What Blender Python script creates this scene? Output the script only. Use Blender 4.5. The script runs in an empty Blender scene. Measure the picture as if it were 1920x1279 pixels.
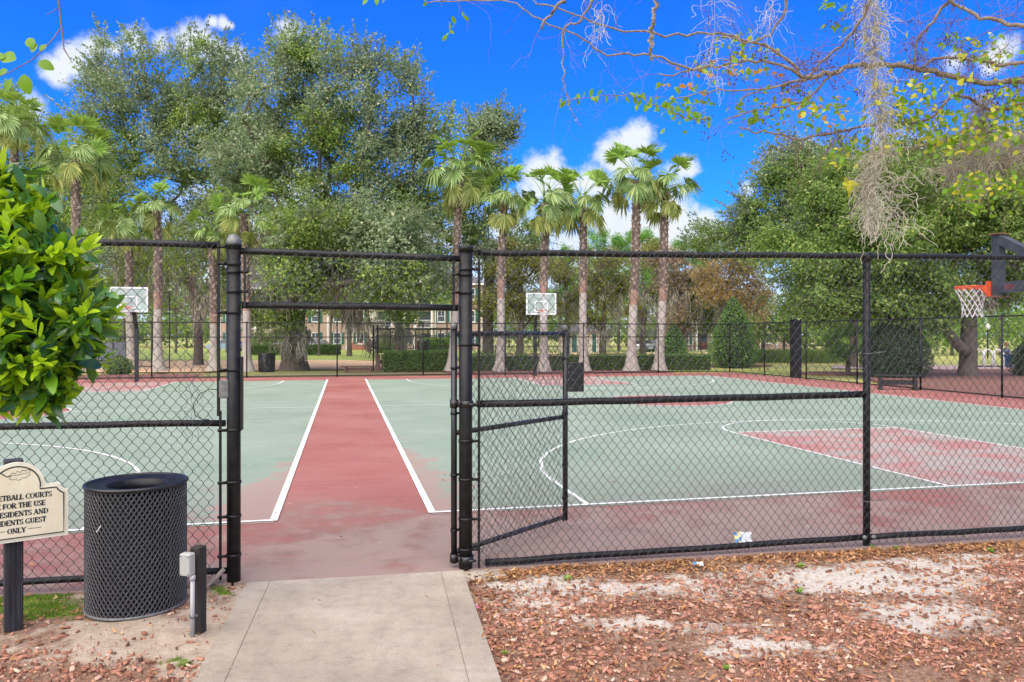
import bpy, math, random
import numpy as np
from mathutils import Vector, Matrix
R = math.radians
SC = bpy.context.scene
COL = SC.collection
random.seed(7)
rng = np.random.default_rng(11)

# ------------------------------------------------------------------ camera, light, exposure
EYE, FPX, HOR = 1.88, 1420.0, 630.0
cd = bpy.data.cameras.new('camera'); cam = bpy.data.objects.new('camera', cd); COL.objects.link(cam)
cam.location = (0, 0, EYE); cam.rotation_euler = (R(90), 0, 0)
cd.sensor_width = 36; cd.lens = 36 * FPX / 1920; cd.shift_y = -9.5 / 1920
cd.clip_start = 0.05; cd.clip_end = 6000
SC.camera = cam
SUN_EL, SUN_AZ = R(52), R(205)          # azimuth clockwise from +Y: high, behind the camera's left shoulder
sd = bpy.data.lights.new('sun', 'SUN'); sun = bpy.data.objects.new('sun', sd); COL.objects.link(sun)
sd.energy = 1.5; sd.angle = R(95); sd.color = (1.0, 0.88, 0.70)
sdir = Vector((math.sin(SUN_AZ) * math.cos(SUN_EL), math.cos(SUN_AZ) * math.cos(SUN_EL), math.sin(SUN_EL)))
sun.rotation_euler = sdir.to_track_quat('Z', 'Y').to_euler()
SC.view_settings.view_transform = 'Standard'; SC.view_settings.look = 'None'
SC.view_settings.gamma = 1.0; SC.view_settings.use_curve_mapping = False
SC.view_settings.exposure = 2.3
SC.render.engine = 'CYCLES'
SC.cycles.max_bounces = 6; SC.cycles.transparent_max_bounces = 12
SC.cycles.use_denoising = True

def ray(px, py):                         # direction of a photograph pixel (1920 wide)
    return Vector(((px - 960) / FPX, 1.0, (HOR - py) / FPX))
def P(px, py, d):                        # the point a distance d ahead seen at that pixel
    r = ray(px, py); return np.array((r.x * d, d, EYE + r.z * d))
def G(px, py, z=0.0):                    # the ground point seen at that pixel
    d = (EYE - z) * FPX / (py - HOR); return np.array(((px - 960) / FPX * d, d, z))

# ---- sky: Nishita, deepened, with fair-weather clouds
W = bpy.data.worlds.new('World'); SC.world = W; W.use_nodes = True
nt = W.node_tree; nt.nodes.clear()
def nd(t, **kw):
    n = nt.nodes.new(t)
    for k, v in kw.items(): setattr(n, k, v)
    return n
L = lambda a, b: nt.links.new(a, b)
wout = nd('ShaderNodeOutputWorld'); bg = nd('ShaderNodeBackground'); L(bg.outputs[0], wout.inputs[0])
bg.inputs[1].default_value = 0.055
sky = nd('ShaderNodeTexSky', sky_type='NISHITA', sun_disc=False, sun_elevation=SUN_EL, sun_rotation=SUN_AZ,
         air_density=1.0, dust_density=0.4, ozone_density=3.0)
hs = nd('ShaderNodeHueSaturation'); hs.inputs['Saturation'].default_value = 1.25
L(sky.outputs[0], hs.inputs['Color'])
tint = nd('ShaderNodeMix', data_type='RGBA', blend_type='MULTIPLY'); tint.inputs[0].default_value = 1
L(hs.outputs[0], tint.inputs[6]); tint.inputs[7].default_value = (0.09, 0.42, 1.02, 1)
tc = nd('ShaderNodeTexCoord')
nrm = nd('ShaderNodeVectorMath', operation='NORMALIZE'); L(tc.outputs['Generated'], nrm.inputs[0])
DIR = nrm.outputs[0]
sep = nd('ShaderNodeSeparateXYZ'); L(DIR, sep.inputs[0])
blobs = [(1165, 296, 60), (1190, 268, 44), (1010, 324, 50), (1062, 342, 30), (1120, 342, 40), (1290, 314, 24), (1245, 424, 100), (1325, 428, 52),
         (1165, 425, 85), (180, 92, 38), (140, 112, 34), (100, 135, 30), (255, 82, 34), (215, 92, 26), (300, 84, 24), (365, 82, 42), (400, 94, 30), (440, 102, 26), (400, 40, 13), (418, 44, 15), (432, 48, 11), (60, 200, 34),
         (1790, 112, 26), (1870, 105, 34), (1700, 300, 66), (1530, 350, 70), (420, 255, 55), (720, 445, 110), (480, 470, 190),
         (910, 455, 110), (1400, 350, 26), (540, 60, 30), (1180, 540, 130), (850, 560, 120), (1050, 500, 100)]
dirs = [(ray(x, y).normalized(), r / FPX) for x, y, r in blobs]
brng = random.Random(5)
for i in range(30):                      # larger cloud added out of view, round and overhead, for whiter ambient light
    az = R(brng.uniform(48, 312)); el = R(brng.uniform(5, 80))
    c = Vector((math.sin(az) * math.cos(el), math.cos(az) * math.cos(el), math.sin(el)))
    for k in range(2):
        o = Vector((brng.uniform(-.16, .16), brng.uniform(-.16, .16), brng.uniform(-.05, .05)))
        dirs.append(((c + o).normalized(), brng.uniform(.14, .30)))
wob = nd('ShaderNodeTexNoise'); wob.inputs['Scale'].default_value = 13; wob.inputs['Detail'].default_value = 9; wob.inputs['Roughness'].default_value = .66
L(DIR, wob.inputs['Vector'])
acc = None
for c, r in dirs:
    dn = nd('ShaderNodeVectorMath', operation='DISTANCE'); L(DIR, dn.inputs[0]); dn.inputs[1].default_value = c
    ma = nd('ShaderNodeMath', operation='MULTIPLY_ADD'); L(dn.outputs['Value'], ma.inputs[0]); ma.inputs[1].default_value = -1 / r; ma.inputs[2].default_value = 1
    if acc is None: acc = ma.outputs[0]
    else:
        mx = nd('ShaderNodeMath', operation='SMOOTH_MAX'); L(acc, mx.inputs[0]); L(ma.outputs[0], mx.inputs[1]); mx.inputs[2].default_value = .15; acc = mx.outputs[0]
wm = nd('ShaderNodeMath', operation='MULTIPLY_ADD'); L(wob.outputs[0], wm.inputs[0]); wm.inputs[1].default_value = 3.0; wm.inputs[2].default_value = -1.55
ad = nd('ShaderNodeMath', operation='ADD'); L(acc, ad.inputs[0]); L(wm.outputs[0], ad.inputs[1])
cden = nd('ShaderNodeMapRange', interpolation_type='SMOOTHSTEP'); L(ad.outputs[0], cden.inputs[0])
cden.inputs[1].default_value = -.05; cden.inputs[2].default_value = .75
# thin high veils and the pale band low over the horizon
vn = nd('ShaderNodeTexNoise'); vn.inputs['Scale'].default_value = 2.6; vn.inputs['Detail'].default_value = 3; L(DIR, vn.inputs['Vector'])
veil = nd('ShaderNodeMapRange'); L(vn.outputs[0], veil.inputs[0]); veil.inputs[1].default_value = .52; veil.inputs[2].default_value = .8; veil.inputs[4].default_value = .10
hz = nd('ShaderNodeMapRange', interpolation_type='SMOOTHSTEP'); L(sep.outputs[2], hz.inputs[0])
hz.inputs[1].default_value = .035; hz.inputs[2].default_value = .17; hz.inputs[3].default_value = .8; hz.inputs[4].default_value = 0
m1 = nd('ShaderNodeMath', operation='MAXIMUM'); L(hz.outputs[0], m1.inputs[0]); L(veil.outputs[0], m1.inputs[1])
CW = 3.6
cshade = nd('ShaderNodeMix', data_type='RGBA'); L(wob.outputs[0], cshade.inputs[0])
cshade.inputs[6].default_value = (CW * .72, CW * .84, CW * 1.0, 1); cshade.inputs[7].default_value = (CW * 1.02, CW * 1.04, CW * 1.06, 1)
x1 = nd('ShaderNodeMix', data_type='RGBA'); L(m1.outputs[0], x1.inputs[0]); L(tint.outputs[2], x1.inputs[6]); x1.inputs[7].default_value = (CW * .86, CW * .95, CW * 1.06, 1)
x2 = nd('ShaderNodeMix', data_type='RGBA'); L(cden.outputs[0], x2.inputs[0]); L(x1.outputs[2], x2.inputs[6]); L(cshade.outputs[2], x2.inputs[7])
L(x2.outputs[2], bg.inputs[0])

# ------------------------------------------------------------------ materials
def material(name):
    m = bpy.data.materials.new(name); m.use_nodes = True
    return m, m.node_tree, m.node_tree.nodes['Principled BSDF']
def nz(t, vec, scale, detail=4, rough=.55, out=0):
    n = t.nodes.new('ShaderNodeTexNoise'); n.inputs['Scale'].default_value = scale; n.inputs['Detail'].default_value = detail; n.inputs['Roughness'].default_value = rough
    if vec is not None: t.links.new(vec, n.inputs['Vector'])
    return n.outputs[out]
def rmp(t, fac, stops, interp='LINEAR'):
    n = t.nodes.new('ShaderNodeValToRGB'); n.color_ramp.interpolation = interp; e = n.color_ramp.elements
    while len(e) < len(stops): e.new(.5)
    for q, (p, c) in zip(e, stops):
        q.position = p; q.color = (*c, 1) if len(c) == 3 else c
    t.links.new(fac, n.inputs[0]); return n.outputs[0]
def mr(t, v, a, b, c=0., d=1., smooth=True):
    n = t.nodes.new('ShaderNodeMapRange'); n.interpolation_type = 'SMOOTHSTEP' if smooth else 'LINEAR'
    t.links.new(v, n.inputs[0])
    for i, x in enumerate((a, b, c, d)): n.inputs[1 + i].default_value = x
    return n.outputs[0]
def mth(t, op, a, b=None):
    n = t.nodes.new('ShaderNodeMath'); n.operation = op
    for i, v in enumerate((a, b)):
        if v is None: continue
        if isinstance(v, (int, float)): n.inputs[i].default_value = v
        else: t.links.new(v, n.inputs[i])
    return n.outputs[0]
def mixc(t, f, a, b, blend='MIX'):
    n = t.nodes.new('ShaderNodeMix'); n.data_type = 'RGBA'; n.blend_type = blend
    for i, v in ((0, f), (6, a), (7, b)):
        if isinstance(v, (int, float)): n.inputs[i].default_value = v
        elif isinstance(v, tuple): n.inputs[i].default_value = (*v, 1)
        else: t.links.new(v, n.inputs[i])
    return n.outputs[2]
def coords(t, kind='Object'):
    return t.nodes.new('ShaderNodeTexCoord').outputs[kind]
def wpos(t): return t.nodes.new('ShaderNodeNewGeometry').outputs['Position']
def bump(t, bs, h, strength=.3, dist=.01):
    n = t.nodes.new('ShaderNodeBump'); n.inputs['Strength'].default_value = strength; n.inputs['Distance'].default_value = dist
    t.links.new(h, n.inputs['Height']); t.links.new(n.outputs[0], bs.inputs['Normal'])
def stretch(t, vec, s):
    n = t.nodes.new('ShaderNodeMapping'); n.inputs['Scale'].default_value = s; t.links.new(vec, n.inputs[0]); return n.outputs[0]
def pm(name, c1, c2=None, scale=8, rough=.6, bmp=0., metal=0., bscale=None, st=(1, 1, 1), lo=.35, hi=.68, spec=.5):
    """painted, wooden, stone or metal surface: two tones in noise, with fine relief"""
    m, t, b = material(name); b.inputs['Roughness'].default_value = rough; b.inputs['Metallic'].default_value = metal
    b.inputs['Specular IOR Level'].default_value = spec
    v = stretch(t, coords(t), st)
    if c2 is None: c2 = tuple(x * .8 for x in c1)
    n = nz(t, v, scale, 6, .6)
    t.links.new(rmp(t, n, [(lo, c1), (hi, c2)]), b.inputs['Base Color'])
    if bmp: bump(t, b, nz(t, v, bscale or scale * 4, 4), bmp, .01)
    return m
def leafm(name, stops, transl=.46, rough=.5, vary=.25, vscale=.35, spec=.35, tr=(.35, .5, .08)):
    """leaves: a colour per leaf, and broader patches of paler or deeper foliage"""
    m, t, b = material(name)
    g = t.nodes.new('ShaderNodeNewGeometry')
    c = rmp(t, g.outputs['Random Per Island'], stops)
    n = mr(t, nz(t, g.outputs['Position'], vscale, 3), .3, .7, 1 - vary, 1 + vary)
    vm = t.nodes.new('ShaderNodeVectorMath'); vm.operation = 'SCALE'; t.links.new(c, vm.inputs[0]); t.links.new(n, vm.inputs['Scale'])
    t.links.new(vm.outputs[0], b.inputs['Base Color']); b.inputs['Roughness'].default_value = rough; b.inputs['Specular IOR Level'].default_value = spec
    tl = t.nodes.new('ShaderNodeBsdfTranslucent'); mc = mixc(t, .5, vm.outputs[0], tr, 'MIX')
    t.links.new(mixc(t, 1.0, mc, (1.0, 1.0, 1.0), 'MULTIPLY'), tl.inputs[0])
    ms = t.nodes.new('ShaderNodeMixShader'); ms.inputs[0].default_value = transl
    t.links.new(b.outputs[0], ms.inputs[1]); t.links.new(tl.outputs[0], ms.inputs[2])
    t.links.new(ms.outputs[0], t.nodes['Material Output'].inputs[0]); return m

M = {}
M['black'] = pm('black_vinyl', (.005, .005, .006), (.016, .015, .015), 14, .42, .3, spec=.28)
M['wire'] = pm('black_wire', (.022, .022, .022), (.045, .044, .042), 3, .34, spec=.8)
M['farwire'] = pm('black_wire_far', (.02, .021, .022), (.03, .031, .032), 3, .5)
M['galv'] = pm('worn_zinc', (.20, .20, .20), (.09, .09, .09), 30, .55, .1, .4)
M['blacksteel'] = pm('black_steel', (.007, .007, .008), (.018, .018, .019), 9, .34, .1)
M['binsteel'] = pm('coated_mesh', (.05, .05, .052), (.10, .10, .104), 60, .25, .1)
M['oldblack'] = pm('weathered_black_wood', (.010, .010, .012), (.038, .038, .045), 4, .65, .5, st=(6, 6, .6))
M['creosote'] = pm('dark_timber', (.014, .012, .011), (.04, .035, .03), 5, .8, .6, st=(5, 5, .5))
M['greybox'] = pm('grey_plastic', (.40, .40, .37), (.33, .33, .30), 6, .5)
M['conduit'] = pm('grey_pipe', (.42, .42, .42), (.27, .27, .26), 12, .5, st=(1, 1, .3))
M['cream'] = pm('cream_sign', (.72, .65, .48), (.60, .52, .36), 4, .45, lo=.4, hi=.8)
M['signedge'] = pm('cream_edge', (.74, .70, .58), (.6, .56, .44), 9, .5)
M['ink'] = pm('dark_green_ink', (.012, .02, .025), (.014, .024, .026), 5, .5)
M['white'] = pm('white_paint', (.78, .78, .76), (.62, .62, .60), 6, .5)
M['orange'] = pm('orange_steel', (.75, .10, .025), (.62, .08, .02), 9, .45)
M['cord'] = pm('white_cord', (.70, .66, .66), (.55, .50, .52), 20, .9)
M['slate'] = pm('grey_painted_steel', (.022, .026, .034), (.05, .056, .068), 7, .5, .1)
M['rust'] = pm('rust', (.20, .09, .05), (.11, .05, .03), 25, .9)
M['redink'] = pm('red_ink', (.40, .02, .03), (.3, .02, .03), 5, .6)
M['brown'] = pm('brown_plank', (.16, .08, .055), (.10, .05, .04), 6, .7, .3, st=(1, 6, 6))
M['shelter'] = pm('dark_shelter_roof', (.022, .02, .022), (.04, .036, .036), 5, .7)
M['stucco'] = pm('cream_stucco', (.66, .55, .43), (.58, .48, .37), .8, .85)
M['shutter'] = pm('green_shutter', (.012, .10, .075), (.015, .12, .09), 2, .6)
M['roof'] = pm('grey_shingle', (.13, .12, .13), (.08, .075, .08), 5, .9)
M['trimw'] = pm('white_trim', (.72, .70, .66), (.65, .63, .6), 2, .6)
M['pane'] = pm('dark_glass', (.05, .06, .075), (.10, .12, .14), .6, .12)
M['carw'] = pm('white_car_paint', (.62, .65, .68), (.58, .6, .63), 2, .2)
M['carb'] = pm('pale_blue_car_paint', (.30, .42, .56), (.27, .38, .5), 2, .2)
M['cars'] = pm('silver_car_paint', (.22, .23, .25), (.19, .2, .22), 2, .22)
M['cargl'] = pm('car_glass', (.03, .035, .045), (.04, .05, .06), 2, .1)
M['tyre'] = pm('tyre', (.008, .008, .008), (.014, .014, .014), 9, .8)
M['redlamp'] = pm('red_lamp', (.55, .03, .02), (.4, .02, .02), 5, .3)
M['skin'] = pm('skin', (.55, .34, .25), (.5, .3, .22), 6, .6)
M['jacket'] = pm('grey_blue_jacket', (.14, .17, .23), (.10, .12, .17), 9, .85)
M['jeans'] = pm('blue_jeans', (.03, .10, .30), (.02, .07, .22), 9, .85)
M['hair'] = pm('fair_hair', (.36, .20, .10), (.24, .13, .06), 30, .7)
M['screen'] = pm('grey_windscreen', (.13, .15, .18), (.10, .115, .14), 3, .8)
M['pink'] = pm('pink_straw', (.8, .08, .35), (.7, .06, .3), 5, .5)
M['moss'] = pm('grey_spanish_moss', (.42, .39, .31), (.28, .255, .195), 1.5, .95)
M['mossnear'] = pm('pale_spanish_moss', (.56, .51, .43), (.38, .345, .285), 5, .95)
M['lightblock'] = pm('hedge_light_block', (.02, .03, .012), (.03, .025, .012), 5, .9)  # dark solid cores added inside bushes and hedges to block light
def bark(name, a, b, c, sc=3.0):
    m, t, bs = material(name); v = stretch(t, coords(t), (sc, sc, sc * .28))
    n = nz(t, v, 4, 8, .7); t.links.new(rmp(t, n, [(.3, a), (.5, b), (.72, c)]), bs.inputs['Base Color'])
    bs.inputs['Roughness'].default_value = .92; bump(t, bs, n, .9, .05); return m
M['bark'] = bark('oak_bark', (.05, .038, .028), (.125, .10, .078), (.21, .175, .14))
M['barkdark'] = bark('dark_bark', (.05, .04, .032), (.115, .09, .07), (.20, .165, .13))
M['barkpale'] = bark('pale_bark', (.17, .14, .115), (.28, .24, .205), (.40, .35, .31))
M['myrtle'] = bark('peeling_bark', (.20, .12, .09), (.33, .25, .205), (.46, .42, .37), 8)
M['lichen'] = pm('lichen_grey', (.42, .42, .36), (.28, .25, .20), 40, .95, .6)
M['twig'] = bark('twig_bark', (.16, .085, .07), (.29, .18, .155), (.42, .33, .30), 9)
M['palmup'] = bark('palm_boots', (.07, .048, .036), (.14, .10, .075), (.24, .18, .14), 2.2)
M['palmboot'] = bark('palm_boot_ends', (.20, .14, .10), (.36, .29, .23), (.52, .45, .38), 2.6)
M['palmlow'] = bark('palm_bark_smooth', (.26, .22, .19), (.40, .35, .30), (.50, .44, .39), 1.6)
M['palmred'] = bark('palm_bark_red', (.17, .085, .055), (.30, .18, .13), (.42, .31, .25), 3)
M['dead'] = pm('dead_frond', (.34, .23, .14), (.22, .14, .09), 3, .9)
M['oakleaf'] = leafm('oak_leaves', [(0, (0.096, 0.159, 0.036)), (.45, (0.185, 0.292, 0.055)), (.8, (0.303, 0.413, 0.090)), (1, (0.506, 0.530, 0.170))], vscale=.3)
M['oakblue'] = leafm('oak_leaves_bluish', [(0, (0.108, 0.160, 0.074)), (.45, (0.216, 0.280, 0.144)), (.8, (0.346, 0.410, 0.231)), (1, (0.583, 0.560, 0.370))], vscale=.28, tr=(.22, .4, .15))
M['oakdark'] = leafm('oak_leaves_deep', [(0, (.065, .120, .032)), (.5, (.14, .235, .052)), (.85, (.25, .36, .085)), (1, (.45, .49, .16))], vscale=.4)
M['olive'] = leafm('olive_leaves', [(0, (.10, .12, .03)), (.5, (.19, .21, .055)), (.85, (.29, .28, .085)), (1, (.38, .33, .13))], tr=(.42, .42, .08))
M['beige'] = leafm('faded_leaves', [(0, (0.208, 0.156, 0.091)), (.5, (0.351, 0.273, 0.182)), (1, (0.494, 0.403, 0.286))], tr=(.45, .36, .2))
M['gold'] = leafm('golden_needles', [(0, (.36, .25, .10)), (.5, (.56, .40, .18)), (1, (.70, .54, .28))], tr=(.62, .50, .22))
M['pine'] = leafm('pine_needles', [(0, (0.061, 0.155, 0.027)), (.5, (0.135, 0.297, 0.047)), (1, (0.257, 0.459, 0.088))], tr=(.3, .6, .08))
M['lime'] = leafm('light_leaves', [(0, (0.111, 0.208, 0.033)), (.5, (0.221, 0.364, 0.058)), (1, (0.390, 0.520, 0.117))], tr=(.45, .65, .1))
M['hedge'] = leafm('hedge_leaves', [(0, (0.055, 0.130, 0.031)), (.6, (0.137, 0.270, 0.056)), (1, (0.320, 0.445, 0.112))], vscale=1.2)
M['holly'] = leafm('holly_leaves', [(0, (0.054, 0.145, 0.030)), (.6, (0.136, 0.299, 0.057)), (1, (0.329, 0.560, 0.136))], vscale=.9, rough=.4)
M['hollydark'] = leafm('dark_holly_leaves', [(0, (0.014, 0.036, 0.017)), (.6, (0.030, 0.066, 0.029)), (1, (0.072, 0.120, 0.054))], vscale=.9, rough=.4, transl=.15)
M['frond_hi'] = leafm('young_frond', [(0, (0.141, 0.265, 0.039)), (1, (0.317, 0.483, 0.079))], transl=.28, rough=.42, vscale=.5, vary=.2, tr=(.42, .62, .1))
M['frond'] = leafm('frond_green', [(0, (0.115, 0.213, 0.043)), (.6, (0.231, 0.347, 0.092)), (1, (0.438, 0.515, 0.207))], transl=.28, rough=.40, vscale=.6, vary=.2, spec=.6, tr=(.38, .52, .14))
M['frond_low'] = leafm('frond_yellowing', [(0, (0.215, 0.281, 0.066)), (.6, (0.396, 0.462, 0.123)), (1, (0.611, 0.594, 0.215))], transl=.28, rough=.45, vscale=.6, vary=.2, tr=(.5, .52, .12))
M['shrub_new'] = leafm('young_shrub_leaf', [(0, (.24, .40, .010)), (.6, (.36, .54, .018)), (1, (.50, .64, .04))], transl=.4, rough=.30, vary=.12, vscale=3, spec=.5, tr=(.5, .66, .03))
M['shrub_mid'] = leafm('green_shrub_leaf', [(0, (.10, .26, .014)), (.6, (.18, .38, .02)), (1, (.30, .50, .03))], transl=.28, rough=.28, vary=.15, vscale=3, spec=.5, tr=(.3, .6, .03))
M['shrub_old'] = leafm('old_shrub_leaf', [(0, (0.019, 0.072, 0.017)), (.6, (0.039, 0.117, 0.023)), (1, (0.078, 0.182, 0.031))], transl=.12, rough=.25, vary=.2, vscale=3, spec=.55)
M['my_green'] = leafm('myrtle_leaf_green', [(0, (.10, .22, .015)), (.7, (.20, .36, .022)), (1, (.36, .50, .04))], transl=.45, rough=.4, vary=.15, vscale=2, tr=(.4, .62, .04))
M['my_yellow'] = leafm('myrtle_leaf_yellow', [(0, (.42, .46, .03)), (.7, (.62, .60, .06)), (1, (.70, .56, .06))], transl=.45, rough=.4, vary=.15, vscale=2, tr=(.7, .62, .06))
M['my_orange'] = leafm('myrtle_leaf_orange', [(0, (.55, .20, .02)), (1, (.70, .34, .05))], transl=.45, rough=.4, vary=.15, vscale=2, tr=(.8, .35, .05))
M['berry'] = pm('dark_seed', (.035, .02, .03), (.06, .035, .04), 9, .7)
M['chip'] = leafm('bark_chips', [(0, (0.103, 0.046, 0.031)), (.3, (0.229, 0.102, 0.067)), (.65, (0.356, 0.166, 0.109)), (.9, (0.470, 0.255, 0.184)), (1, (0.555, 0.418, 0.323))], transl=0, rough=.85, vary=.15, vscale=1.5, spec=.2)
M['litter'] = leafm('fallen_leaves', [(0, (0.170, 0.075, 0.030)), (.4, (0.320, 0.150, 0.060)), (.75, (0.460, 0.240, 0.100)), (1, (0.550, 0.360, 0.180))], transl=.12, rough=.75, vary=.15, vscale=1.5, spec=.3, tr=(.4, .2, .08))
M['weed'] = leafm('weed_leaves', [(0, (.10, .22, .02)), (1, (.24, .38, .05))], transl=.3, rough=.5, vary=.1, vscale=2)
M['blade'] = leafm('grass_blades', [(0, (.10, .16, .03)), (.6, (.20, .26, .06)), (1, (.34, .34, .12))], transl=.3, rough=.6, vary=.2, vscale=.6)

# ------------------------------------------------------------------ mesh helpers
ORG = {}
def mk(name, V, F, mat=None, parent=None, smooth=False, kind=None, label=None):
    """ONE mesh object from world-space points; under a parent it is stored relative to that thing's base"""
    me = bpy.data.meshes.new(name)
    V = np.asarray(V, dtype=np.float64)
    if parent is not None: V = V - ORG.get(parent.name, np.zeros(3))
    if isinstance(F, np.ndarray):
        n, k = F.shape
        me.vertices.add(len(V)); me.vertices.foreach_set('co', V.astype(np.float32).ravel())
        me.loops.add(n * k); me.loops.foreach_set('vertex_index', F.astype(np.int32).ravel())
        me.polygons.add(n); me.polygons.foreach_set('loop_start', np.arange(n, dtype=np.int32) * k)
        try: me.polygons.foreach_set('loop_total', np.full(n, k, dtype=np.int32))
        except Exception: pass
        me.update(calc_edges=True)
    else:
        me.from_pydata(V.tolist(), [], F); me.update()
    if smooth: me.polygons.foreach_set('use_smooth', np.ones(len(me.polygons), dtype=bool))
    for m in (mat if isinstance(mat, (list, tuple)) else [mat]):
        if m is not None: me.materials.append(m)
    o = bpy.data.objects.new(name, me); COL.objects.link(o)
    if parent is not None:
        o.parent = parent; ORG[o.name] = ORG.get(parent.name, np.zeros(3))
    if kind: o['kind'] = kind
    if label: o['label'] = label
    return o
def thing(name, label, cat, loc=(0, 0, 0), rotz=0, group=None, local=False):
    o = bpy.data.objects.new(name, None); COL.objects.link(o); o.empty_display_size = .2
    o.location = loc; o.rotation_euler = (0, 0, rotz); o['label'] = label; o['category'] = cat
    if group: o['group'] = group
    ORG[o.name] = np.zeros(3) if local else np.array(loc, dtype=float)
    return o
def tag(o, label, cat, group=None):
    o['label'] = label; o['category'] = cat
    if group: o['group'] = group
    return o
def dup(root, loc, rotz, label, group=None, scale=1.0):
    r = root.copy(); COL.objects.link(r); r.location = loc; r.rotation_euler = (0, 0, rotz); r['label'] = label
    r.scale = (scale,) * 3
    if group: r['group'] = group
    for ch in list(root.children):
        c = ch.copy(); COL.objects.link(c); c.parent = r
        for g in list(ch.children):
            e = g.copy(); COL.objects.link(e); e.parent = c
    return r
class MB:
    def __init__(s): s.V = []; s.F = []
    def add(s, V, F):
        b = len(s.V); s.V += [tuple(v) for v in V]; s.F += [[b + i for i in f] for f in F]; return s
    def box(s, c, size, rz=0, T=None):
        x, y, z = (q / 2 for q in size)
        v = [Vector(p) for p in ((-x, -y, -z), (x, -y, -z), (x, y, -z), (-x, y, -z), (-x, -y, z), (x, -y, z), (x, y, z), (-x, y, z))]
        m = Matrix.Translation(c) @ Matrix.Rotation(rz, 4, 'Z')
        if T is not None: m = T @ m
        return s.add([m @ p for p in v], [(0, 3, 2, 1), (4, 5, 6, 7), (0, 1, 5, 4), (1, 2, 6, 5), (2, 3, 7, 6), (3, 0, 4, 7)])
    def bbox(s, c, size, rz=0, bev=.006):
        """box with chamfered edges"""
        x, y, z = (q / 2 for q in size); b = min(bev, x * .9, y * .9, z * .9)
        pts = []
        for sx in (-1, 1):
            for sy in (-1, 1):
                for sz in (-1, 1):
                    pts += [(sx * (x - b), sy * (y - b), sz * z), (sx * (x - b), sy * y, sz * (z - b)), (sx * x, sy * (y - b), sz * (z - b))]
        import bmesh
        bm = bmesh.new(); vs = [bm.verts.new(p) for p in pts]; bmesh.ops.convex_hull(bm, input=vs); bm.verts.index_update()
        m = Matrix.Translation(c) @ Matrix.Rotation(rz, 4, 'Z')
        s.add([m @ v.co for v in bm.verts], [[v.index for v in f.verts] for f in bm.faces]); bm.free(); return s
    def bar(s, a, b, w, h=None, up=(0, 0, 1)):
        """square bar between two points"""
        a, b = Vector(a), Vector(b); d = (b - a).normalized(); h = h or w
        u = d.cross(Vector(up));
        if u.length < 1e-3: u = d.cross(Vector((0, 1, 0)))
        u.normalize(); v = u.cross(d)
        q = [(-w / 2, -h / 2), (w / 2, -h / 2), (w / 2, h / 2), (-w / 2, h / 2)]
        return s.add([p + u * x + v * y for p in (a, b) for x, y in q], [(0, 1, 2, 3), (7, 6, 5, 4), (0, 4, 5, 1), (1, 5, 6, 2), (2, 6, 7, 3), (3, 7, 4, 0)])
    def tube(s, pts, r, n=8, caps=True):
        V, F = tube(pts, r, n, caps); return s.add(V, F)
    def lathe(s, prof, c=(0, 0, 0), n=24, T=None):
        V = []; F = []
        for (r, z) in prof:
            for i in range(n):
                a = 2 * math.pi * i / n; p = Vector((r * math.cos(a), r * math.sin(a), z))
                if T is not None: p = T @ p
                V.append(Vector(c) + p)
        for j in range(len(prof) - 1):
            for i in range(n):
                F.append((j * n + i, j * n + (i + 1) % n, (j + 1) * n + (i + 1) % n, (j + 1) * n + i))
        return s.add(V, F)
    def prism(s, poly, T, depth):
        """outline in local xz, extruded along local y by depth"""
        n = len(poly); V = [T @ Vector((x, 0, z)) for x, z in poly] + [T @ Vector((x, depth, z)) for x, z in poly]
        F = [tuple(range(n)), tuple(range(2 * n - 1, n - 1, -1))] + [(i, i + n, (i + 1) % n + n, (i + 1) % n) for i in range(n)]
        return s.add(V, F)
    def build(s, name, mat, parent=None, smooth=False, **kw): return mk(name, s.V, s.F, mat, parent, smooth, **kw)
def tube(pts, r, n=8, caps=True):
    pts = [Vector(p) for p in pts]; k = len(pts); r = [r] * k if isinstance(r, (int, float)) else list(r)
    V = []; F = []; u = None
    for i in range(k):
        d = (pts[min(i + 1, k - 1)] - pts[max(i - 1, 0)]).normalized()
        if u is None:
            u = d.cross(Vector((0, 0, 1)));
            if u.length < 1e-3: u = Vector((1, 0, 0))
        u = (u - d * u.dot(d)).normalized(); v = d.cross(u)
        for j in range(n):
            a = 2 * math.pi * j / n; V.append(pts[i] + (u * math.cos(a) + v * math.sin(a)) * r[i])
    for i in range(k - 1):
        for j in range(n): F.append((i * n + j, i * n + (j + 1) % n, (i + 1) * n + (j + 1) % n, (i + 1) * n + j))
    if caps: F.append(tuple(range(n - 1, -1, -1))); F.append(tuple(range((k - 1) * n, k * n)))
    return V, F
def cones(A, B, ra, rb, n=3):
    """many straight tapered pieces at once -> (V, F) arrays"""
    A = np.asarray(A, float); B = np.asarray(B, float); N = len(A)
    ra = np.broadcast_to(ra, (N,)); rb = np.broadcast_to(rb, (N,))
    d = B - A; d /= np.maximum(np.linalg.norm(d, axis=1, keepdims=True), 1e-9)
    ref = np.where(np.abs(d[:, 2:3]) < .9, np.array([[0., 0, 1]]), np.array([[0., 1, 0]]))
    u = np.cross(d, ref); u /= np.linalg.norm(u, axis=1, keepdims=True); v = np.cross(d, u)
    V = np.empty((N, 2, n, 3))
    for j in range(n):
        a = 2 * math.pi * j / n; o = u * math.cos(a) + v * math.sin(a)
        V[:, 0, j] = A + o * ra[:, None]; V[:, 1, j] = B + o * rb[:, None]
    base = (np.arange(N) * 2 * n)[:, None]
    F = np.stack([np.stack([base[:, 0] + j, base[:, 0] + (j + 1) % n, base[:, 0] + n + (j + 1) % n, base[:, 0] + n + j], 1) for j in range(n)], 1).reshape(-1, 4)
    return V.reshape(-1, 3), F
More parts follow.
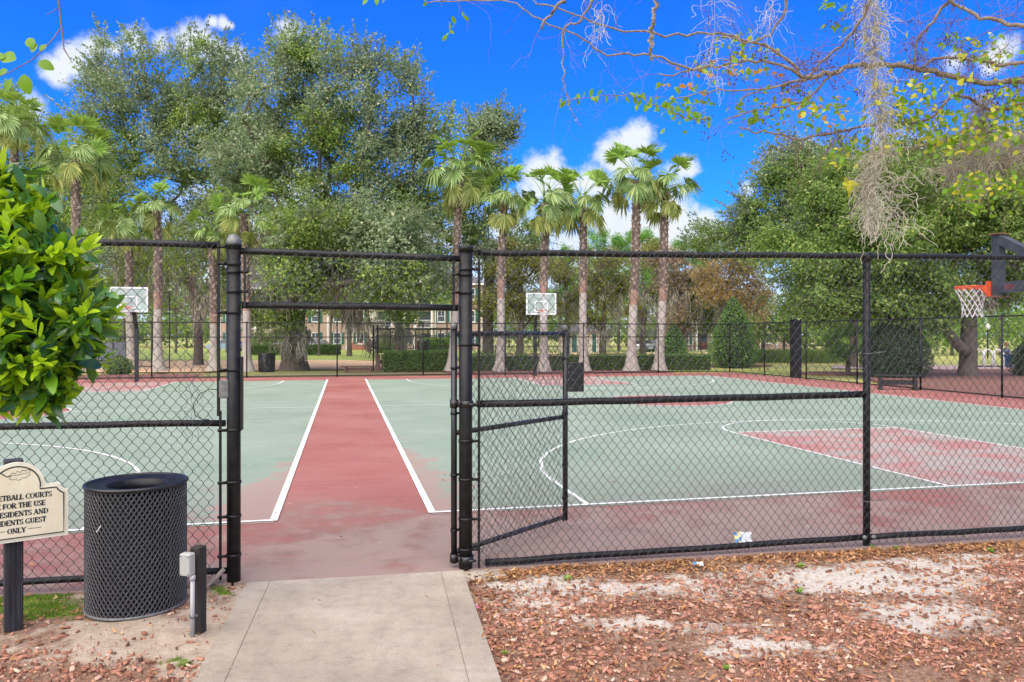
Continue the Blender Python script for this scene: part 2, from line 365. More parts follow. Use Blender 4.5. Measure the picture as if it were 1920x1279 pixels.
def catv(parts):
    Vs = []; Fs = []; b = 0
    for V, F in parts: Vs.append(V); Fs.append(F + b); b += len(V)
    return np.concatenate(Vs), np.concatenate(Fs)
def unit(n, r=rng):
    v = r.normal(size=(n, 3)); return v / np.linalg.norm(v, axis=1, keepdims=True)
def leaves(C, size, aspect=.5, up=.25, r=rng, bias=None, tri=False):
    """a diamond-shaped leaf at each point -> (V, F)"""
    N = len(C); a = unit(N, r); nrm_ = unit(N, r); nrm_[:, 2] += up * 2
    if bias is not None: nrm_ = nrm_ + bias
    b = np.cross(a, nrm_); b /= np.maximum(np.linalg.norm(b, axis=1, keepdims=True), 1e-6)
    s = size * r.uniform(.65, 1.3, (N, 1))
    if tri:                              # far foliage: one three-cornered blade each
        V = np.empty((N, 3, 3)); V[:, 0] = C - a * s * .5; V[:, 1] = C + b * s * aspect * .62 + a * s * .2; V[:, 2] = C + a * s * .42 - b * s * aspect * .55
        return V.reshape(-1, 3), np.arange(N * 3).reshape(-1, 3)
    V = np.empty((N, 4, 3))
    V[:, 0] = C - a * s * .5; V[:, 1] = C + b * s * aspect * .5; V[:, 2] = C + a * s * .5; V[:, 3] = C - b * s * aspect * .5
    return V.reshape(-1, 3), np.arange(N * 4).reshape(-1, 4)
def sheet(name, pts, z, mat, parent=None, kind=None, thick=0):
    pts = [(p[0], p[1]) for p in pts]; n = len(pts)
    V = [(x, y, z) for x, y in pts]; F = [list(range(n))]
    if thick:
        V += [(x, y, z - thick) for x, y in pts]
        F += [[i, i + n, (i + 1) % n + n, (i + 1) % n] for i in range(n)]
    return mk(name, V, F, mat, parent, kind=kind)
# ------------------------------------------------------------------ frames of the place
CA = R(12.5); CO = np.array((-.849, 8.04, 0.))
CU = np.array((math.cos(CA), math.sin(CA), 0)); CV = np.array((-math.sin(CA), math.cos(CA), 0))
def C(u, v, z=0.): p = CO + CU * u + CV * v; return np.array((p[0], p[1], z))
FA = R(10.5); FO = np.array((-.376, 6.14, 0.)); FT = np.array((math.cos(FA), math.sin(FA), 0)); FN = np.array((math.sin(FA), -math.cos(FA), 0))
def Fp(s, z=0., off=0.): p = FO + FT * s + FN * off; return np.array((p[0], p[1], z))    # along the near fence; off > 0 towards the camera
def locuv(p): q = np.asarray(p)[:2] - CO[:2]; return (float(q @ CU[:2]), float(q @ CV[:2]))

# ------------------------------------------------------------------ ground
def ground_mat():
    m, t, b = material('lawn'); p = wpos(t)
    a = nz(t, p, .12, 4); f = nz(t, p, 2.5, 5, .65)
    c = rmp(t, a, [(.35, (.30, .36, .08)), (.5, (.40, .42, .11)), (.66, (.46, .41, .17))])
    c2 = rmp(t, f, [(.3, (.55, .58, .5)), (.7, (1.25, 1.2, 1.1))])
    t.links.new(mixc(t, 1., c, c2, 'MULTIPLY'), b.inputs['Base Color']); b.inputs['Roughness'].default_value = .95
    bump(t, b, nz(t, p, 14, 5), .6, .06); return m
M['lawn'] = ground_mat()
def earth_mat():
    """sand, bark-mulch fines and a film of moss, laid out by the vertex masks of the ground sheet"""
    m, t, b = material('sand_and_mulch'); p = wpos(t)
    at = t.nodes.new('ShaderNodeAttribute'); at.attribute_name = 'soil'; sp = t.nodes.new('ShaderNodeSeparateColor'); t.links.new(at.outputs['Color'], sp.inputs[0])
    n1 = nz(t, p, 6, 7, .68); n2 = nz(t, p, 38, 5, .7); n3 = nz(t, p, 2.2, 4)
    sand = rmp(t, n2, [(.3, (.33, .285, .235)), (.5, (.54, .495, .435)), (.75, (.70, .67, .61))])
    mul = rmp(t, n2, [(.28, (.10, .058, .040)), (.5, (.235, .140, .098)), (.72, (.41, .285, .21))])
    moss_ = rmp(t, n2, [(.3, (.10, .13, .02)), (.7, (.30, .36, .05))])
    f = mr(t, mth(t, 'ADD', sp.outputs[0], mth(t, 'MULTIPLY', n1, 1.3)), .95, 1.40)
    g = mr(t, mth(t, 'ADD', sp.outputs[1], mth(t, 'MULTIPLY', n1, 1.2)), .95, 1.25)
    sand = mixc(t, mth(t, 'MULTIPLY', sp.outputs[2], .85), sand, rmp(t, n1, [(.3, (.27, .20, .145)), (.55, (.40, .315, .24)), (.75, (.50, .42, .34))]))
    c = mixc(t, f, mul, sand); c = mixc(t, g, c, moss_)
    t.links.new(c, b.inputs['Base Color']); b.inputs['Roughness'].default_value = .97; b.inputs['Specular IOR Level'].default_value = .15
    bump(t, b, mth(t, 'ADD', mth(t, 'MULTIPLY', n2, .5), n1), .9, .03); return m
M['earth'] = earth_mat()
def conc_mat():
    m, t, b = material('old_concrete'); p = wpos(t)
    n = nz(t, p, 1.1, 6, .62); f = nz(t, p, 120, 3, .7); n2 = nz(t, p, 9, 6, .7)
    c = rmp(t, n, [(.3, (.265, .222, .175)), (.5, (.34, .288, .228)), (.7, (.42, .365, .30))])
    c = mixc(t, 1., c, rmp(t, f, [(.25, (.66, .66, .66)), (.55, (1.02, 1.02, 1.02)), (.8, (1.16, 1.15, 1.13))]), 'MULTIPLY')
    c = mixc(t, 1., c, rmp(t, n2, [(.28, (.74, .74, .75)), (.5, (1, 1, 1)), (.75, (1.1, 1.1, 1.1))]), 'MULTIPLY')
    t.links.new(c, b.inputs['Base Color']); b.inputs['Roughness'].default_value = .9; bump(t, b, f, .35, .004); return m
M['conc'] = conc_mat()
def court_mat(name, cols, kind):
    """acrylic court paint: rolled streaks, faded patches, grime creeping in from the near fence, red showing where the green has worn"""
    m, t, b = material(name); o = coords(t); b.inputs['Roughness'].default_value = .72; b.inputs['Specular IOR Level'].default_value = .3
    sx = t.nodes.new('ShaderNodeSeparateXYZ'); t.links.new(o, sx.inputs[0]); u, v = sx.outputs[0], sx.outputs[1]
    st = nz(t, stretch(t, o, (.35, 6, 1)), 1.6, 6, .65); pa = nz(t, o, .42, 5, .6); fi = nz(t, o, 60, 3, .7); mid = nz(t, o, 2.4, 6, .66)
    a, bb, grime, other = cols
    c = rmp(t, pa, [(.32, a), (.68, bb)])
    c = mixc(t, 1., c, rmp(t, st, [(.28, (.88, .88, .88)), (.5, (1, 1, 1)), (.74, (1.08, 1.08, 1.08))]), 'MULTIPLY')
    c = mixc(t, 1., c, rmp(t, fi, [(.2, (.86, .86, .86)), (.6, (1.03, 1.03, 1.03)), (.8, (1.12, 1.12, 1.12))]), 'MULTIPLY')
    gr = mr(t, mth(t, 'ADD', v, mth(t, 'MULTIPLY', mid, -3.4)), -2.6, 1.6 if kind == 'green' else .4, .92, 0)
    gr = mth(t, 'MULTIPLY', gr, mr(t, mth(t, 'ADD', mth(t, 'MULTIPLY', pa, .5), mth(t, 'MULTIPLY', st, .5)), .38, .58, .12, .95))
    c = mixc(t, gr, c, grime)
    # pale and red worn patches
    wv = mth(t, 'ADD', mid, mth(t, 'MULTIPLY', pa, .9))
    if kind == 'green':
        e1 = mr(t, mth(t, 'ABSOLUTE', mth(t, 'ADD', u, .8)), .8, 2.7, .42, -.28, False)
        e2 = mr(t, v, 0, 11, .12, -.42, False)
        w = mr(t, mth(t, 'ADD', mth(t, 'ADD', wv, e1), e2), 1.19, 1.34, 0, .62)
    elif kind == 'lane':
        w = mr(t, wv, .84, 1.06, 0, .85)
    else:
        w = mr(t, mth(t, 'ADD', wv, mr(t, v, -2.3, 2.0, .38, -.12, False)), 1.0, 1.3, 0, .8)
    c = mixc(t, w, c, other)
    pd = nz(t, o, .9, 3, .5); c = mixc(t, 1., c, rmp(t, pd, [(.30, (.90, .90, .91)), (.36, (.985, .985, .98)), (.375, (1.05, 1.05, 1.05)), (.39, (1, 1, 1)), (.60, (1, 1, 1)), (.615, (1.04, 1.04, 1.04)), (.63, (.95, .95, .955)), (.8, (.90, .90, .91))]), 'MULTIPLY')
    sc2 = nz(t, stretch(t, o, (2.5, .7, 1)), 9, 8, .8); c = mixc(t, mr(t, sc2, .62, .72, 0, .35), c, grime); c = mixc(t, mr(t, sc2, .36, .28, 0, .22), c, (.5, .49, .46))
    sp = nz(t, o, 5.5, 2, .5); c = mixc(t, mr(t, sp, .735, .76, 0, .55), c, (.40, .38, .36))
    t.links.new(c, b.inputs['Base Color']); bump(t, b, fi, .12, .004); return m
GRN1, GRN2 = (.192, .255, .193), (.258, .312, .25)
RED1, RED2 = (.270, .088, .074), (.335, .148, .125)
M['courtgreen'] = court_mat('court_green_paint', (GRN1, GRN2, (.165, .165, .140), (.335, .190, .165)), 'green')
M['courtred'] = court_mat('court_red_paint', (RED1, RED2, (.150, .112, .092), (.275, .205, .172)), 'red')
M['courtlane'] = court_mat('court_lane_paint', ((.34, .145, .13), (.40, .215, .19), (.2, .17, .16), (.31, .30, .265)), 'lane')
def line_mat():
    m, t, b = material('white_court_line'); o = coords(t)
    c = rmp(t, nz(t, o, 7, 8, .8), [(.30, (.30, .33, .30)), (.40, (.56, .58, .56)), (.5, (.74, .74, .73)), (.75, (.80, .80, .79))])
    t.links.new(c, b.inputs['Base Color']); b.inputs['Roughness'].default_value = .7; return m
M['line'] = line_mat()

far = [(-900, -200), (1500, -200), (1500, 3000), (-1500, 3000)]
sheet('ground', [(-2500, -300), (2500, -300), (2500, 4000), (-2500, 4000)], -.09, M['lawn'], kind='structure')

from mathutils import noise as mnoise
# sand and mulch this side of the fence
def soil(x, y):
    def e(px, py, rx, ry):               # soft ellipse on the ground, given in ground metres round a point
        c = G(px, py, -.04); return np.clip(1.2 - .75 * np.sqrt(((x - c[0]) / rx) ** 2 + ((y - c[1]) / ry) ** 2), 0, 1)
    sh_ = np.shape(x); xf, yf = np.ravel(x), np.ravel(y)
    wx = np.array([mnoise.noise((a * 2.6, c * 4.2, 1.7)) * .34 + mnoise.noise((a * 8, c * 12, 5.)) * .16 + mnoise.noise((a * 22, c * 34, 5.)) * .10 for a, c in zip(xf, yf)]).reshape(sh_)
    wy = np.array([mnoise.noise((a * 2.6, c * 4.2, 9.7)) * .14 + mnoise.noise((a * 8, c * 12, 3.)) * .08 + mnoise.noise((a * 22, c * 34, 3.)) * .05 for a, c in zip(xf, yf)]).reshape(sh_)
    x = x + wx; y = y + wy
    s = np.zeros_like(x)
    for q in ((1140, 1104, .62, .13), (1010, 1100, .55, .16), (1600, 1092, .75, .19), (1740, 1058, .75, .16), (1850, 1045, .5, .14), (1660, 1108, .42, .10), (1560, 1103, .32, .10), (1215, 1168, .30, .11), (1710, 1178, .26, .12),
              (1425, 1215, .24, .10), (990, 1165, .26, .05), (1280, 1082, .35, .06), (300, 1200, .9, .42), (430, 1130, .22, .5), (350, 1110, .3, .4), (90, 1125, .6, .2), (270, 1172, .5, .16), (380, 1250, .25, .3)):
        s = np.maximum(s, e(*q))
    for q, wt in (((1180, 1105, 1.5, .26), .78), ((1640, 1085, 1.3, .36), .9), ((1250, 1175, 1.1, .19), .66), ((1720, 1150, .5, .40), .8), ((1450, 1060, .9, .12), .6), ((1000, 1130, .5, .28), .75), ((1430, 1215, .5, .18), .7)):
        s = np.maximum(s, wt * e(*q) / 1.0)
    g = np.zeros_like(x)
    for q in ((70, 1150, .32, .16), (110, 1112, .36, .12), (20, 1130, .3, .15), (385, 1118, .10, .12), (392, 1085, .12, .05), (330, 1250, .07, .06)):
        g = np.maximum(g, e(*q))
    return s, g
nx, ny = 300, 125
xs = np.linspace(-6.5, 8.5, nx); ts = np.linspace(0, 1, ny)
GX = np.repeat(xs[None], ny, 0); fy = FO[1] + (GX - FO[0]) * math.tan(FA) - .02
GY = 2.6 + (fy - 2.6) * ts[:, None]
from mathutils import noise as mnoise
zz = np.array([mnoise.noise((x * 1.3, y * 1.3, 3.1)) * .020 + mnoise.noise((x * 5, y * 5, 8.)) * .008 for x, y in zip(GX.ravel(), GY.ravel())])
GZ = -.036 + zz; GZ = np.where(GX.ravel() < -1.3, GZ + .012, GZ)
V = np.stack([GX.ravel(), GY.ravel(), GZ], 1)
ii = np.arange(nx * ny).reshape(ny, nx); F = np.stack([ii[:-1, :-1], ii[:-1, 1:], ii[1:, 1:], ii[1:, :-1]], -1).reshape(-1, 4)
earth = mk('sandy_ground', V, F, M['earth'], smooth=True, kind='structure')
SS, GG = soil(V[:, 0], V[:, 1])
ca = earth.data.color_attributes.new('soil', 'FLOAT_COLOR', 'POINT')
ca.data.foreach_set('color', np.stack([SS, GG, np.clip((-1. - V[:, 0]) * 2, .15, 1), np.ones_like(SS)], 1).astype(np.float32).ravel())
def earth_z(x, y): return -.036 + mnoise.noise((x * 1.3, y * 1.3, 3.1)) * .020 + mnoise.noise((x * 5, y * 5, 8.)) * .008 + (.012 if x < -1.3 else 0)

# concrete path: a middle slab, two trowelled edge bands, a tooled joint across
pl = [(-1.75, -.058), (-2.07, -.444)]
def pth(f, s):                           # f across 0..1, s along the path (0 at y = 6.1, + towards the camera)
    k = 1.72; W2 = 1.66
    p = Fp(-.03, 0, .0) - FT * (W2 * (1 - f)) + FN * s; return (p[0] - s * .012, p[1])
path = thing('concrete_path', 'x', 'path', Fp(-.9, 0, .8)); del path['label']; del path['category']; path['kind'] = 'structure'
def slab(name, f0, f1, s0, s1): 
    g = .004
    b = MB(); q = [pth(f0, s0), pth(f1, s0), pth(f1, s1), pth(f0, s1)]
    c = np.mean(np.array(q), 0); top = [tuple(np.array(p) + (c - np.array(p)) * .004) for p in q]
    b.add([(x, y, -.002) for x, y in top] + [(x, y, -.008) for x, y in q] + [(x, y, -.14) for x, y in q],
          [(3, 2, 1, 0)] + [(i, (i + 1) % 4, (i + 1) % 4 + 4, i + 4) for i in range(4)] + [(i + 4, (i + 1) % 4 + 4, (i + 1) % 4 + 8, i + 8) for i in range(4)])
    return b.build(name, M['conc'], path)
e = .105; jg = .0009
q_ = [pth(.002, .035), pth(.998, .035), pth(.998, 3.6), pth(.002, 3.6)]; sheet('slab_bed', q_, -.0085, M['conc'], path)
for s0, s1 in ((.03, 1.575), (1.583, 3.6)):
    slab('slab', 0, e - jg, s0, s1); slab('slab', e, 1 - e, s0, s1); slab('slab', 1 - e + jg, 1, s0, s1)

# ------------------------------------------------------------------ the courts
court = bpy.data.objects.new('court_slab', None); COL.objects.link(court); court.location = CO; court.rotation_euler = (0, 0, CA); court['kind'] = 'structure'
ORG['court_slab'] = np.zeros(3)
UR, VF = 18.55, 27.75                    # fence lines: right and far
nl, nr = locuv(Fp(-24, 0, .05)), locuv(Fp(19.6, 0, .05))
sheet('red_surface', [nl, nr, (UR + .1, VF), (-30, VF)], 0, M['courtred'], court, thick=.16)
RC, LC, WH, LEN, UE = 8.28, -9.4, 7.62, 25.1, 15.9
def rect(a, b, c, d): return [(a, c), (b, c), (b, d), (a, d)]
# edges of the green are not ruler straight
def ragged(u0, u1, v0, v1, amp=.05, worn=()):
    pts = []; r = random.Random(3)
    for (a, b) in (((u0, v0), (u1, v0)), ((u1, v0), (u1, v1)), ((u1, v1), (u0, v1)), ((u0, v1), (u0, v0))):
        for i in range(30):
            k = i / 30; pts.append((a[0] + (b[0] - a[0]) * k + r.uniform(-amp, amp) * .4, a[1] + (b[1] - a[1]) * k + r.uniform(-amp, amp) * .4))
    return pts
sheet('green_surface', ragged(0, UE, -.08, LEN), .004, M['courtgreen'], court)
sheet('green_surface', ragged(-17.2, -1.61, -.08, LEN), .004, M['courtgreen'], court)
def disc(cx, cy, r, n=48): return [(cx + r * math.cos(2 * math.pi * i / n), cy + r * math.sin(2 * math.pi * i / n)) for i in range(n)]
for c in (RC, LC):
    sheet('free_throw_lane', rect(c - 1.83, c + 1.83, 0, 5.37), .008, M['courtlane'], court)
    sheet('free_throw_lane', rect(c - 1.83, c + 1.83, LEN - 5.37, LEN), .008, M['courtlane'], court)
    sheet('centre_circle', disc(c, LEN / 2, 1.83), .008, M['courtred'], court)
def strip(pts, w, z, closed=False):
    n = len(pts); V = []; F = []
    for i in range(n):
        a = np.array(pts[(i - 1) % n] if closed or i else pts[0]); b = np.array(pts[(i + 1) % n] if closed or i < n - 1 else pts[-1])
        d = b - a; d = d / np.linalg.norm(d); q = np.array((-d[1], d[0])) * w / 2; p = np.array(pts[i])
        V += [(*(p + q), z), (*(p - q), z)]
    for i in range(n if closed else n - 1):
        j = (i + 1) % n; F.append((2 * i, 2 * i + 1, 2 * j + 1, 2 * j))
    return V, F
def arc(cx, cy, r, a0, a1, n=48): return [(cx + r * math.cos(R(a0 + (a1 - a0) * i / n)), cy + r * math.sin(R(a0 + (a1 - a0) * i / n))) for i in range(n + 1)]
def line(pts, w=.055, z=.012, closed=False):
    V, F = strip(pts, w, z, closed); mk('white_line', V, F, M['line'], court)
line([(-.0, 0.03), (0, LEN + .4)], .075); line([(-1.61, .03), (-1.61, LEN + .4)], .075)
line([(-.037, 0), (UE, 0)], .055); line([(-17.2, 0), (-1.573, 0)], .055)
line([(UE, .03), (UE, LEN)]); line([(-17.2, .03), (-17.2, LEN)])
for c, (a, b) in ((RC, (.04, UE - .03)), (LC, (-17.17, -1.65))):
    line([(a, LEN / 2), (c - 1.86, LEN / 2)], .045); line([(c + 1.86, LEN / 2), (b, LEN / 2)], .045)
    line(disc(c, LEN / 2, 1.83, 64), .05, closed=True)
    for s, v0 in ((1, 0.0), (-1, LEN)):
        f = lambda q: [(u, v0 + s * v) for u, v in q]
        ra, kv = (6.55, .93) if c > 0 else (6.02, 1.0)
        sq = lambda q, v1: [(u, v1 + (v - v1) * kv) for u, v in q]
        line(f([(c - ra, .03), (c - ra, 1.4)] + sq(arc(c, 1.4, ra, 180, 0, 72), 1.4)[1:] + [(c + ra, .03)]) if c < 0 or s < 0 else f([(c - ra, .03), (c - ra, 1.4)] + [(u, 1.4 + (v - 1.4) * .875) for u, v in arc(c, 1.4, ra, 180, 0, 72)][1:] + [(c + ra, .03)]), .05)
        line(f([(c - 1.83, .03), (c - 1.83, 5.37), (c - 1.829, 5.37), (c + 1.829, 5.37), (c + 1.83, 5.37), (c + 1.83, .03)]), .05, .0125)
        line(f(sq(arc(c, 5.37, 1.83, 180, 0), 5.37)), .05, .0131)

# beds and fields beyond the far fence
def bed_mat(name, stops, scale=5, brightness=1):
    m, t, b = material(name); p = wpos(t)
    c = rmp(t, nz(t, p, scale, 7, .75), stops); t.links.new(c, b.inputs['Base Color']); b.inputs['Roughness'].default_value = .97
    bump(t, b, nz(t, p, scale * 2, 5), .8, .06); return m
M['bed'] = bed_mat('red_mulch', [(.3, (.07, .028, .022)), (.5, (.19, .075, .060)), (.7, (.33, .16, .13))])
M['bedbrown'] = bed_mat('brown_mulch', [(.3, (.08, .034, .026)), (.5, (.20, .088, .065)), (.72, (.34, .19, .14))])
M['clay'] = bed_mat('orange_clay', [(.3, (.58, .37, .20)), (.6, (.68, .46, .28)), (.75, (.73, .54, .36))], 1.2)
M['walk'] = bed_mat('pinkish_concrete', [(.3, (.42, .31, .27)), (.7, (.52, .41, .36))], 2)
M['dirtgrass'] = bed_mat('dirt_and_grass', [(.32, (.10, .07, .045)), (.46, (.22, .16, .10)), (.54, (.17, .21, .05)), (.7, (.24, .30, .07))], 1.6)
M['meadow'] = bed_mat('field_grass', [(.3, (.17, .25, .04)), (.5, (.27, .34, .065)), (.7, (.36, .36, .12))], 1.1)
sheet('mulch_bed', [C(-30, VF - .0)[:2], C(UR - 3.2, VF)[:2], C(UR - 2.5, VF + 2.4)[:2], C(8, VF + 4.4)[:2], C(-2, VF + 4.2)[:2], C(-30, VF + 5)[:2]], .015, M['bed'], kind='structure', thick=.1)
sheet('dirt_strip', [C(-7.5, VF + .15)[:2], C(4.2, VF + .15)[:2], C(4, VF + 2.6)[:2], C(-7.5, VF + 4.9)[:2]], .021, M['dirtgrass'], kind='structure')
sheet('clay_field', [G(-400, 697)[:2], G(330, 697)[:2], G(560, 692)[:2], G(716, 691.5)[:2], G(712, 676)[:2], G(620, 674)[:2], G(480, 675)[:2], G(-400, 678)[:2]], -.03, M['clay'], kind='structure')
sheet('field_grass', [G(-700, 674.5)[:2], G(1500, 674.5)[:2], G(1500, 655)[:2], G(-700, 655)[:2]], -.05, M['meadow'], kind='structure')
sheet('outfield_clay', [G(900, 667)[:2], G(1330, 667)[:2], G(1330, 661)[:2], G(900, 661)[:2]], -.02, M['clay'], kind='structure')
sheet('oak_mulch', [C(UR + .1, 6)[:2], G(1700, 727)[:2], G(1620, 709)[:2], G(1700, 697)[:2], G(1800, 692)[:2], G(2150, 692)[:2], C(40, 6)[:2]], .012, M['bedbrown'], kind='structure', thick=.1)
sheet('holly_mulch', [tuple((G(1560, 699) + np.array((1.9 * math.cos(a), 1.2 * math.sin(a), 0)))[:2]) for a in np.linspace(0, 6.2, 20)], .014, M['bedbrown'], kind='structure', thick=.1)
sheet('cone_mulch', [tuple((G(1372, 684) + np.array((2.6 * math.cos(a), 1.5 * math.sin(a), 0)))[:2]) for a in np.linspace(0, 6.2, 20)], .0, M['bedbrown'], kind='structure', thick=.1)
sheet('walkway', [G(1560, 690)[:2], G(2200, 695)[:2], G(2200, 682)[:2], G(1560, 684.5)[:2]], -.025, M['walk'], kind='structure')

# ------------------------------------------------------------------ chain-link fence builder
WX, WZ = .078, .096
def link_mesh(pt, s0, s1, z0, z1, rw=.0025, off=.034, wob=.004, skip=None, n=3, wx=WX, wz=WZ, seed=1):
    """woven zigzag wires between s0..s1, z0..z1; pt(s, z, off) gives the world point. Each wire hooks its neighbours."""
    r = np.random.default_rng(seed); hx, hz_ = wx / 2, wz / 2
    nw = int((s1 - s0) / hx) - 1; nz_ = int((z1 - z0) / hz_) + 1
    k, j = np.meshgrid(np.arange(nw), np.arange(nz_), indexing='ij')
    s = s0 + (k + ((j + k) % 2)) * hx + hx * .25; z = z0 + j * hz_
    amp = wob
    s = s + amp * np.sin(s * 2.1 + z * 3.3 + seed) + amp * .7 * np.sin(s * 5.7 - z * 4.1) + r.normal(0, wob * .28, s.shape)
    z = z + amp * 1.3 * np.sin(s * 3.1 + seed * 2.0) + r.normal(0, wob * .28, s.shape)
    o = off + np.where((j + k) % 2 == 0, .0022, -.0022) + amp * .9 * np.sin(s * 1.7 + z * 2.2)
    T = (FT, FN) 
    pts = pt(s, z, o)
    A = pts[:, :-1].reshape(-1, 3); B = pts[:, 1:].reshape(-1, 3)
    if n >= 3 and wob > 0:               # rounded elbows: split each strand and ease its ends towards the hook
        dv = B - A; c1 = A + dv * .22; c2 = A + dv * .78
        bulge = np.zeros_like(dv); 
        kk = (k[:, :-1]).reshape(-1); jj = (j[:, :-1]).reshape(-1); up = np.where((jj + kk) % 2 == 0, 1., -1.)[:, None]
        vert = np.array((0, 0, 1.))
        c1 = c1 + vert * hz_ * .07; c2 = c2 - vert * hz_ * .07
        return catv([cones(A, c1, rw, rw, n), cones(c1, c2, rw, rw, n), cones(c2, B, rw, rw, n)])
    return cones(A, B, rw, rw, n)
def ptF(s, z, o): return FO + FT * s[..., None] + FN * o[..., None] + np.array((0, 0, 1.)) * z[..., None]
def band(mb, c, r, h, th=.004):          # strap round a post
    mb.lathe([(r, -h / 2), (r + th, -h / 2), (r + th, h / 2), (r, h / 2)], c, 20)
def ties(mb, s0, s1, z, rr, step=.42, seed=2, pt=Fp):
    r = random.Random(seed); s = s0 + .2
    while s < s1 - .1:
        a = [pt(s + .006 * math.sin(t) + r.uniform(-.002, .002), z + (rr + .003) * math.sin(t), (rr + .004) * math.cos(t)) for t in np.linspace(-2.4, 3.3, 11)]
        a.append(pt(s + r.uniform(-.02, .02), z - rr - r.uniform(.01, .035), .03))
        mb.tube(a, .0019, 4); s += step * r.uniform(.7, 1.3)
def knuckles(mb, s0, s1, z, seed=3):     # twisted wire ends along the top selvage
    r = random.Random(seed); s = s0
    while s < s1:
        if r.random() < .6:
            a = [Fp(s, z - .02, .036), Fp(s + .008, z + .006, .040), Fp(s + r.uniform(-.02, .02), z + r.uniform(.01, .028), .036)]
            mb.tube(a, .0019, 3)
        s += WX / 2
# ------------------------------------------------------------------ near fence, left run
fl = thing('chain_link_fence', 'black chain link fence left of the gateway, behind the litter bin and the cream sign', 'fence', Fp(-3.6), group='black chain link fences round the courts')
TOPZ = 2.575
def rail(parent, s0, s1, z0, z1, r=.026, name='top_rail', off=0.):
    k = max(2, int(abs(s1 - s0) / .3)); rr = random.Random(int(s0 * 10) + 77)
    pts = [Fp(s0 + (s1 - s0) * i / k, z0 + (z1 - z0) * i / k + rr.uniform(-.004, .004), off) for i in range(k + 1)]
    return MB().tube(pts, r, 12).build(name, M['black'], parent, True)
SL = -1.79
rail(fl, -6.6, SL - .10, TOPZ + .012, TOPZ); rail(fl, -6.6, SL - .06, 1.235, 1.215, .025, 'middle_rail'); rail(fl, -6.6, SL - .05, .075, .085, .025, 'bottom_rail')
V, F = link_mesh(ptF, -6.5, SL - .085, .03, TOPZ + .01, wob=.007, seed=4); mk('wire_mesh', V, F, M['wire'], fl, kind='stuff')
for s in (-5.0, -6.6): MB().tube([Fp(s, -.2), Fp(s, 2.62)], .03, 12).build('post', M['black'], fl, True)
b = MB(); b.bar(Fp(SL - .105, 1.27, .03), Fp(SL - .105, TOPZ + .03, .03), .024, .006, FN); b.bar(Fp(SL - .092, .02, .03), Fp(SL - .092, 1.31, .03), .020, .006, FN); b.build('tension_bar', M['black'], fl)
b = MB(); ties(b, -5, SL, TOPZ + .003, .026, seed=5); ties(b, -5, SL, 1.225, .025, .5, seed=6); ties(b, -5, SL, .08, .025, .38, seed=7); knuckles(b, -5, SL - .1, TOPZ + .03, 8)
for q in range(3):                       # unravelled wire hanging at the end
    pts = []; s = SL - .36 + q * .05; r = random.Random(q)
    for i in range(16): pts.append(Fp(s + r.uniform(-.02, .02) + .03 * math.sin(i), 1.75 - i * .045, .05 + r.uniform(0, .02)))
    b.tube(pts, .0018, 3)
b.build('tie_wire', M['wire'], fl, kind='stuff')

# ---- right run
fr = thing('chain_link_fence', 'long black chain link fence right of the open gate, above the bark mulch', 'fence', Fp(3.6), group='black chain link fences round the courts')
rail(fr, .10, 9.05, 2.555, 2.662); rail(fr, .09, 3.60, 1.325, 1.355, .030, 'middle_rail'); rail(fr, .16, 3.62, .035, .075, .027, 'bottom_rail'); rail(fr, 3.62, 9.05, .075, .085, .027, 'bottom_rail')
V, F = link_mesh(ptF, .085, 7.0, .0, 2.6, wob=.006, seed=9)
mk('wire_mesh', V, F, M['wire'], fr, kind='stuff')
V, F = link_mesh(ptF, 7.0, 9.0, .03, 2.66, wob=.006, seed=10); mk('wire_mesh', V, F, M['wire'], fr, kind='stuff')
for s in (3.62, 7.1, 9.05):
    MB().tube([Fp(s, -.25), Fp(s, 2.60)], .031, 14).build('post', M['black'], fr, True)
    b = MB(); b.lathe([(.033, -.03), (.036, -.03), (.036, .01), (.028, .022), (0, .026)], Fp(s, 2.585), 16); b.tube([Fp(s - .04, 2.60), Fp(s + .04, 2.602)], .031, 12); b.build('post_cap', M['black'], fr, True)
b = MB(); b.bar(Fp(.105, .0, .03), Fp(.105, 2.49, .03), .020, .006, FN); b.build('tension_bar', M['black'], fr)
b = MB(); ties(b, .2, 7, 2.57, .026, .45, 12); ties(b, .2, 3.6, 1.34, .03, .5, 13); ties(b, .2, 7, .06, .027, .4, 14); knuckles(b, .2, 7, 2.60, 15)
b.build('tie_wire', M['wire'], fr, kind='stuff')
for z, dz in ((1.72, .005), (.40, .004)):
    b = MB(); b.tube([Fp(3.62 + .036 * math.cos(t), z, .036 * math.sin(t)) for t in np.linspace(0, 5.6, 14)] + [Fp(3.62 + .10, z + .012, .04), Fp(3.62 + .17, z + .02, .03)], .004, 5); b.build('wire_loop', M['galv'], fr, True)
b = MB(); b.lathe([(.022, -.012), (.024, 0), (.022, .012), (0, .014)], (0, 0, 0), 12); 
bb = MB()
for s in (3.575, 3.665): bb.lathe([(.0, .0), (.02, .0), (.02, .016), (0, .018)], Fp(s, .082, .03), 12, Matrix.Rotation(R(90), 3, 'X'))
bb.build('rail_bolt', M['galv'], fr, True)
# strip of concrete under the fence foot at the gate
b = MB(); b.bbox(Fp(.10, -.07, .12), (.42, .24, .12), FA, .02); o = b.build('concrete_footing', M['conc'], fr)

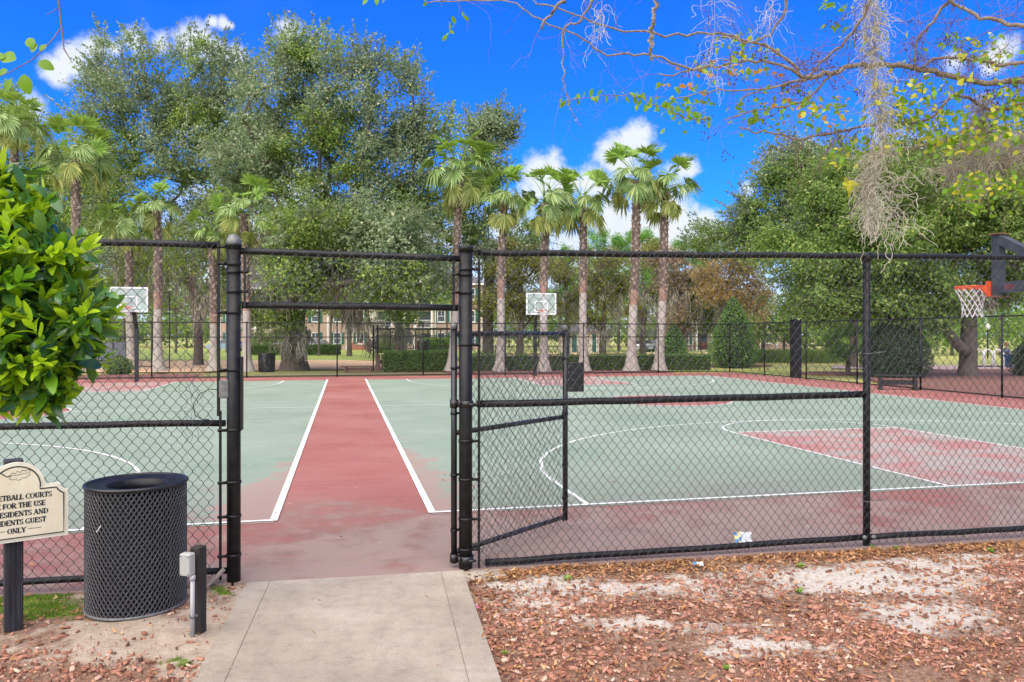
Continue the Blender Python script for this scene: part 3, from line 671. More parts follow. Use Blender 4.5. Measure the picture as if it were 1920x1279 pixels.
# ---- gateway: two posts and the transom panel over the opening
gw = thing('gateway', 'two tall black posts with a mesh transom over the open gateway', 'gate frame', Fp(-.9))
p1 = Fp(SL); p2 = Fp(0)
MB().tube([Fp(SL, -.25), Fp(SL, 2.60)], .051, 20).build('post', M['black'], gw, True)
b = MB(); b.lathe([(.053, -.05), (.056, -.05), (.056, .0), (.052, .018), (.040, .042), (.022, .056), (0, .060)], Fp(SL, 2.605), 20); b.build('dome_cap', M['galv'], gw, True)
b = MB(); band(b, Fp(SL, 2.575), .0565, .022); b.build('cap_ring', M['black'], gw, True)
MB().tube([Fp(0, -.25), Fp(0, 2.585)], .054, 20).build('post', M['black'], gw, True)
b = MB(); b.lathe([(.054, -.02), (.060, -.02), (.060, .022), (.046, .026), (0, .027)], Fp(0, 2.585), 20); b.build('flat_cap', M['black'], gw, True)
def strap(s, side, zs, r):
    for z in zs:
        b = MB(); band(b, Fp(s, z), r, .022, .005); b.bar(Fp(s + side * (r - .005), z, .028), Fp(s + side * (r + .062), z, .030), .008, .022)
        b.tube([Fp(s + side * (r + .05), z, .02), Fp(s + side * (r + .05), z, .052)], .007, 8); b.build('post_strap', M['black'], gw, True)
strap(SL, -1, (2.56, 2.43, 2.06, 1.62, 1.16, .76, .50, .20), .051)
strap(0, 1, (2.57, 2.42, 1.81, 1.32, 1.03, .72, .40, .155), .054)
strap(SL, 1, (2.37, 2.22), .051); strap(0, -1, (2.375, 2.23), .054)
rail(gw, SL, 0, 2.535, 2.505, .026, 'transom_rail'); rail(gw, SL + .06, -.06, 2.118, 2.108, .026, 'transom_rail')
V, F = link_mesh(ptF, SL + .10, -.09, 2.115, 2.52, wob=.005, seed=21, wx=.086, wz=.10); mk('wire_mesh', V, F, M['wire'], gw, kind='stuff')
b = MB(); b.bar(Fp(SL + .085, 2.10, .03), Fp(SL + .085, 2.51, .03), .018, .006, FN); b.bar(Fp(-.10, 2.09, .03), Fp(-.10, 2.49, .03), .018, .006, FN); b.build('tension_bar', M['black'], gw)
b = MB(); ties(b, SL + .1, -.1, 2.113, .026, .26, 22); ties(b, SL + .1, -.1, 2.522, .026, .3, 23); b.build('tie_wire', M['wire'], gw, kind='stuff')
# strike box on the left post and the cable that hangs from it
b = MB(); b.bbox(Fp(SL - .066, 1.475, .02), (.07, .05, .14), FA, .006); bx = b.build('strike_box', M['galv'], gw)
b = MB(); b.bar(Fp(SL + .058, 1.16, 0), Fp(SL + .058, 1.72, 0), .018, .06, FN); b.build('stop_plate', M['black'], gw)
b = MB(); b.tube([Fp(SL - .10, 1.47, .03), Fp(SL - .17, 1.478, .035), Fp(SL - .24, 1.44, .04), Fp(SL - .285, 1.36, .04), Fp(SL - .27, 1.28, .045), Fp(SL - .22, 1.25, .05), Fp(SL - .17, 1.247, .05)], .004, 6); b.build('cable', M['wire'], gw, True)
b = MB(); b.tube([Fp(SL - .06, .11, .05), Fp(SL - .14, .03, .10), Fp(SL - .22, -.03, .16)], [.018, .017, .012], 8); b.build('ground_stake', M['barkpale'], gw, True)

# ---- gate leaf, standing open into the court
H0 = np.array((-.472, 6.16, 0)); E0 = np.array((.526, 7.47, 0)); GD = (E0 - H0) / np.linalg.norm(E0 - H0); GL = np.linalg.norm(E0 - H0); GNn = np.array((GD[1], -GD[0], 0))
gt = thing('gate', 'black chain link gate leaf standing open into the court, lock plate on its edge', 'gate', H0)
def Gp(s, z, o=0.): p = H0 + GD * s + GNn * o; return np.array((p[0], p[1], z))
for s, z0, z1 in ((0, .035, 1.965), (GL, .065, 1.965)):
    MB().tube([Gp(s, z0), Gp(s, z1)], .025, 14).build('stile', M['blacksteel'], gt, True)
    b = MB(); b.lathe([(.027, -.03), (.029, -.03), (.029, 0), (.024, .016), (.012, .026), (0, .028)], Gp(s, z1), 16); b.build('stile_cap', M['galv'], gt, True)
for z0, z1, n_ in ((1.90, 1.90, 'top_rail'), (1.09, 1.085, 'middle_rail'), (.12, .10, 'bottom_rail')):
    MB().tube([Gp(.02, z0), Gp(GL - .02, z1)], .022, 12).build(n_, M['blacksteel'], gt, True)
def ptG(s, z, o): return H0 + GD * s[..., None] + GNn * o[..., None] + np.array((0, 0, 1.)) * z[..., None]
V, F = link_mesh(ptG, .05, GL - .04, .045, 1.93, wob=.006, seed=31, off=.026); mk('wire_mesh', V, F, M['wire'], gt, kind='stuff')
b = MB(); b.bar(Gp(.055, .10, .026), Gp(.055, 1.9, .026), .018, .006, GNn); b.bar(Gp(GL - .075, .06, .026), Gp(GL - .075, 1.9, .026), .018, .006, GNn); b.build('tension_bar', M['black'], gt)
b = MB(); ties(b, .1, GL - .1, 1.90, .022, .3, 32, Gp); ties(b, .1, GL - .1, 1.09, .022, .4, 33, Gp); ties(b, .1, GL - .1, .11, .022, .2, 34, Gp); b.build('tie_wire', M['wire'], gt, kind='stuff')
for z in (.30, .75, 1.25, 1.62):
    b = MB(); band(b, Gp(0, z), .026, .02); b.bar(Gp(.02, z, .01), Gp(.075, z, .02), .007, .018); b.build('stile_strap', M['black'], gt, True)
for z in (.62, 1.12, 1.66, .30):
    b = MB(); band(b, Gp(GL, z), .026, .02); b.bar(Gp(GL - .02, z, .01), Gp(GL - .09, z, .02), .007, .018); b.build('stile_strap', M['black'], gt, True)
for z in (.075, 1.33):                   # hinges, clamped to the post and to the stile
    b = MB(); q = Fp(0, z); h = Gp(0, z)
    band(b, q, .055, .05, .010); band(b, h, .026, .065, .008); b.bar((*h[:2], z), (*(h[:2] + (q[:2] - h[:2]) * .55), z), .022, .045)
    b.tube([(q[0] + .03, q[1] - .075, z + .0), (q[0] + .085, q[1] - .06, z)], .011, 8); b.tube([(q[0] - .045, q[1] - .07, z - .018), (q[0] - .045, q[1] - .07, z + .035)], .012, 8)
    b.build('hinge', M['blacksteel'], gt, True)
b = MB(); pc = Gp(GL + .075, 1.475, .03); ga = math.atan2(GD[1], GD[0])
LA = R(8)
b.bbox((pc[0] + .03, pc[1] - .05, 1.475), (.17, .012, .29), LA, .004); b.bbox((pc[0] - .05, pc[1] - .03, 1.475), (.012, .05, .29), LA, .003)
b.bbox((pc[0] + .02, pc[1] - .02, 1.475), (.13, .035, .24), LA, .004); lp = b.build('lock_plate', M['blacksteel'], gt)
bb = MB()
for dx in (-.035, .0): 
    for dz in (-.11, -.03, .05, .11): bb.lathe([(0, 0), (.006, 0), (.006, .004), (0, .005)], (pc[0] + dx, pc[1] - .058 + dx * .14, 1.475 + dz), 8, Matrix.Rotation(R(90), 3, 'X'))
bb.build('rivet', M['galv'], lp)
# ------------------------------------------------------------------ litter bin of expanded metal
TC = np.array((-2.655, 5.36, -.03)); TR, TH = .322, .90
tb = thing('litter_bin', 'round black expanded metal litter bin with funnel lid beside the fence', 'litter bin', TC)
na, nzr = 62, 33
th = np.linspace(0, 2 * np.pi, na, endpoint=False); V = []; F = []
# strands of the diamond lattice, each a tilted flat ribbon
A = []; B = []
kk, jj = np.meshgrid(np.arange(na), np.arange(nzr), indexing='ij')
dz = (TH - .06) / nzr; da = 2 * np.pi / na
def lat(a, z, r): return np.stack([TC[0] + r * np.cos(a), TC[1] + r * np.sin(a), TC[2] + z], -1)
for sgn in (1, -1):
    a0 = (kk + (jj % 2) * .5) * da; z0 = .03 + jj * dz; a1 = a0 + sgn * .5 * da; z1 = z0 + dz
    V.append(cones(lat(a0, z0, TR).reshape(-1, 3), lat(a1, z1, TR).reshape(-1, 3), .0045, .0045, 4))
# knots where strands meet, a little proud
kn = lat((kk + (jj % 2) * .5) * da, .03 + jj * dz, TR + .002).reshape(-1, 3)
kb = lat((kk + (jj % 2) * .5) * da, .03 + jj * dz, TR - .010).reshape(-1, 3)
V.append(cones(kn, kb, .0072, .0085, 6))
Vv, Ff = catv(V); mk('mesh_body', Vv, Ff, M['binsteel'], tb, kind='stuff')
b = MB(); b.lathe([(TR - .035, .02), (TR - .03, .84), (TR - .045, .84), (TR - .05, .03), (0, .02)], TC, 32); b.build('liner', M['tyre'], tb, True)
b = MB(); b.tube([(TC[0] + (TR + .004) * math.cos(a), TC[1] + (TR + .004) * math.sin(a), TC[2] + .875) for a in np.linspace(0, 2 * math.pi, 41)], .013, 8, False); b.build('rim', M['blacksteel'], tb, True)
b = MB(); b.tube([(TC[0] + (TR + .002) * math.cos(a), TC[1] + (TR + .002) * math.sin(a), TC[2] + .022) for a in np.linspace(0, 2 * math.pi, 41)], .011, 8, False); b.build('base_ring', M['galv'], tb, True)
b = MB(); b.lathe([(TR - .004, .882), (TR - .02, .874), (.222, .860), (.205, .868), (.190, .862), (.184, .76), (.20, .76)], TC, 40); b.build('lid', M['black'], tb, True)
b = MB()
for a in (-1.92, -.4, 1.6): b.bar(lat(np.array(a), np.array(.03), TR - .004), lat(np.array(a), np.array(.87), TR - .004), .022, .006, (math.cos(a), math.sin(a), 0))
b.build('seam_strip', M['blacksteel'], tb)
b = MB(); b.tube([lat(np.array(-1.93), np.array(.60), TR + .008), lat(np.array(-1.82), np.array(.645), TR + .010)], .0035, 6); tag(b.build('cigarette_stub', M['white']), 'thin white stub stuck in the black litter bin mesh', 'cigarette stub')

# ------------------------------------------------------------------ court rules sign
SA = R(37); SD = np.array((math.cos(SA), math.sin(SA), 0)); SN = np.array((math.sin(SA), -math.cos(SA), 0))
SO = P(31, 1016, 4.86)
sg = thing('court_rules_sign', 'cream arched board with green lettering about use of the courts, on a black post', 'sign', (SO[0], SO[1], -.05))
ST = Matrix(((SD[0], -SN[0], 0, SO[0]), (SD[1], -SN[1], 0, SO[1]), (0, 0, 1, SO[2]), (0, 0, 0, 1)))   # local: x along board, y back, z up
def outline(k=0.):
    r = .046 + k; dl = math.degrees(math.asin(k / r)); ra = .156 - k; da_ = math.degrees(math.asin(k / ra))
    h = [(.288 - k, k)]
    h += [(.288 + r * math.cos(R(q)), .352 + r * math.sin(R(q))) for q in np.linspace(270 - dl, 180 + dl, 7)]
    h += [(ra * math.cos(R(q)), .352 + ra * math.sin(R(q))) for q in np.linspace(-da_, 90, 16)]
    return h + [(-x, z) for x, z in reversed(h[:-1])]
def clean(q):
    out = []
    for p in q:
        if not out or math.hypot(p[0] - out[-1][0], p[1] - out[-1][1]) > 1e-4: out.append(p)
    return out
OL = clean(outline(0)); b = MB(); b.prism(OL, ST, .028); bd = b.build('board', M['signedge'], sg)
IL = clean(outline(.016)); b = MB(); b.prism(IL, ST @ Matrix.Translation((0, -.003, 0)), .006); fc = b.build('face', M['cream'], sg)
def flat(b, poly, y=-.0046): b.add([ST @ Vector((x, y, z)) for x, z in poly], [tuple(range(len(poly)))])
def stripxz(b, pts, w, closed=False, y=-.0046):
    V, F = strip(pts, w, 0, closed); b.add([ST @ Vector((v[0], y, v[1])) for v in V], F)
b = MB(); stripxz(b, clean(outline(.026)), .008, True); b.build('border_line', M['ink'], sg)
# serif capitals built from strokes: v stem, h thin bar, d slanted stroke, a arc (thick where it runs upright)
T_, t_ = .25, .115
GLY = {
 'B': (.68, [('v', .15, 0, 1), ('h', .05, .36, .965), ('h', .15, .36, .53), ('h', .05, .36, .035), ('a', .34, .75, .20, .215, -90, 90), ('a', .36, .27, .24, .235, -90, 90)]),
 'A': (.82, [('d', .09, 0, .40, 1, t_), ('d', .70, 0, .38, 1, T_), ('h', .2, .6, .33), ('s', .09, 0), ('s', .70, 0)]),
 'S': (.58, [('a', .29, .73, .18, .235, 35, 270), ('a', .29, .26, .20, .235, 90, -145), ('d', .48, .74, .47, 1.0, t_), ('d', .09, 0, .09, .28, t_)]),
 'K': (.78, [('v', .15, 0, 1), ('s', .15, 0), ('s', .15, 1), ('d', .17, .42, .60, 1, t_), ('d', .33, .58, .66, 0, T_), ('s', .6, 1), ('s', .66, 0)]),
 'E': (.64, [('v', .15, 0, 1), ('h', .05, .56, .965), ('h', .15, .42, .52), ('h', .05, .58, .035), ('d', .55, 1, .55, .76, t_), ('d', .57, 0, .57, .26, t_), ('d', .42, .40, .42, .64, t_)]),
 'T': (.70, [('v', .35, 0, 1), ('h', .06, .64, .965), ('s', .35, 0), ('d', .09, 1, .09, .74, t_), ('d', .61, 1, .61, .74, t_)]),
 'L': (.62, [('v', .15, 0, 1), ('s', .15, 1), ('h', .05, .56, .035), ('d', .56, 0, .56, .28, t_)]),
 'C': (.74, [('a', .40, .5, .28, .46, 50, 310), ('d', .62, .72, .62, 1, t_), ('d', .62, .0, .62, .2, t_)]),
 'O': (.82, [('a', .41, .5, .30, .46, 0, 360)]),
 'U': (.78, [('v', .18, .3, 1), ('a', .39, .32, .21, .29, 180, 360), ('d', .61, .3, .61, 1, t_), ('s', .18, 1), ('s', .61, 1)]),
 'R': (.76, [('v', .15, 0, 1), ('s', .15, 0), ('h', .05, .36, .965), ('h', .15, .36, .50), ('a', .34, .735, .22, .235, -90, 90), ('d', .36, .5, .66, 0, T_), ('s', .67, 0)]),
 'F': (.62, [('v', .15, 0, 1), ('s', .15, 0), ('h', .05, .56, .965), ('h', .15, .42, .50), ('d', .55, 1, .55, .76, t_), ('d', .42, .38, .42, .62, t_)]),
 'H': (.84, [('v', .17, 0, 1), ('v', .66, 0, 1), ('h', .17, .66, .52), ('s', .17, 0), ('s', .17, 1), ('s', .66, 0), ('s', .66, 1)]),
 'I': (.40, [('v', .2, 0, 1), ('s', .2, 0), ('s', .2, 1)]),
 'D': (.80, [('v', .15, 0, 1), ('h', .05, .38, .965), ('h', .05, .38, .035), ('a', .36, .5, .30, .465, -90, 90)]),
 'N': (.84, [('d', .15, 0, .15, 1, t_), ('d', .13, 1, .68, 0, T_), ('d', .68, 0, .68, 1, t_), ('s', .15, 0), ('s', .68, 1), ('s', .13, 1)]),
 'G': (.80, [('a', .40, .5, .28, .46, 50, 330), ('d', .62, .72, .62, 1, t_), ('v', .63, .05, .42), ('s', .62, .45)]),
 'Y': (.76, [('d', .10, 1, .38, .46, T_), ('d', .66, 1, .38, .46, t_), ('v', .38, 0, .5), ('s', .38, 0), ('s', .1, 1), ('s', .66, 1)]),
}
def glyph(b, ch, x, z, h):
    w, st = GLY[ch]
    for q in st:
        if q[0] == 'v': poly = [(q[1] - T_ / 2, q[2]), (q[1] + T_ / 2, q[2]), (q[1] + T_ / 2, q[3]), (q[1] - T_ / 2, q[3])]
        elif q[0] == 'h': poly = [(q[1], q[3] - t_ / 2), (q[2], q[3] - t_ / 2), (q[2], q[3] + t_ / 2), (q[1], q[3] + t_ / 2)]
        elif q[0] == 's':
            zz = (0, t_) if q[2] < .5 else (q[2] - t_, q[2]); poly = [(q[1] - .16, zz[0]), (q[1] + .16, zz[0]), (q[1] + .16, zz[1]), (q[1] - .16, zz[1])]
        elif q[0] == 'd':
            hw = q[5] / 2 * 1.08; poly = [(q[1] - hw, q[2]), (q[1] + hw, q[2]), (q[3] + hw, q[4]), (q[3] - hw, q[4])]
        else:
            _, cx, cz, rx, rz, a0, a1 = q; n = 18; V = []
            for i in range(n + 1):
                a = R(a0 + (a1 - a0) * i / n); k = (t_ + (T_ - t_) * abs(math.cos(a)) ** 1.3) / 2
                V.append(((cx + (rx + k) * math.cos(a), cz + (rz + min(k, .04)) * math.sin(a)), (cx + (rx - k) * math.cos(a), cz + (rz - min(k, .04)) * math.sin(a))))
            for i in range(n):
                flat(b, [(x + px * h, z + pz * h) for px, pz in (V[i][0], V[i][1], V[i + 1][1], V[i + 1][0])])
            continue
        flat(b, [(x + px * h, z + pz * h) for px, pz in poly])
    return w * h * .98
def textline(txt, z, h, cx=0.):
    b = MB(); sp_ = .30 * h; tot = sum(GLY[c][0] * h * .98 if c != ' ' else sp_ for c in txt); x = cx - tot / 2
    for c in txt:
        if c == ' ': x += sp_; continue
        x += glyph(b, c, x, z, h)
    return b, tot
LH = .034
for i, txt in enumerate(('BASKETBALL COURTS', 'ARE FOR THE USE', 'OF RESIDENTS AND', 'RESIDENTS GUEST', 'ONLY')):
    b, tot = textline(txt, .270 - i * .0535, LH)
    if txt == 'ONLY':
        for sx in (-1, 1): flat(b, [(sx * (tot / 2 + .012), .074), (sx * (tot / 2 + .085), .074), (sx * (tot / 2 + .085), .077), (sx * (tot / 2 + .012), .077)])
    b.build('lettering', M['ink'], sg)
# line drawing of an oak leaf on its twig
lf = [(-.075, .445), (-.055, .425), (-.03, .418), (-.04, .408), (-.022, .400), (.0, .405), (.004, .394), (.022, .398), (.03, .408), (.05, .406), (.058, .415), (.074, .425)]
lf2 = [(-.05, .424), (-.03, .432), (-.026, .444), (-.006, .438), (.002, .452), (.022, .444), (.034, .458), (.05, .45), (.064, .46), (.076, .452), (.066, .44), (.074, .43)]
b = MB(); stripxz(b, lf, .003); stripxz(b, lf2, .003); stripxz(b, [(-.055, .425), (.0, .428), (.06, .438)], .0025); stripxz(b, [(-.085, .45), (-.062, .428), (-.045, .42)], .004); b.build('leaf_emblem', M['ink'], sg)
b = MB(); pc = np.array((SO[0], SO[1], 0)) - SN * .082 - SD * .012; b.bbox((pc[0], pc[1], .50), (.105, .092, 1.16), SA, .006)
for k in (-.024, .006, .03): 
    q = pc + SN * .047 + SD * k; b.bar((q[0], q[1], -.05), (q[0], q[1], 1.07), .010, .004, tuple(SD))
b.build('post', M['oldblack'], sg)

# ------------------------------------------------------------------ short timber post with the junction box
ep = thing('utility_post', 'short dark timber post with a grey junction box, by the concrete path', 'utility post', G(357, 1196, -.04))
EA = R(-16); E0_ = G(360, 1196, -.04); ex = np.array((math.cos(EA), math.sin(EA), 0)); ey = np.array((-math.sin(EA), math.cos(EA), 0))
b = MB(); b.bbox((E0_[0] + .02, E0_[1] + .05, .20), (.074, .074, .66), EA, .006); b.build('timber', M['creosote'], ep)
pb = E0_ + ex * -.012 - ey * .025
b = MB(); b.bbox((pb[0], pb[1], .435), (.080, .05, .142), EA, .007); jb = b.build('junction_box', M['greybox'], ep)
bl = MB(); q = pb - ey * .027; bl.bbox((q[0], q[1], .435), (.075, .008, .135), EA, .003); bl.build('cover', M['greybox'], jb)
bl = MB()
for dx in (-.029, .029):
    for dz in (-.056, .056): q = pb - ey * .032 + ex * dx; bl.lathe([(0, 0), (.0045, 0), (.0045, .002), (0, .003)], (q[0], q[1], .435 + dz), 8, Matrix.Rotation(R(90), 3, 'X'))
bl.build('screw', M['galv'], jb)
pq = E0_ + ex * .022 - ey * .022
b = MB(); b.tube([(pq[0], pq[1], -.08), (pq[0], pq[1], .365)], .0135, 12); b.tube([(pq[0], pq[1], .335), (pq[0], pq[1], .366)], .018, 12); b.build('conduit', M['conduit'], ep, True)
b = MB(); band(b, (pq[0], pq[1], .105), .0138, .016, .003); b.bar((pq[0] - .028, pq[1] + .012, .105), (pq[0] + .028, pq[1] + .012, .105), .004, .016); b.build('pipe_clip', M['galv'], ep, True)

# ------------------------------------------------------------------ bark chips, leaf litter, weeds, litter
def on_path(x, y):
    l = -.376 - 1.66 * .983 - .03; t = (6.14 - y) / 1.0
    xl = -2.05 + t * .170 - .02; xr = -.42 + t * .170 + .03
    return (x > xl) & (x < xr)
def fence_y(x): return FO[1] + (x - FO[0]) * math.tan(FA)
def scatter(n, fdens, x0=-4.2, x1=6.4, y0=3.6):
    out = []
    while len(out) < n:
        x = rng.uniform(x0, x1, 4000); f = fence_y(x); y = y0 + (f - .04 - y0) * rng.uniform(0, 1, 4000)
        ok = ~on_path(x, y) & (rng.uniform(0, 1, 4000) < fdens(x, y, f)); out += list(zip(x[ok], y[ok]))
    return np.array(out[:n])
from mathutils import noise as mn
def nzf(x, y, s, o): return np.array([mn.noise((a * s, c * s, o)) for a, c in zip(x, y)])
def dchip(x, y, f):
    s, g = soil(x, y); d = 1.0 - 1.0 * np.clip((s + .30 * nzf(x, y, 3., 4.) + .25 * nzf(x, y, 11., 4.) - .12) * 1.2, 0, 1); d *= np.where(f - y < .45, .25, 1.); d *= np.where(x < -1, np.where(y < 4.55, .75, .22), 1.); d *= 1 - .9 * g
    return np.clip(d * (.62 + .85 * nzf(x, y, 1.6, 9.) + .5 * nzf(x, y, 5., 19.)), .03, 1)
def dleaf(x, y, f):
    s, g = soil(x, y); near = np.exp(-((f - y - .08) / (.26 + .10 * nzf(x, y, 1.5, 33.))) ** 2); left = np.where(x < -1, .05, 1.)
    return np.clip((near * 1.0 + .06) * left * (1 - .75 * s) * np.where((x < .25) & (x > -1) , 1.25, 1.), .004, 1)
def chips(pts, lmin, lmax, seed):
    r = np.random.default_rng(seed); N = len(pts); L_ = r.uniform(lmin, lmax, N) * r.uniform(.6, 1.25, N); Wd = L_ * r.uniform(.28, .6, N); H = r.uniform(.003, .009, N)
    yaw = r.normal(.15, .9, N); t1 = r.normal(0, .22, N); t2 = r.normal(0, .25, N)
    zb = np.array([earth_z(a, c) for a, c in pts]) + r.uniform(.001, .016, N)
    prof = np.array([(-.5, -.15), (-.2, -.5), (.3, -.42), (.5, .05), (.25, .5), (-.3, .42)])
    q = np.repeat(prof[None], N, 0) + r.normal(0, .09, (N, 6, 2))
    V = np.empty((N, 12, 3))
    lx = q[:, :, 0] * L_[:, None]; ly = q[:, :, 1] * Wd[:, None]
    for k in range(2):
        sc_ = 1.0 if k == 0 else .9
        x = lx * sc_; y = ly * sc_; z = x * t1[:, None] + y * t2[:, None] + (H[:, None] if k else -.004) + (r.normal(0, .0012, (N, 6)))
        V[:, k * 6:(k + 1) * 6, 0] = pts[:, :1] + x * np.cos(yaw)[:, None] - y * np.sin(yaw)[:, None]
        V[:, k * 6:(k + 1) * 6, 1] = pts[:, 1:] + x * np.sin(yaw)[:, None] + y * np.cos(yaw)[:, None]
        V[:, k * 6:(k + 1) * 6, 2] = zb[:, None] + z
    b = (np.arange(N) * 12)[:, None]
    quads = [[6, 7, 8, 9], [6, 9, 10, 11]] + [[i, (i + 1) % 6, (i + 1) % 6 + 6, i + 6] for i in range(6)]
    F = np.concatenate([b + np.array(f)[None] for f in quads], 0)
    return V.reshape(-1, 3), F
Vc, Fc = catv([chips(scatter(8200, dchip), .020, .060, 1), chips(scatter(14000, dchip), .007, .024, 2), chips(scatter(260, dchip), .06, .085, 3)])
mk('bark_mulch', Vc, Fc, M['chip'], kind='stuff')
def litter(pts, lmin, lmax, seed):
    """curled dry leaves, five-point blades bent along the midrib"""
    r = np.random.default_rng(seed); N = len(pts); L_ = r.uniform(lmin, lmax, N); yaw = r.uniform(0, 6.28, N); curl = r.uniform(.1, .65, N) * r.choice((-1, 1), N); tilt = r.normal(0, .45, N); w = r.uniform(.35, .6, N)
    zb = np.array([earth_z(a, c) for a, c in pts]) + r.uniform(.006, .030, N)
    base = np.array([(-.5, 0, 0), (-.1, -.5, 1), (.5, 0, .1), (-.1, .5, 1), (0, 0, 0)])
    x = base[None, :, 0] * L_[:, None]; y = base[None, :, 1] * (L_ * w)[:, None]; z = base[None, :, 2] * (L_ * curl * .35)[:, None] + x * tilt[:, None]
    V = np.stack([pts[:, :1] + x * np.cos(yaw)[:, None] - y * np.sin(yaw)[:, None], pts[:, 1:] + x * np.sin(yaw)[:, None] + y * np.cos(yaw)[:, None], zb[:, None] + np.maximum(z, -.008)], -1)
    b = (np.arange(N) * 5)[:, None]; F = np.concatenate([b + np.array(f)[None] for f in ((0, 1, 4), (1, 2, 4), (2, 3, 4), (3, 0, 4))], 0)
    return V.reshape(-1, 3), F
Vc, Fc = catv([litter(scatter(4600, dleaf), .03, .062, 5), litter(scatter(3600, dleaf), .012, .03, 6), litter(scatter(900, dchip), .025, .05, 7), litter(scatter(2200, lambda x, y, f: np.where(x > -1, .5, .04) * (1 + 0 * x)), .01, .026, 8)])
mk('fallen_leaves', Vc, Fc, M['litter'], kind='stuff')
def weed(px, py, n, s, label):
    p = G(px, py, -.03); r = np.random.default_rng(int(px)); b = MB()
    for i in range(n):
        a = r.uniform(0, 6.28); l = s * r.uniform(.5, 1.1); h = l * r.uniform(.3, .9); w = l * r.uniform(.12, .3); o = np.array((math.cos(a), math.sin(a), 0)); q = np.array((-math.sin(a), math.cos(a), 0))
        m_ = p + o * l * .55 + np.array((0, 0, h)); e_ = p + o * l + np.array((0, 0, h * .75))
        b.add([p, m_ + q * w, e_, m_ - q * w], [(0, 1, 2, 3)])
    tag(b.build('weed', M['weed']), label, 'weed', 'weeds in the bare soil')
for q in ((1072, 1063, 16, .05, 'small green weed at the fence foot, just right of the gate'), (1064, 1089, 26, .07, 'bright green weed on the sand below the gate end of the fence'), (1500, 1064, 34, .06, 'grassy tuft on the edge of the pale sand patch, left of the line post'),
          (1632, 1030, 40, .07, 'sprawling weed at the foot of the fence line post'), (1500, 1112, 20, .06, 'thin pale weed growing in the bark mulch'), (950, 1228, 10, .05, 'tiny weed in the mulch beside the concrete path edge'),
          (1858, 1036, 24, .06, 'yellowish tuft under the fence at the far right'), (1362, 1256, 16, .05, 'small yellow green weed low in the red bark mulch'), (345, 1250, 22, .07, 'weed between the dark timber post and the path edge'), (1680, 1030, 22, .05, 'little tuft right of the fence line post')):
    weed(q[0], q[1], q[2], q[3] * .72, q[4])
def crumple(px, py, w, h, mats, label, cat, z=.03, seed=1, stand=.3):
    p = G(px, py, z); r = np.random.default_rng(seed); n = 6; V = []; F = []
    for j in range(n):
        for i in range(n):
            V.append((p[0] + (i / (n - 1) - .5) * w + r.normal(0, w * .04), p[1] + (j / (n - 1) - .5) * h * .5 + r.normal(0, h * .06), p[2] + (j / (n - 1)) * h * stand + r.normal(0, h * .07)))
    for j in range(n - 1):
        for i in range(n - 1): F.append((j * n + i, j * n + i + 1, (j + 1) * n + i + 1, (j + 1) * n + i))
    o = mk(cat.replace(' ', '_'), V, F, mats); tag(o, label, cat)
    for k, f in enumerate(o.data.polygons): f.material_index = 0 if (k % 5) > 1 else min(1 + (k % 3 == 0), len(mats) - 1)
    return o
M['bagw'] = pm('bag_white', (.66, .68, .70), (.5, .55, .6), 40, .35); M['bagb'] = pm('bag_blue', (.05, .20, .46), (.1, .3, .5), 30, .35); M['bagy'] = pm('bag_yellow', (.72, .58, .22), (.6, .4, .2), 30, .35)
crumple(1394, 1024, .15, .15, [M['bagw'], M['bagb'], M['bagy']], 'crumpled white, blue and yellow snack bag against the fence foot', 'snack bag', .0, 4, .75)
crumple(1309, 1059, .09, .07, [M['bagw'], M['bagb']], 'scrap of blue and white wrapper lying in the fallen leaves', 'wrapper', -.02, 5, .3)
b = MB(); q0, q1 = G(880, 1128, -.015), G(900, 1141, -.012); b.tube([q0, q1], .0032, 6); tag(b.build('drinking_straw', M['pink']), 'pink drinking straw in the leaves beside the path', 'straw')
# a few leaves blown onto the court and the path
M['yleaf'] = leafm('yellow_leaf', [(0, (.60, .42, .16)), (1, (.7, .5, .2))], transl=.1, rough=.6)
pp = []; rr = np.random.default_rng(55)
for px, py in ((748, 957), (640, 1012), (460, 1038), (845, 1036), (680, 1061), (485, 1078), (760, 1067), (838, 907), (552, 826), (700, 905), (720, 860), (600, 1130), (588, 1193), (690, 1085), (1150, 905), (1292, 932), (1470, 990), (1430, 990), (800, 1127), (820, 1255), (905, 1195), (1748, 985), (575, 738), (498, 717), (550, 800), (440, 1040), (260, 1020), (80, 1035), (60, 1060), (1320, 1010), (1700, 950)):
    q = G(px, py, .012); pp.append((q[0], q[1]))
for i in range(170):
    u, v = rr.uniform(-14, 15), abs(rr.normal(0, 1)) * 11 - 1; q = C(u, min(v, 27)); pp.append((q[0], q[1]))
for i in range(260):
    u = rr.uniform(-16, 18); q = C(u, 27.6 - abs(rr.normal(0, .55))); pp.append((q[0], q[1]))
pp = np.array(pp); V, F = litter(pp, .025, .07, 71); V[:, 2] = V[:, 2] - np.repeat(np.array([earth_z(a, c) for a, c in pp]), 5) + .014
mk('blown_leaves', V, F, M['litter'], kind='stuff')
# short moss-green grass in the sand on the left
pts = scatter(5200, lambda x, y, f: np.clip(soil(x, y)[1] * 1.3 - .25 + .5 * nzf(x, y, 6., 2.), 0, 1), x0=-4.5, x1=-1.8)
N = len(pts); zb = np.array([earth_z(a, c) for a, c in pts]); A = np.column_stack([pts, zb]); h = rng.uniform(.006, .024, N); B = A + np.column_stack([rng.normal(0, .008, N), rng.normal(0, .008, N), h])
V, F = cones(A, B, .0016, .0004, 3); mk('moss_grass', V, F, M['weed'], kind='stuff')

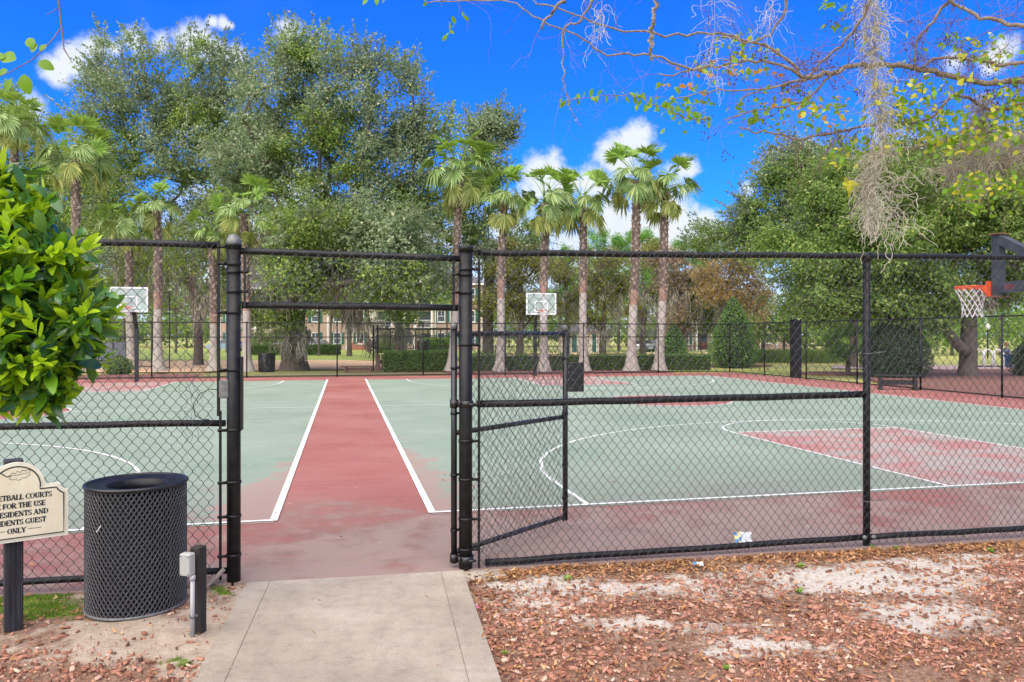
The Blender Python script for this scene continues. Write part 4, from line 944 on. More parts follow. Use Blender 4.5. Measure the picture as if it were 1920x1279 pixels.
# pine straw and twig bits strewn through the mulch
pts = scatter(3600, lambda x, y, f: np.where(x > -1, .6, .16) * (1 + 0 * x)); N = len(pts); zb = np.array([earth_z(a, c) for a, c in pts]); yw = rng.uniform(0, 6.28, N); ln = rng.uniform(.02, .09, N)
A = np.column_stack([pts, zb + rng.uniform(.004, .018, N)]); B = A + np.column_stack([np.cos(yw) * ln, np.sin(yw) * ln, rng.normal(0, .006, N)]); B[:, 2] = np.maximum(B[:, 2], zb + .002)
V, F = cones(A, B, .0013, .0008, 3); mk('pine_straw', V, F, M['litter'], kind='stuff')
# ------------------------------------------------------------------ glossy shrub at the left, big leaves close to the camera
def leaf_mesh(name, mat, Ln, Wd, curl, fold, seed):
    r = random.Random(seed); n = 5; V = []; F = []
    for i in range(n + 1):
        t = i / n; w = Wd * .5 * math.sin(math.pi * min(1, t * .93 + .03)) ** .75 * (1.12 - .3 * t); x = Ln * t; z = curl * Ln * (t - t * t * 1.4) 
        V += [(x, -w, z + fold * w), (x, 0, z), (x, w, z + fold * w)]
    for i in range(n):
        k = i * 3; F += [(k, k + 3, k + 4, k + 1), (k + 1, k + 4, k + 5, k + 2)]
    return np.array(V), np.array(F)
def frame(d, roll):
    d = np.array(d) / np.linalg.norm(d); up = np.array((0, 0, 1.)); s = np.cross(up, d); s /= max(np.linalg.norm(s), 1e-6); n = np.cross(d, s)
    c, q = math.cos(roll), math.sin(roll); s2 = s * c + n * q; n2 = n * c - s * q
    return np.stack([d, s2, n2], 1)
def mat4(Rm, t, k=1.0):
    m = np.eye(4); m[:3, :3] = Rm * k; m[:3, 3] = t; return Matrix(m.tolist())
sh = thing('shrub', 'glossy shrub with yellow green young leaves before the fence at the left edge', 'shrub', (-2.62, 2.95, 0))
SB = np.array((-2.62, 2.95, 0.))
sr = np.random.default_rng(42)
lobes = [(P(-75, 560, 2.55), (.42, .44, .37), 350), (P(60, 640, 2.50), (.215, .26, .19), 86), (np.array((-2.62, 2.8, 1.95)), (.62, .6, .62), 90), (P(-30, 415, 2.6), (.15, .2, .18), 40), (P(150, 590, 2.48), (.11, .14, .10), 22), (P(110, 470, 2.5), (.12, .14, .08), 18), (P(60, 385, 2.52), (.09, .1, .06), 11), (P(0, 352, 2.56), (.13, .16, .09), 24), (P(70, 735, 2.5), (.12, .12, .06), 14)]
shoots = []
for c, rad, n in lobes:
    d = unit(n, sr); rr_ = sr.uniform(.72, 1.06, (n, 1)); 
    for q, k in zip(d, rr_): shoots.append((np.array(c) + q * np.array(rad) * k, q))
protos = {}
for kind_, mt, lw in (('new', 'shrub_new', (.075, .035)), ('mid', 'shrub_mid', (.079, .036)), ('old', 'shrub_old', (.086, .041))):
    protos[kind_] = [leaf_mesh(kind_, M[mt], lw[0] * q, lw[1] * (1.05 - .1 * k), c_, f_, k) for k, (q, c_, f_) in enumerate(((1., .35, .25), (.9, -.25, .35), (1.1, .1, .18), (.78, .5, .3)))]
allv = []; cand = []
for p, out in shoots:
    nlv = sr.integers(7, 11); tip = out * .8 + np.array((0, -.05, .38)) + sr.normal(0, .25, 3); tip /= np.linalg.norm(tip)
    ax = frame(tip, 0); ph = sr.uniform(0, 6.28); young = sr.uniform() < .92
    for i in range(nlv):
        age = i / nlv; a = ph + i * 2.4; spread = .30 + 1.05 * age
        d = ax[:, 0] * math.cos(spread) + (ax[:, 1] * math.cos(a) + ax[:, 2] * math.sin(a)) * math.sin(spread)
        base = p - tip * (.018 + .095 * age) 
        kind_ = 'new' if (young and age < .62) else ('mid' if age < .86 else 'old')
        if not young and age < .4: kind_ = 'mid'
        sc = sr.uniform(.7, 1.12) * (1 if age > .2 else .85)
        cand.append((kind_, int(sr.integers(4)), mat4(frame(d, sr.normal(0, .5)), base, sc), base))
# inner older leaves
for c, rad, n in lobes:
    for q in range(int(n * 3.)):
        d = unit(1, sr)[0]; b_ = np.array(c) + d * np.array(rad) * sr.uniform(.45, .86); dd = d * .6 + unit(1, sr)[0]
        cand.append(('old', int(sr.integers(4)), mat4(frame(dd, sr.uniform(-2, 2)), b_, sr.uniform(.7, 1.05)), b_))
def vis(b_):
    q = b_[1]; px = 960 + b_[0] / q * FPX; return px > -30
order = sorted(range(len(cand)), key=lambda i: (0 if (vis(cand[i][3]) and cand[i][0] != 'old') else 1, cand[i][3][1] - .35 * (cand[i][3][0] + 2)))
pm_mesh = {}
rest = {'new': [], 'mid': [], 'old': []}
for rank, i in enumerate(order):
    k, v, m4, b_ = cand[i]
    if rank < 300:
        if (k, v) not in pm_mesh:
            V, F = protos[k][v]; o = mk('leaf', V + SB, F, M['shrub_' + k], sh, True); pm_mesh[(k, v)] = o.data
        else:
            o = bpy.data.objects.new('leaf', pm_mesh[(k, v)]); COL.objects.link(o); o.parent = sh; ORG[o.name] = SB
        o.matrix_basis = Matrix.Translation(-Vector(SB)) @ m4
    else:
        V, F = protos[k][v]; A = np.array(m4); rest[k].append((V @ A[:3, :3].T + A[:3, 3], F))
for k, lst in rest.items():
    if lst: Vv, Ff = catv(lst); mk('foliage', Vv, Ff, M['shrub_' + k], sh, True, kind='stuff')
b = MB(); b.tube([SB + (0, 0, -.1), SB + (.02, -.02, .7), SB + (-.03, -.05, 1.3), SB + (.0, -.1, 1.8)], [.05, .04, .034, .02], 8)
for p, out in shoots[::4]:
    s0 = SB + np.array((0, -.06, 1.45)) ; mid = s0 * .5 + p * .5 + np.array((0, 0, -.05)); b.tube([s0, mid, p - out * .03], [.009, .006, .002], 4, False)
b.build('stems', M['twig'], sh, True)

# ------------------------------------------------------------------ crape myrtle reaching in from the right, trunk outside the frame
my = thing('crape_myrtle', 'half bare tree reaching in from the right, with green, yellow and orange leaves', 'tree', (4.9, 4.3, 0))
MYB = np.array((4.9, 4.3, 0.))
mrn = np.random.default_rng(77)
limbs = []
def limb(pts, r0, r1):                   # (px, py, depth) corners, smoothed
    q = [P(*p) for p in pts]; out = []
    for i in range(len(q) - 1):
        p0 = q[max(i - 1, 0)]; p1_ = q[i]; p2_ = q[i + 1]; p3 = q[min(i + 2, len(q) - 1)]
        for t in np.linspace(0, 1, 6)[:-1]:
            out.append(.5 * ((2 * p1_) + (p2_ - p0) * t + (2 * p0 - 5 * p1_ + 4 * p2_ - p3) * t * t + (-p0 + 3 * p1_ - 3 * p2_ + p3) * t ** 3))
    out.append(q[-1]); n = len(out); out = [o + mrn.normal(0, .006, 3) for o in out]
    rad = [r0 + (r1 - r0) * (i / (n - 1)) ** .8 for i in range(n)]
    limbs.append((np.array(out), rad)); return out
main = [((2080, 200, 4.4), (1990, 165, 4.5), (1920, 152, 4.5), (1850, 155, 4.5), (1760, 138, 4.45), (1700, 126, 4.4), (1630, 121, 4.35), (1560, 136, 4.3), (1512, 146, 4.25)),
        ((1512, 146, 4.25), (1450, 95, 4.2), (1350, 63, 4.1), (1250, 66, 4.0), (1150, 53, 3.95), (1060, 22, 3.9), (985, -8, 3.9)),
        ((1510, 146, 4.25), (1440, 116, 4.2), (1390, 116, 4.2), (1310, 130, 4.1), (1235, 140, 4.1)),
        ((1300, 132, 4.1), (1225, 104, 4.0), (1140, 101, 4.0), (1080, 66, 3.95), (1000, 30, 3.9), (940, 2, 3.9), (800, 2, 3.9)),
        ((1930, 195, 4.7), (1860, 205, 4.7), (1790, 178, 4.65), (1740, 225, 4.6), (1640, 232, 4.5), (1560, 248, 4.5), (1500, 260, 4.45), (1440, 248, 4.4), (1385, 241, 4.4)),
        ((1930, 190, 4.6), (1850, 215, 4.6), (1775, 262, 4.55), (1720, 276, 4.5), (1640, 300, 4.5)),
        ((1990, 60, 4.0), (1920, 46, 4.1), (1850, 38, 4.15), (1800, 12, 4.2), (1770, -10, 4.2)),
        ((1800, -20, 4.2), (1750, 40, 4.3), (1718, 80, 4.35), (1714, 130, 4.4)),
        ((1990, 110, 4.3), (1890, 120, 4.35), (1820, 112, 4.4), (1760, 108, 4.4), (1735, 122, 4.4)),
        ((1236, -15, 3.6), (1226, 30, 3.62), (1222, 75, 3.65), (1219, 112, 3.68)),
        ((1990, 300, 5.0), (1900, 296, 5.0), (1850, 300, 4.9), (1790, 320, 4.9)),
        ((1990, 240, 4.8), (1930, 262, 4.8), (1870, 310, 4.8), (1800, 335, 4.8)),
        ((1115, -10, 3.7), (1090, 40, 3.75), (1058, 55, 3.8), (1056, 140, 3.8), (1066, 190, 3.82), (1086, 236, 3.85)),
        ((1480, -10, 4.0), (1450, 60, 4.1), (1400, 80, 4.1), (1350, 62, 4.1)),
        ((1640, -10, 4.1), (1600, 60, 4.2), (1560, 100, 4.3), (1512, 146, 4.25)),
        ((1060, 0, 3.7), (1030, 30, 3.72), (1012, 55, 3.74)), ((1380, 200, 4.3), (1430, 165, 4.3), (1500, 160, 4.3)),
        ((1330, 225, 4.2), (1290, 220, 4.15), (1250, 205, 4.1), (1190, 182, 4.05), (1130, 178, 4.0), (1050, 192, 3.95)),
        ((1512, 150, 4.25), (1420, 168, 4.2), (1330, 170, 4.15), (1270, 185, 4.1)), ((1560, 140, 4.3), (1500, 190, 4.35), (1440, 205, 4.3), (1360, 222, 4.2))]
rads = [(.020, .013), (.009, .0035), (.010, .004), (.007, .003), (.011, .005), (.009, .004), (.013, .008), (.010, .005), (.013, .006), (.010, .007), (.012, .005), (.012, .004), (.007, .0015), (.008, .004), (.010, .006), (.009, .005), (.006, .003), (.005, .0015), (.007, .003), (.008, .003)]
for q, (a, c_) in zip(main, rads): limb(q, a, c_)
b = MB()
tr0 = [MYB + (0, 0, -.2), MYB + (-.1, .05, 1.2), MYB + (-.25, .1, 2.2), np.array(P(2080, 200, 4.4))]
b.tube(tr0, [.11, .09, .06, .036], 10)
for tgt in (P(1990, 60, 4.0), P(1990, 300, 5.0), P(1930, 195, 4.7), P(1990, 110, 4.3), P(1990, 240, 4.8)):
    s0 = MYB + np.array((-.12, .06, 1.6)); m_ = s0 * .45 + tgt * .55 + np.array((.3, 0, .25)); b.tube([s0, m_, tgt], [.05, .03, .014], 8)
m2 = [P(1236, -15, 3.6), P(1500, -160, 3.8), P(1800, -170, 4.2), P(2150, -120, 4.3), MYB + (-.15, .08, 2.0)]; b.tube(m2, [.010, .018, .025, .03, .05], 8); b.tube([P(1770, -10, 4.2), P(1800, -20, 4.2), P(1850, -170, 4.2)], [.012, .012, .014], 8)
m2 = [P(1115, -10, 3.7), P(1300, -110, 3.7), P(1500, -160, 3.8)]; b.tube(m2, [.007, .010, .018], 6)
m2 = [P(1480, -10, 4.0), P(1560, -120, 4.), P(1640, -10, 4.1)]; b.tube(m2, [.008, .012, .010], 6)
for q, rad in limbs: b.tube(q, rad, 8)
b.build('trunk', M['myrtle'], my, True)
# twigs
TA, TB_, Ra, Rb = [], [], [], []; tips = []
def twig(p, d, l, r, depth=0):
    n = 5; pts = [p]
    for i in range(n):
        d = d + mrn.normal(0, .22, 3) + np.array((0, 0, -.04)); d /= np.linalg.norm(d); q = pts[-1] + d * l / n
        TA.append(pts[-1]); TB_.append(q); Ra.append(r * (1 - i / n * .7)); Rb.append(r * (1 - (i + 1) / n * .7)); pts.append(q)
        if depth < 2 and mrn.uniform() < (.55 if depth == 0 else .35): twig(q, d + unit(1, mrn)[0] * .8, l * mrn.uniform(.35, .6), r * .6, depth + 1)
    tips.append((pts[-1], d))
def dens(p):                             # bare twigs thicken towards the right
    px = 960 + p[0] / p[1] * FPX; return .34 if px < 1330 else (.85 if px < 1500 else 3.0)
for q, rad in limbs:
    for i in range(1, len(q)):
        l = np.linalg.norm(q[i] - q[i - 1]); k = l / .075 * dens(q[i])
        for _ in range(int(k) + (mrn.uniform() < k % 1)):
            d = (q[i] - q[i - 1]) / l; s_ = unit(1, mrn)[0]; d2 = d * .55 + s_ * .8; d2[1] *= .7
            twig(q[i - 1] + (q[i] - q[i - 1]) * mrn.uniform(), d2 / np.linalg.norm(d2), mrn.uniform(.12, .42), min(rad[i] * .45, .0021))
V, F = cones(TA, TB_, np.array(Ra), np.array(Rb), 4); mk('twigs', V, F, M['twig'], my, True, kind='stuff')
# lichen on the thick hanging twig and the old limbs
lp_ = []
for li, n in ((9, 160), (0, 260), (4, 120), (6, 80), (12, 30), (1, 40)):
    q, rad = limbs[li]
    for _ in range(n):
        i = mrn.integers(1, len(q)); t = mrn.uniform(); lp_.append(q[i - 1] * (1 - t) + q[i] * t + unit(1, mrn)[0] * rad[i] * 1.02)
V, F = leaves(np.array(lp_), .016, .8, .2, mrn); mk('lichen', V, F, M['lichen'], my, kind='stuff')
# seed heads
sp = []
for p, d in tips:
    px = 960 + p[0] / p[1] * FPX
    if px > 1240 and mrn.uniform() < .035:
        for _ in range(9): sp.append(p + mrn.normal(0, .022, 3))
sp = np.array(sp); V, F = cones(sp - (0, 0, .004), sp + (0, 0, .004), .0042, .0035, 5); mk('seed_pods', V, F, M['berry'], my, kind='stuff')
# leaves: pairs along the leafy sprays, the rest where the photograph has colour
lv = []
def spray(pts, n, mat, s=(.8, 1.1), flatn=.4):
    q = np.array([P(*p) for p in pts]); seg = np.linspace(0, len(q) - 1.001, n)
    for t in seg:
        i = int(t); p = q[i] * (1 - t + i) + q[i + 1] * (t - i)
        for sgn in (1, -1): lv.append((mat, p, np.array((mrn.normal(0, .45), mrn.normal(0, .35), sgn * mrn.uniform(.35, 1.0))), mrn.uniform(*s)))
spray(((1190, 182, 4.05), (1130, 178, 4.0), (1085, 186, 3.97), (1052, 192, 3.95)), 11, 'my_green', (.75, 1.05))
spray(((1262, 210, 4.1), (1190, 182, 4.05)), 8, 'my_green', (.8, 1.1)); spray(((1330, 228, 4.2), (1250, 205, 4.1)), 9, 'my_green', (.7, 1))
spray(((870, 30, 3.9), (845, 52, 3.92), (838, 66, 3.92)), 4, 'my_green', (.8, 1.1)); spray(((724, -8, 3.8), (690, -2, 3.8)), 3, 'my_green', (.9, 1.2)); spray(((800, 3, 3.9), (830, 2, 3.9)), 2, 'my_green', (.6, .8))
def cluster(px, py, rx, ry, n, mix, d=4.4, s=(.65, 1.05)):
    for _ in range(int(n * 1.9)):
        x, y = mrn.normal(0, .55, 2); p = P(px + x * rx, py + y * ry, d + mrn.normal(0, .15)); dd = unit(1, mrn)[0]; dd[2] -= .35
        lv.append((mix[mrn.integers(len(mix))], p, dd, mrn.uniform(*s)))
g, y_, o_ = 'my_green', 'my_yellow', 'my_orange'
for q in ((1290, 200, 60, 30, 34, (g,)), (1290, 165, 60, 16, 14, (g, g, o_)), (1400, 90, 50, 30, 30, (g, g, g, y_)), (1395, 130, 60, 20, 30, (g, g, y_, o_)), (1330, 130, 40, 16, 14, (g, g, o_)), (1430, 215, 60, 40, 34, (g,)),
          (1550, 215, 70, 30, 50, (g, g, y_, g, o_)), (1500, 190, 60, 20, 26, (g, g, y_, o_)), (1640, 270, 50, 20, 30, (y_, g, g)), (1580, 300, 40, 26, 26, (g, g, g, y_)), (1700, 205, 60, 36, 70, (y_, g, g)), (1760, 235, 80, 36, 90, (y_, g, g)),
          (1800, 265, 80, 24, 60, (g, g, g, y_)), (1570, 10, 30, 10, 10, (g,)), (1565, 46, 14, 10, 5, (g,)), (1785, 68, 22, 18, 6, (g,)), (1850, 95, 60, 30, 40, (g, g, g, y_)), (1900, 190, 40, 40, 50, (g, g, g, y_)), (1890, 235, 50, 40, 60, (g, g, g, y_)), (1810, 350, 40, 26, 40, (g, g, g, y_)),
          (1880, 340, 60, 30, 50, (g, g, g, y_)), (1600, 352, 22, 12, 14, (y_,)), (1740, 165, 90, 22, 40, (g, y_)), (1620, 60, 60, 50, 12, (g, y_)), (1840, 390, 40, 14, 12, (g,))): cluster(*q)
lvm = {k: [leaf_mesh(k, None, (.046 * q), .029 * q, c_, f_, i) for i, (q, c_, f_) in enumerate(((1, .3, .2), (.85, -.2, .3), (1.1, .1, .12)))] for k in (g, y_, o_)}
pr = {}; rest = {g: [], y_: [], o_: []}
lv.sort(key=lambda t: -t[3] / t[1][1])
for i, (k, p, d, s) in enumerate(lv):
    v = int(mrn.integers(3)); m4 = mat4(frame(d, mrn.uniform(-1.6, 1.6)), p, s * .92)
    V, F = lvm[k][v]
    if i < 300:
        if (k, v) not in pr: o = mk('leaf', V + MYB, F, M[k], my, True); pr[(k, v)] = o.data
        else: o = bpy.data.objects.new('leaf', pr[(k, v)]); COL.objects.link(o); o.parent = my
        o.matrix_basis = Matrix.Translation(-Vector(MYB)) @ m4
    else: A = np.array(m4); rest[k].append((V @ A[:3, :3].T + A[:3, 3], F))
for k, lst in rest.items():
    if lst: Vv, Ff = catv(lst); mk('foliage', Vv, Ff, M[k], my, True, kind='stuff')

# ---- Spanish moss hanging from the myrtle
def mossy(name, label, spine, width, n, seed, seglen=.017, droop=.8, rr0=.0010):
    """a tuft of curly strands; spine = (px, py, depth) from the top down, width in photo pixels at each corner"""
    r = np.random.default_rng(seed); q = np.array([P(*p) for p in spine]); w = np.array(width, float); A = []; B = []; Rr = []
    for _ in range(n):
        t = r.uniform(0, len(q) - 1.02) ; i = int(t); p = q[i] * (1 - t + i) + q[i + 1] * (t - i); ww = (w[i] * (1 - t + i) + w[i + 1] * (t - i)) / FPX * p[1]
        s0_ = p; p = p + np.array((r.normal(0, .33) * ww, r.normal(0, .33) * ww, 0)); d = unit(1, r)[0]; rad = rr0 * r.uniform(.7, 1.5)
        A.append(s0_); B.append(p); Rr.append(rad * .8)
        for k in range(int(r.integers(5, 12))):
            d = d + unit(1, r)[0] * .75 + np.array((0, 0, -droop * .35)); d /= np.linalg.norm(d); e_ = p + d * seglen * r.uniform(.6, 1.2)
            A.append(p); B.append(e_); Rr.append(rad); p = e_
    A += list(q[:-1]); B += list(q[1:]); Rr += [rr0] * (len(q) - 1)
    V, F = cones(A, B, np.array(Rr), np.array(Rr), 4); tag(mk(name, V, F, M['mossnear'], smooth=True), label, 'spanish moss', 'spanish moss hanging from the crape myrtle')
mossy('spanish_moss', 'long dense column of grey moss hanging from the top edge, right of the bare twigs', ((1634, -20, 4.3), (1640, 60, 4.3), (1636, 130, 4.3), (1650, 200, 4.3), (1660, 260, 4.3)), (32, 42, 32, 30, 34), 640, 1)
mossy('spanish_moss', 'shaggy tail of moss below the myrtle limb, ending above the fence top rail', ((1648, 270, 4.35), (1632, 300, 4.35), (1628, 345, 4.35), (1630, 385, 4.35), (1632, 425, 4.35)), (30, 36, 38, 26, 10), 470, 2)
mossy('spanish_moss', 'thick buff beard of moss near the right edge, below the reddish limb', ((1850, 175, 4.7), (1838, 230, 4.7), (1832, 280, 4.7), (1826, 330, 4.7), (1818, 350, 4.7)), (30, 46, 48, 34, 14), 820, 3)
mossy('spanish_moss', 'loose pale loops of moss dangling between the two thick moss beards', ((1690, 330, 4.5), (1675, 360, 4.5), (1690, 400, 4.5), (1672, 440, 4.5)), (50, 44, 60, 24), 46, 4, .032, .9, .0016)
mossy('spanish_moss', 'wispy moss tangle over the dark oak leaves at the right edge of the frame', ((1920, 250, 4.9), (1880, 290, 4.9), (1840, 310, 4.9), (1780, 320, 4.9)), (120, 110, 100, 80), 760, 5)
mossy('spanish_moss', 'thin bluish wisp of moss against the sky beside the seed heads', ((1340, -10, 4.0), (1340, 60, 4.0), (1330, 110, 4.0), (1345, 170, 4.0)), (34, 30, 30, 24), 46, 6, .022, .8, .0009)
mossy('spanish_moss', 'faint wisp of moss at the top, left of the lichened hanging twig', ((1130, -10, 3.9), (1125, 40, 3.9), (1118, 95, 3.9)), (30, 26, 18), 24, 7, .022, .8, .0009)
mossy('spanish_moss', 'thin moss strands under the top limb, left of the long dense column', ((1450, -10, 4.1), (1446, 30, 4.1), (1440, 70, 4.1)), (40, 34, 24), 28, 8, .022, .8, .0009)

# ------------------------------------------------------------------ sprig hanging in from a tree overhead at the left
lt = thing('sapling', 'slender tree whose bare twig and few round leaves hang into the top left corner', 'tree', (-2.75, 1.6, 0)); LTB = np.array((-2.75, 1.6, 0))
b = MB(); hook = P(112, -60, 2.6)
b.tube([LTB + (0, 0, -.1), LTB + (.05, .1, 1.4), LTB + (.15, .3, 2.4), LTB + (.5, .7, 3.2), hook], [.05, .042, .03, .016, .004], 8)
b.tube([P(112, -60, 2.6), P(110, 0, 2.6), P(115, 50, 2.6), P(120, 92, 2.6), P(136, 118, 2.6)], [.0035, .003, .0026, .0022, .001], 6)
b.tube([P(115, 52, 2.6), P(100, 72, 2.6), P(82, 92, 2.58), P(60, 112, 2.58), P(20, 135, 2.57), P(-20, 150, 2.57)], [.0022, .002, .0018, .0018, .0016, .001], 6)
b.tube([P(111, 14, 2.6), P(98, 22, 2.6), P(86, 27, 2.6)], [.0016, .0013, .0008], 5); b.tube([P(118, 74, 2.6), P(126, 82, 2.6), P(134, 80, 2.6)], [.0016, .0013, .0008], 5)
b.build('trunk', M['twig'], lt, True)
for px, py, ang, s in ((62, 90, 120, .9), (76, 96, 60, .6), (72, 116, -25, 1.0), (30, 112, 165, 1.3), (44, 140, -80, 1.25), (14, 132, 200, .8), (22, 150, 230, .9), (8, 108, 170, .8), (60, 98, 75, .7)):
    V, F = leaf_mesh('l', None, .052 * s, .040 * s, .2, .15, 1); p = P(px, py, 2.58)
    d = np.array((math.cos(R(ang)), .2, math.sin(R(ang)))); A = frame(d, 0.3); n_ = np.array((0, -1, .35)); n_ -= A[:, 0] * (n_ @ A[:, 0]); n_ /= np.linalg.norm(n_); A = np.stack([A[:, 0], np.cross(n_, A[:, 0]), n_], 1)
    mk('leaf', V @ A.T + p, F, M['my_green'], lt, True)
# ------------------------------------------------------------------ trees
def tree(name, label, base, trunk, tr, lobes, leafmat, leafs=.17, per=260, cr=1.1, barkm='bark', moss=(), seed=1, group=None, droop=0., flat_=.62, cat='tree', mat2=None, shellp=2.2, mossw=.034, aspect=.62, dense=1.0, sprig=0):
    """trunk with limbs grown to every leaf clump; lobes = (centre, radii, number of clumps)"""
    r = np.random.default_rng(seed); base = np.array(base, float); root = thing(name, label, cat, base, group=group)
    nodes = [base + np.array((0, 0, -.3)), base + np.array((0, 0, .5))]; par = [-1, 0]
    spine = [base + np.array(p) for p in trunk]
    for p in spine: nodes.append(p); par.append(len(nodes) - 2)
    C_ = []
    for c, rad, n in lobes:
        n = int(n * dense); d = unit(n, r); C_.append(np.array(c) + d * np.array(rad) * (r.uniform(0, 1, (n, 1)) ** (1 / shellp)))
    C_ = np.concatenate(C_); top = spine[-1]
    for c in C_[np.argsort(np.linalg.norm(C_ - spine[0], axis=1))]:
        N = np.array(nodes[2:]); dd = np.linalg.norm(N - c, axis=1) + .5 * np.maximum(0, N[:, 2] - c[2] + .2) + .12 * np.linalg.norm(N - spine[0], axis=1); k = int(np.argmin(dd)) + 2
        p = nodes[k]; l = np.linalg.norm(c - p)
        if l > 2.4:
            m1 = p + (c - p) * .38 + r.normal(0, l * .06, 3) + np.array((0, 0, l * .05)); nodes.append(m1); par.append(k); k = len(nodes) - 1
            m2 = p + (c - p) * .72 + r.normal(0, l * .06, 3) + np.array((0, 0, l * .04)); nodes.append(m2); par.append(k); k = len(nodes) - 1
        nodes.append(c); par.append(k)
    N = len(nodes); cnt = np.zeros(N); ch = np.zeros(N)
    for i in range(N - 1, 0, -1):
        cnt[i] = max(cnt[i], 1); cnt[par[i]] += cnt[i]
    rad = tr * (cnt / cnt[2]) ** .64; rad = np.maximum(rad, .024); rad[0] = tr * 1.55; rad[1] = tr * 1.15
    nodes = np.array(nodes); A = nodes[[par[i] for i in range(1, N)]]; B = nodes[1:]; ra = rad[[par[i] for i in range(1, N)]]; rb = rad[1:]; ra = np.where(np.arange(1, N) > 2, np.minimum(ra, rb * 1.35 + .02), ra)
    big = rb > .10
    parts = [cones(A[big], B[big], ra[big], rb[big], 10)] if big.any() else []
    if (~big).any(): parts.append(cones(A[~big], B[~big], ra[~big], rb[~big], 5))
    V, F = catv(parts); mk('trunk', V, F, M[barkm], root, True)
    # leaf sprays round the clumps
    ns = 16; K = len(C_); ctr = np.repeat(C_, ns, 0); d = unit(K * ns, r); sz = r.uniform(.4, 1.4, (K, 1)).repeat(ns, 0)
    q = ctr + d * np.array((1, 1, flat_)) * cr * sz * r.uniform(.35, 1.15, (K * ns, 1)); q[:, 2] -= droop * np.abs(r.normal(0, 1, K * ns))
    if sprig:
        ctr0 = np.mean(C_, 0); A2 = []; B2 = []; ex = []
        for c in C_:
            for _ in range(sprig):
                o = c - ctr0; o /= np.linalg.norm(o) + 1e-6; dd = o * .8 + unit(1, r)[0] * .7 + np.array((0, 0, .35)); dd /= np.linalg.norm(dd); l = cr * r.uniform(1.0, 1.75); A2.append(c); B2.append(c + dd * l)
                t = r.uniform(.45, 1.05, (22, 1)); ex.append(c + dd * l * t + r.normal(0, .10, (22, 3)) * (1.3 - t))
        q0 = np.concatenate(ex); V, F = leaves(q0, leafs, aspect, .2, r, None, True); mk('sprays', V, F, M[mat2 or leafmat], root); V, F = cones(A2, B2, .018, .006, 3); mk('twigs', V, F, M[barkm], root, kind='stuff')
    m_ = max(1, int(per / ns)); pts = np.repeat(q, m_, 0) + r.normal(0, .25 * cr, (K * ns * m_, 3)) * np.array((1, 1, .7)); bias = (pts - np.repeat(ctr, m_, 0)) / cr * 1.5
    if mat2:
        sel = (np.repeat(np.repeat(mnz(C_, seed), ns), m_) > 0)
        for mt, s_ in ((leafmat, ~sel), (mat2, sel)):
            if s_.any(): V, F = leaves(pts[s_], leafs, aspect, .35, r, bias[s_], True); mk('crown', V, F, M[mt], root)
    else:
        V, F = leaves(pts, leafs, aspect, .35, r, bias, True); mk('crown', V, F, M[leafmat], root)
    if moss:
        Am = []; Bm = []; rm = []
        for c, rx, rz, n, ln in moss:
            for _ in range(n):
                p = np.array(c) + np.array((r.normal(0, rx * .5), r.normal(0, rx * .5), r.normal(0, rz * .5))); l = ln * r.uniform(.4, 1.3)
                for _s in range(int(r.integers(3, 9))):
                    s0 = p + np.array((r.normal(0, .13), r.normal(0, .13), r.uniform(-.2, .2))); k = 4; ll = l * r.uniform(.5, 1.)
                    for j in range(k):
                        e_ = s0 + np.array((r.normal(0, .09), r.normal(0, .09), -ll / k)); Am.append(s0); Bm.append(e_); rm.append(mossw * (1.2 - 1.05 * j / k)); s0 = e_
        V, F = cones(Am, Bm, np.array(rm), np.array(rm) * .6, 3); mk('moss', V, F, M['moss'], root, kind='stuff')
    return root
def extra_limb(root, pts, rr_, mt):
    mk('limb', *(lambda V, F: (np.array([tuple(v) for v in V]), F))(*tube(pts, rr_, 10)), M[mt], root, True)
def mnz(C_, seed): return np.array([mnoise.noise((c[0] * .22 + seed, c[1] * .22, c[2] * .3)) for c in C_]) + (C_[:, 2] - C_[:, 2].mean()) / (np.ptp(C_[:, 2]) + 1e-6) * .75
def lob(px, py, d, rpx, rpy, n, depthr=None):
    c = P(px, py, d); return (c, (rpx / FPX * d, depthr or rpx / FPX * d * .8, rpy / FPX * d), n)
def gp(px, d, z=-.05): return np.array(((px - 960) / FPX * d, d, z))

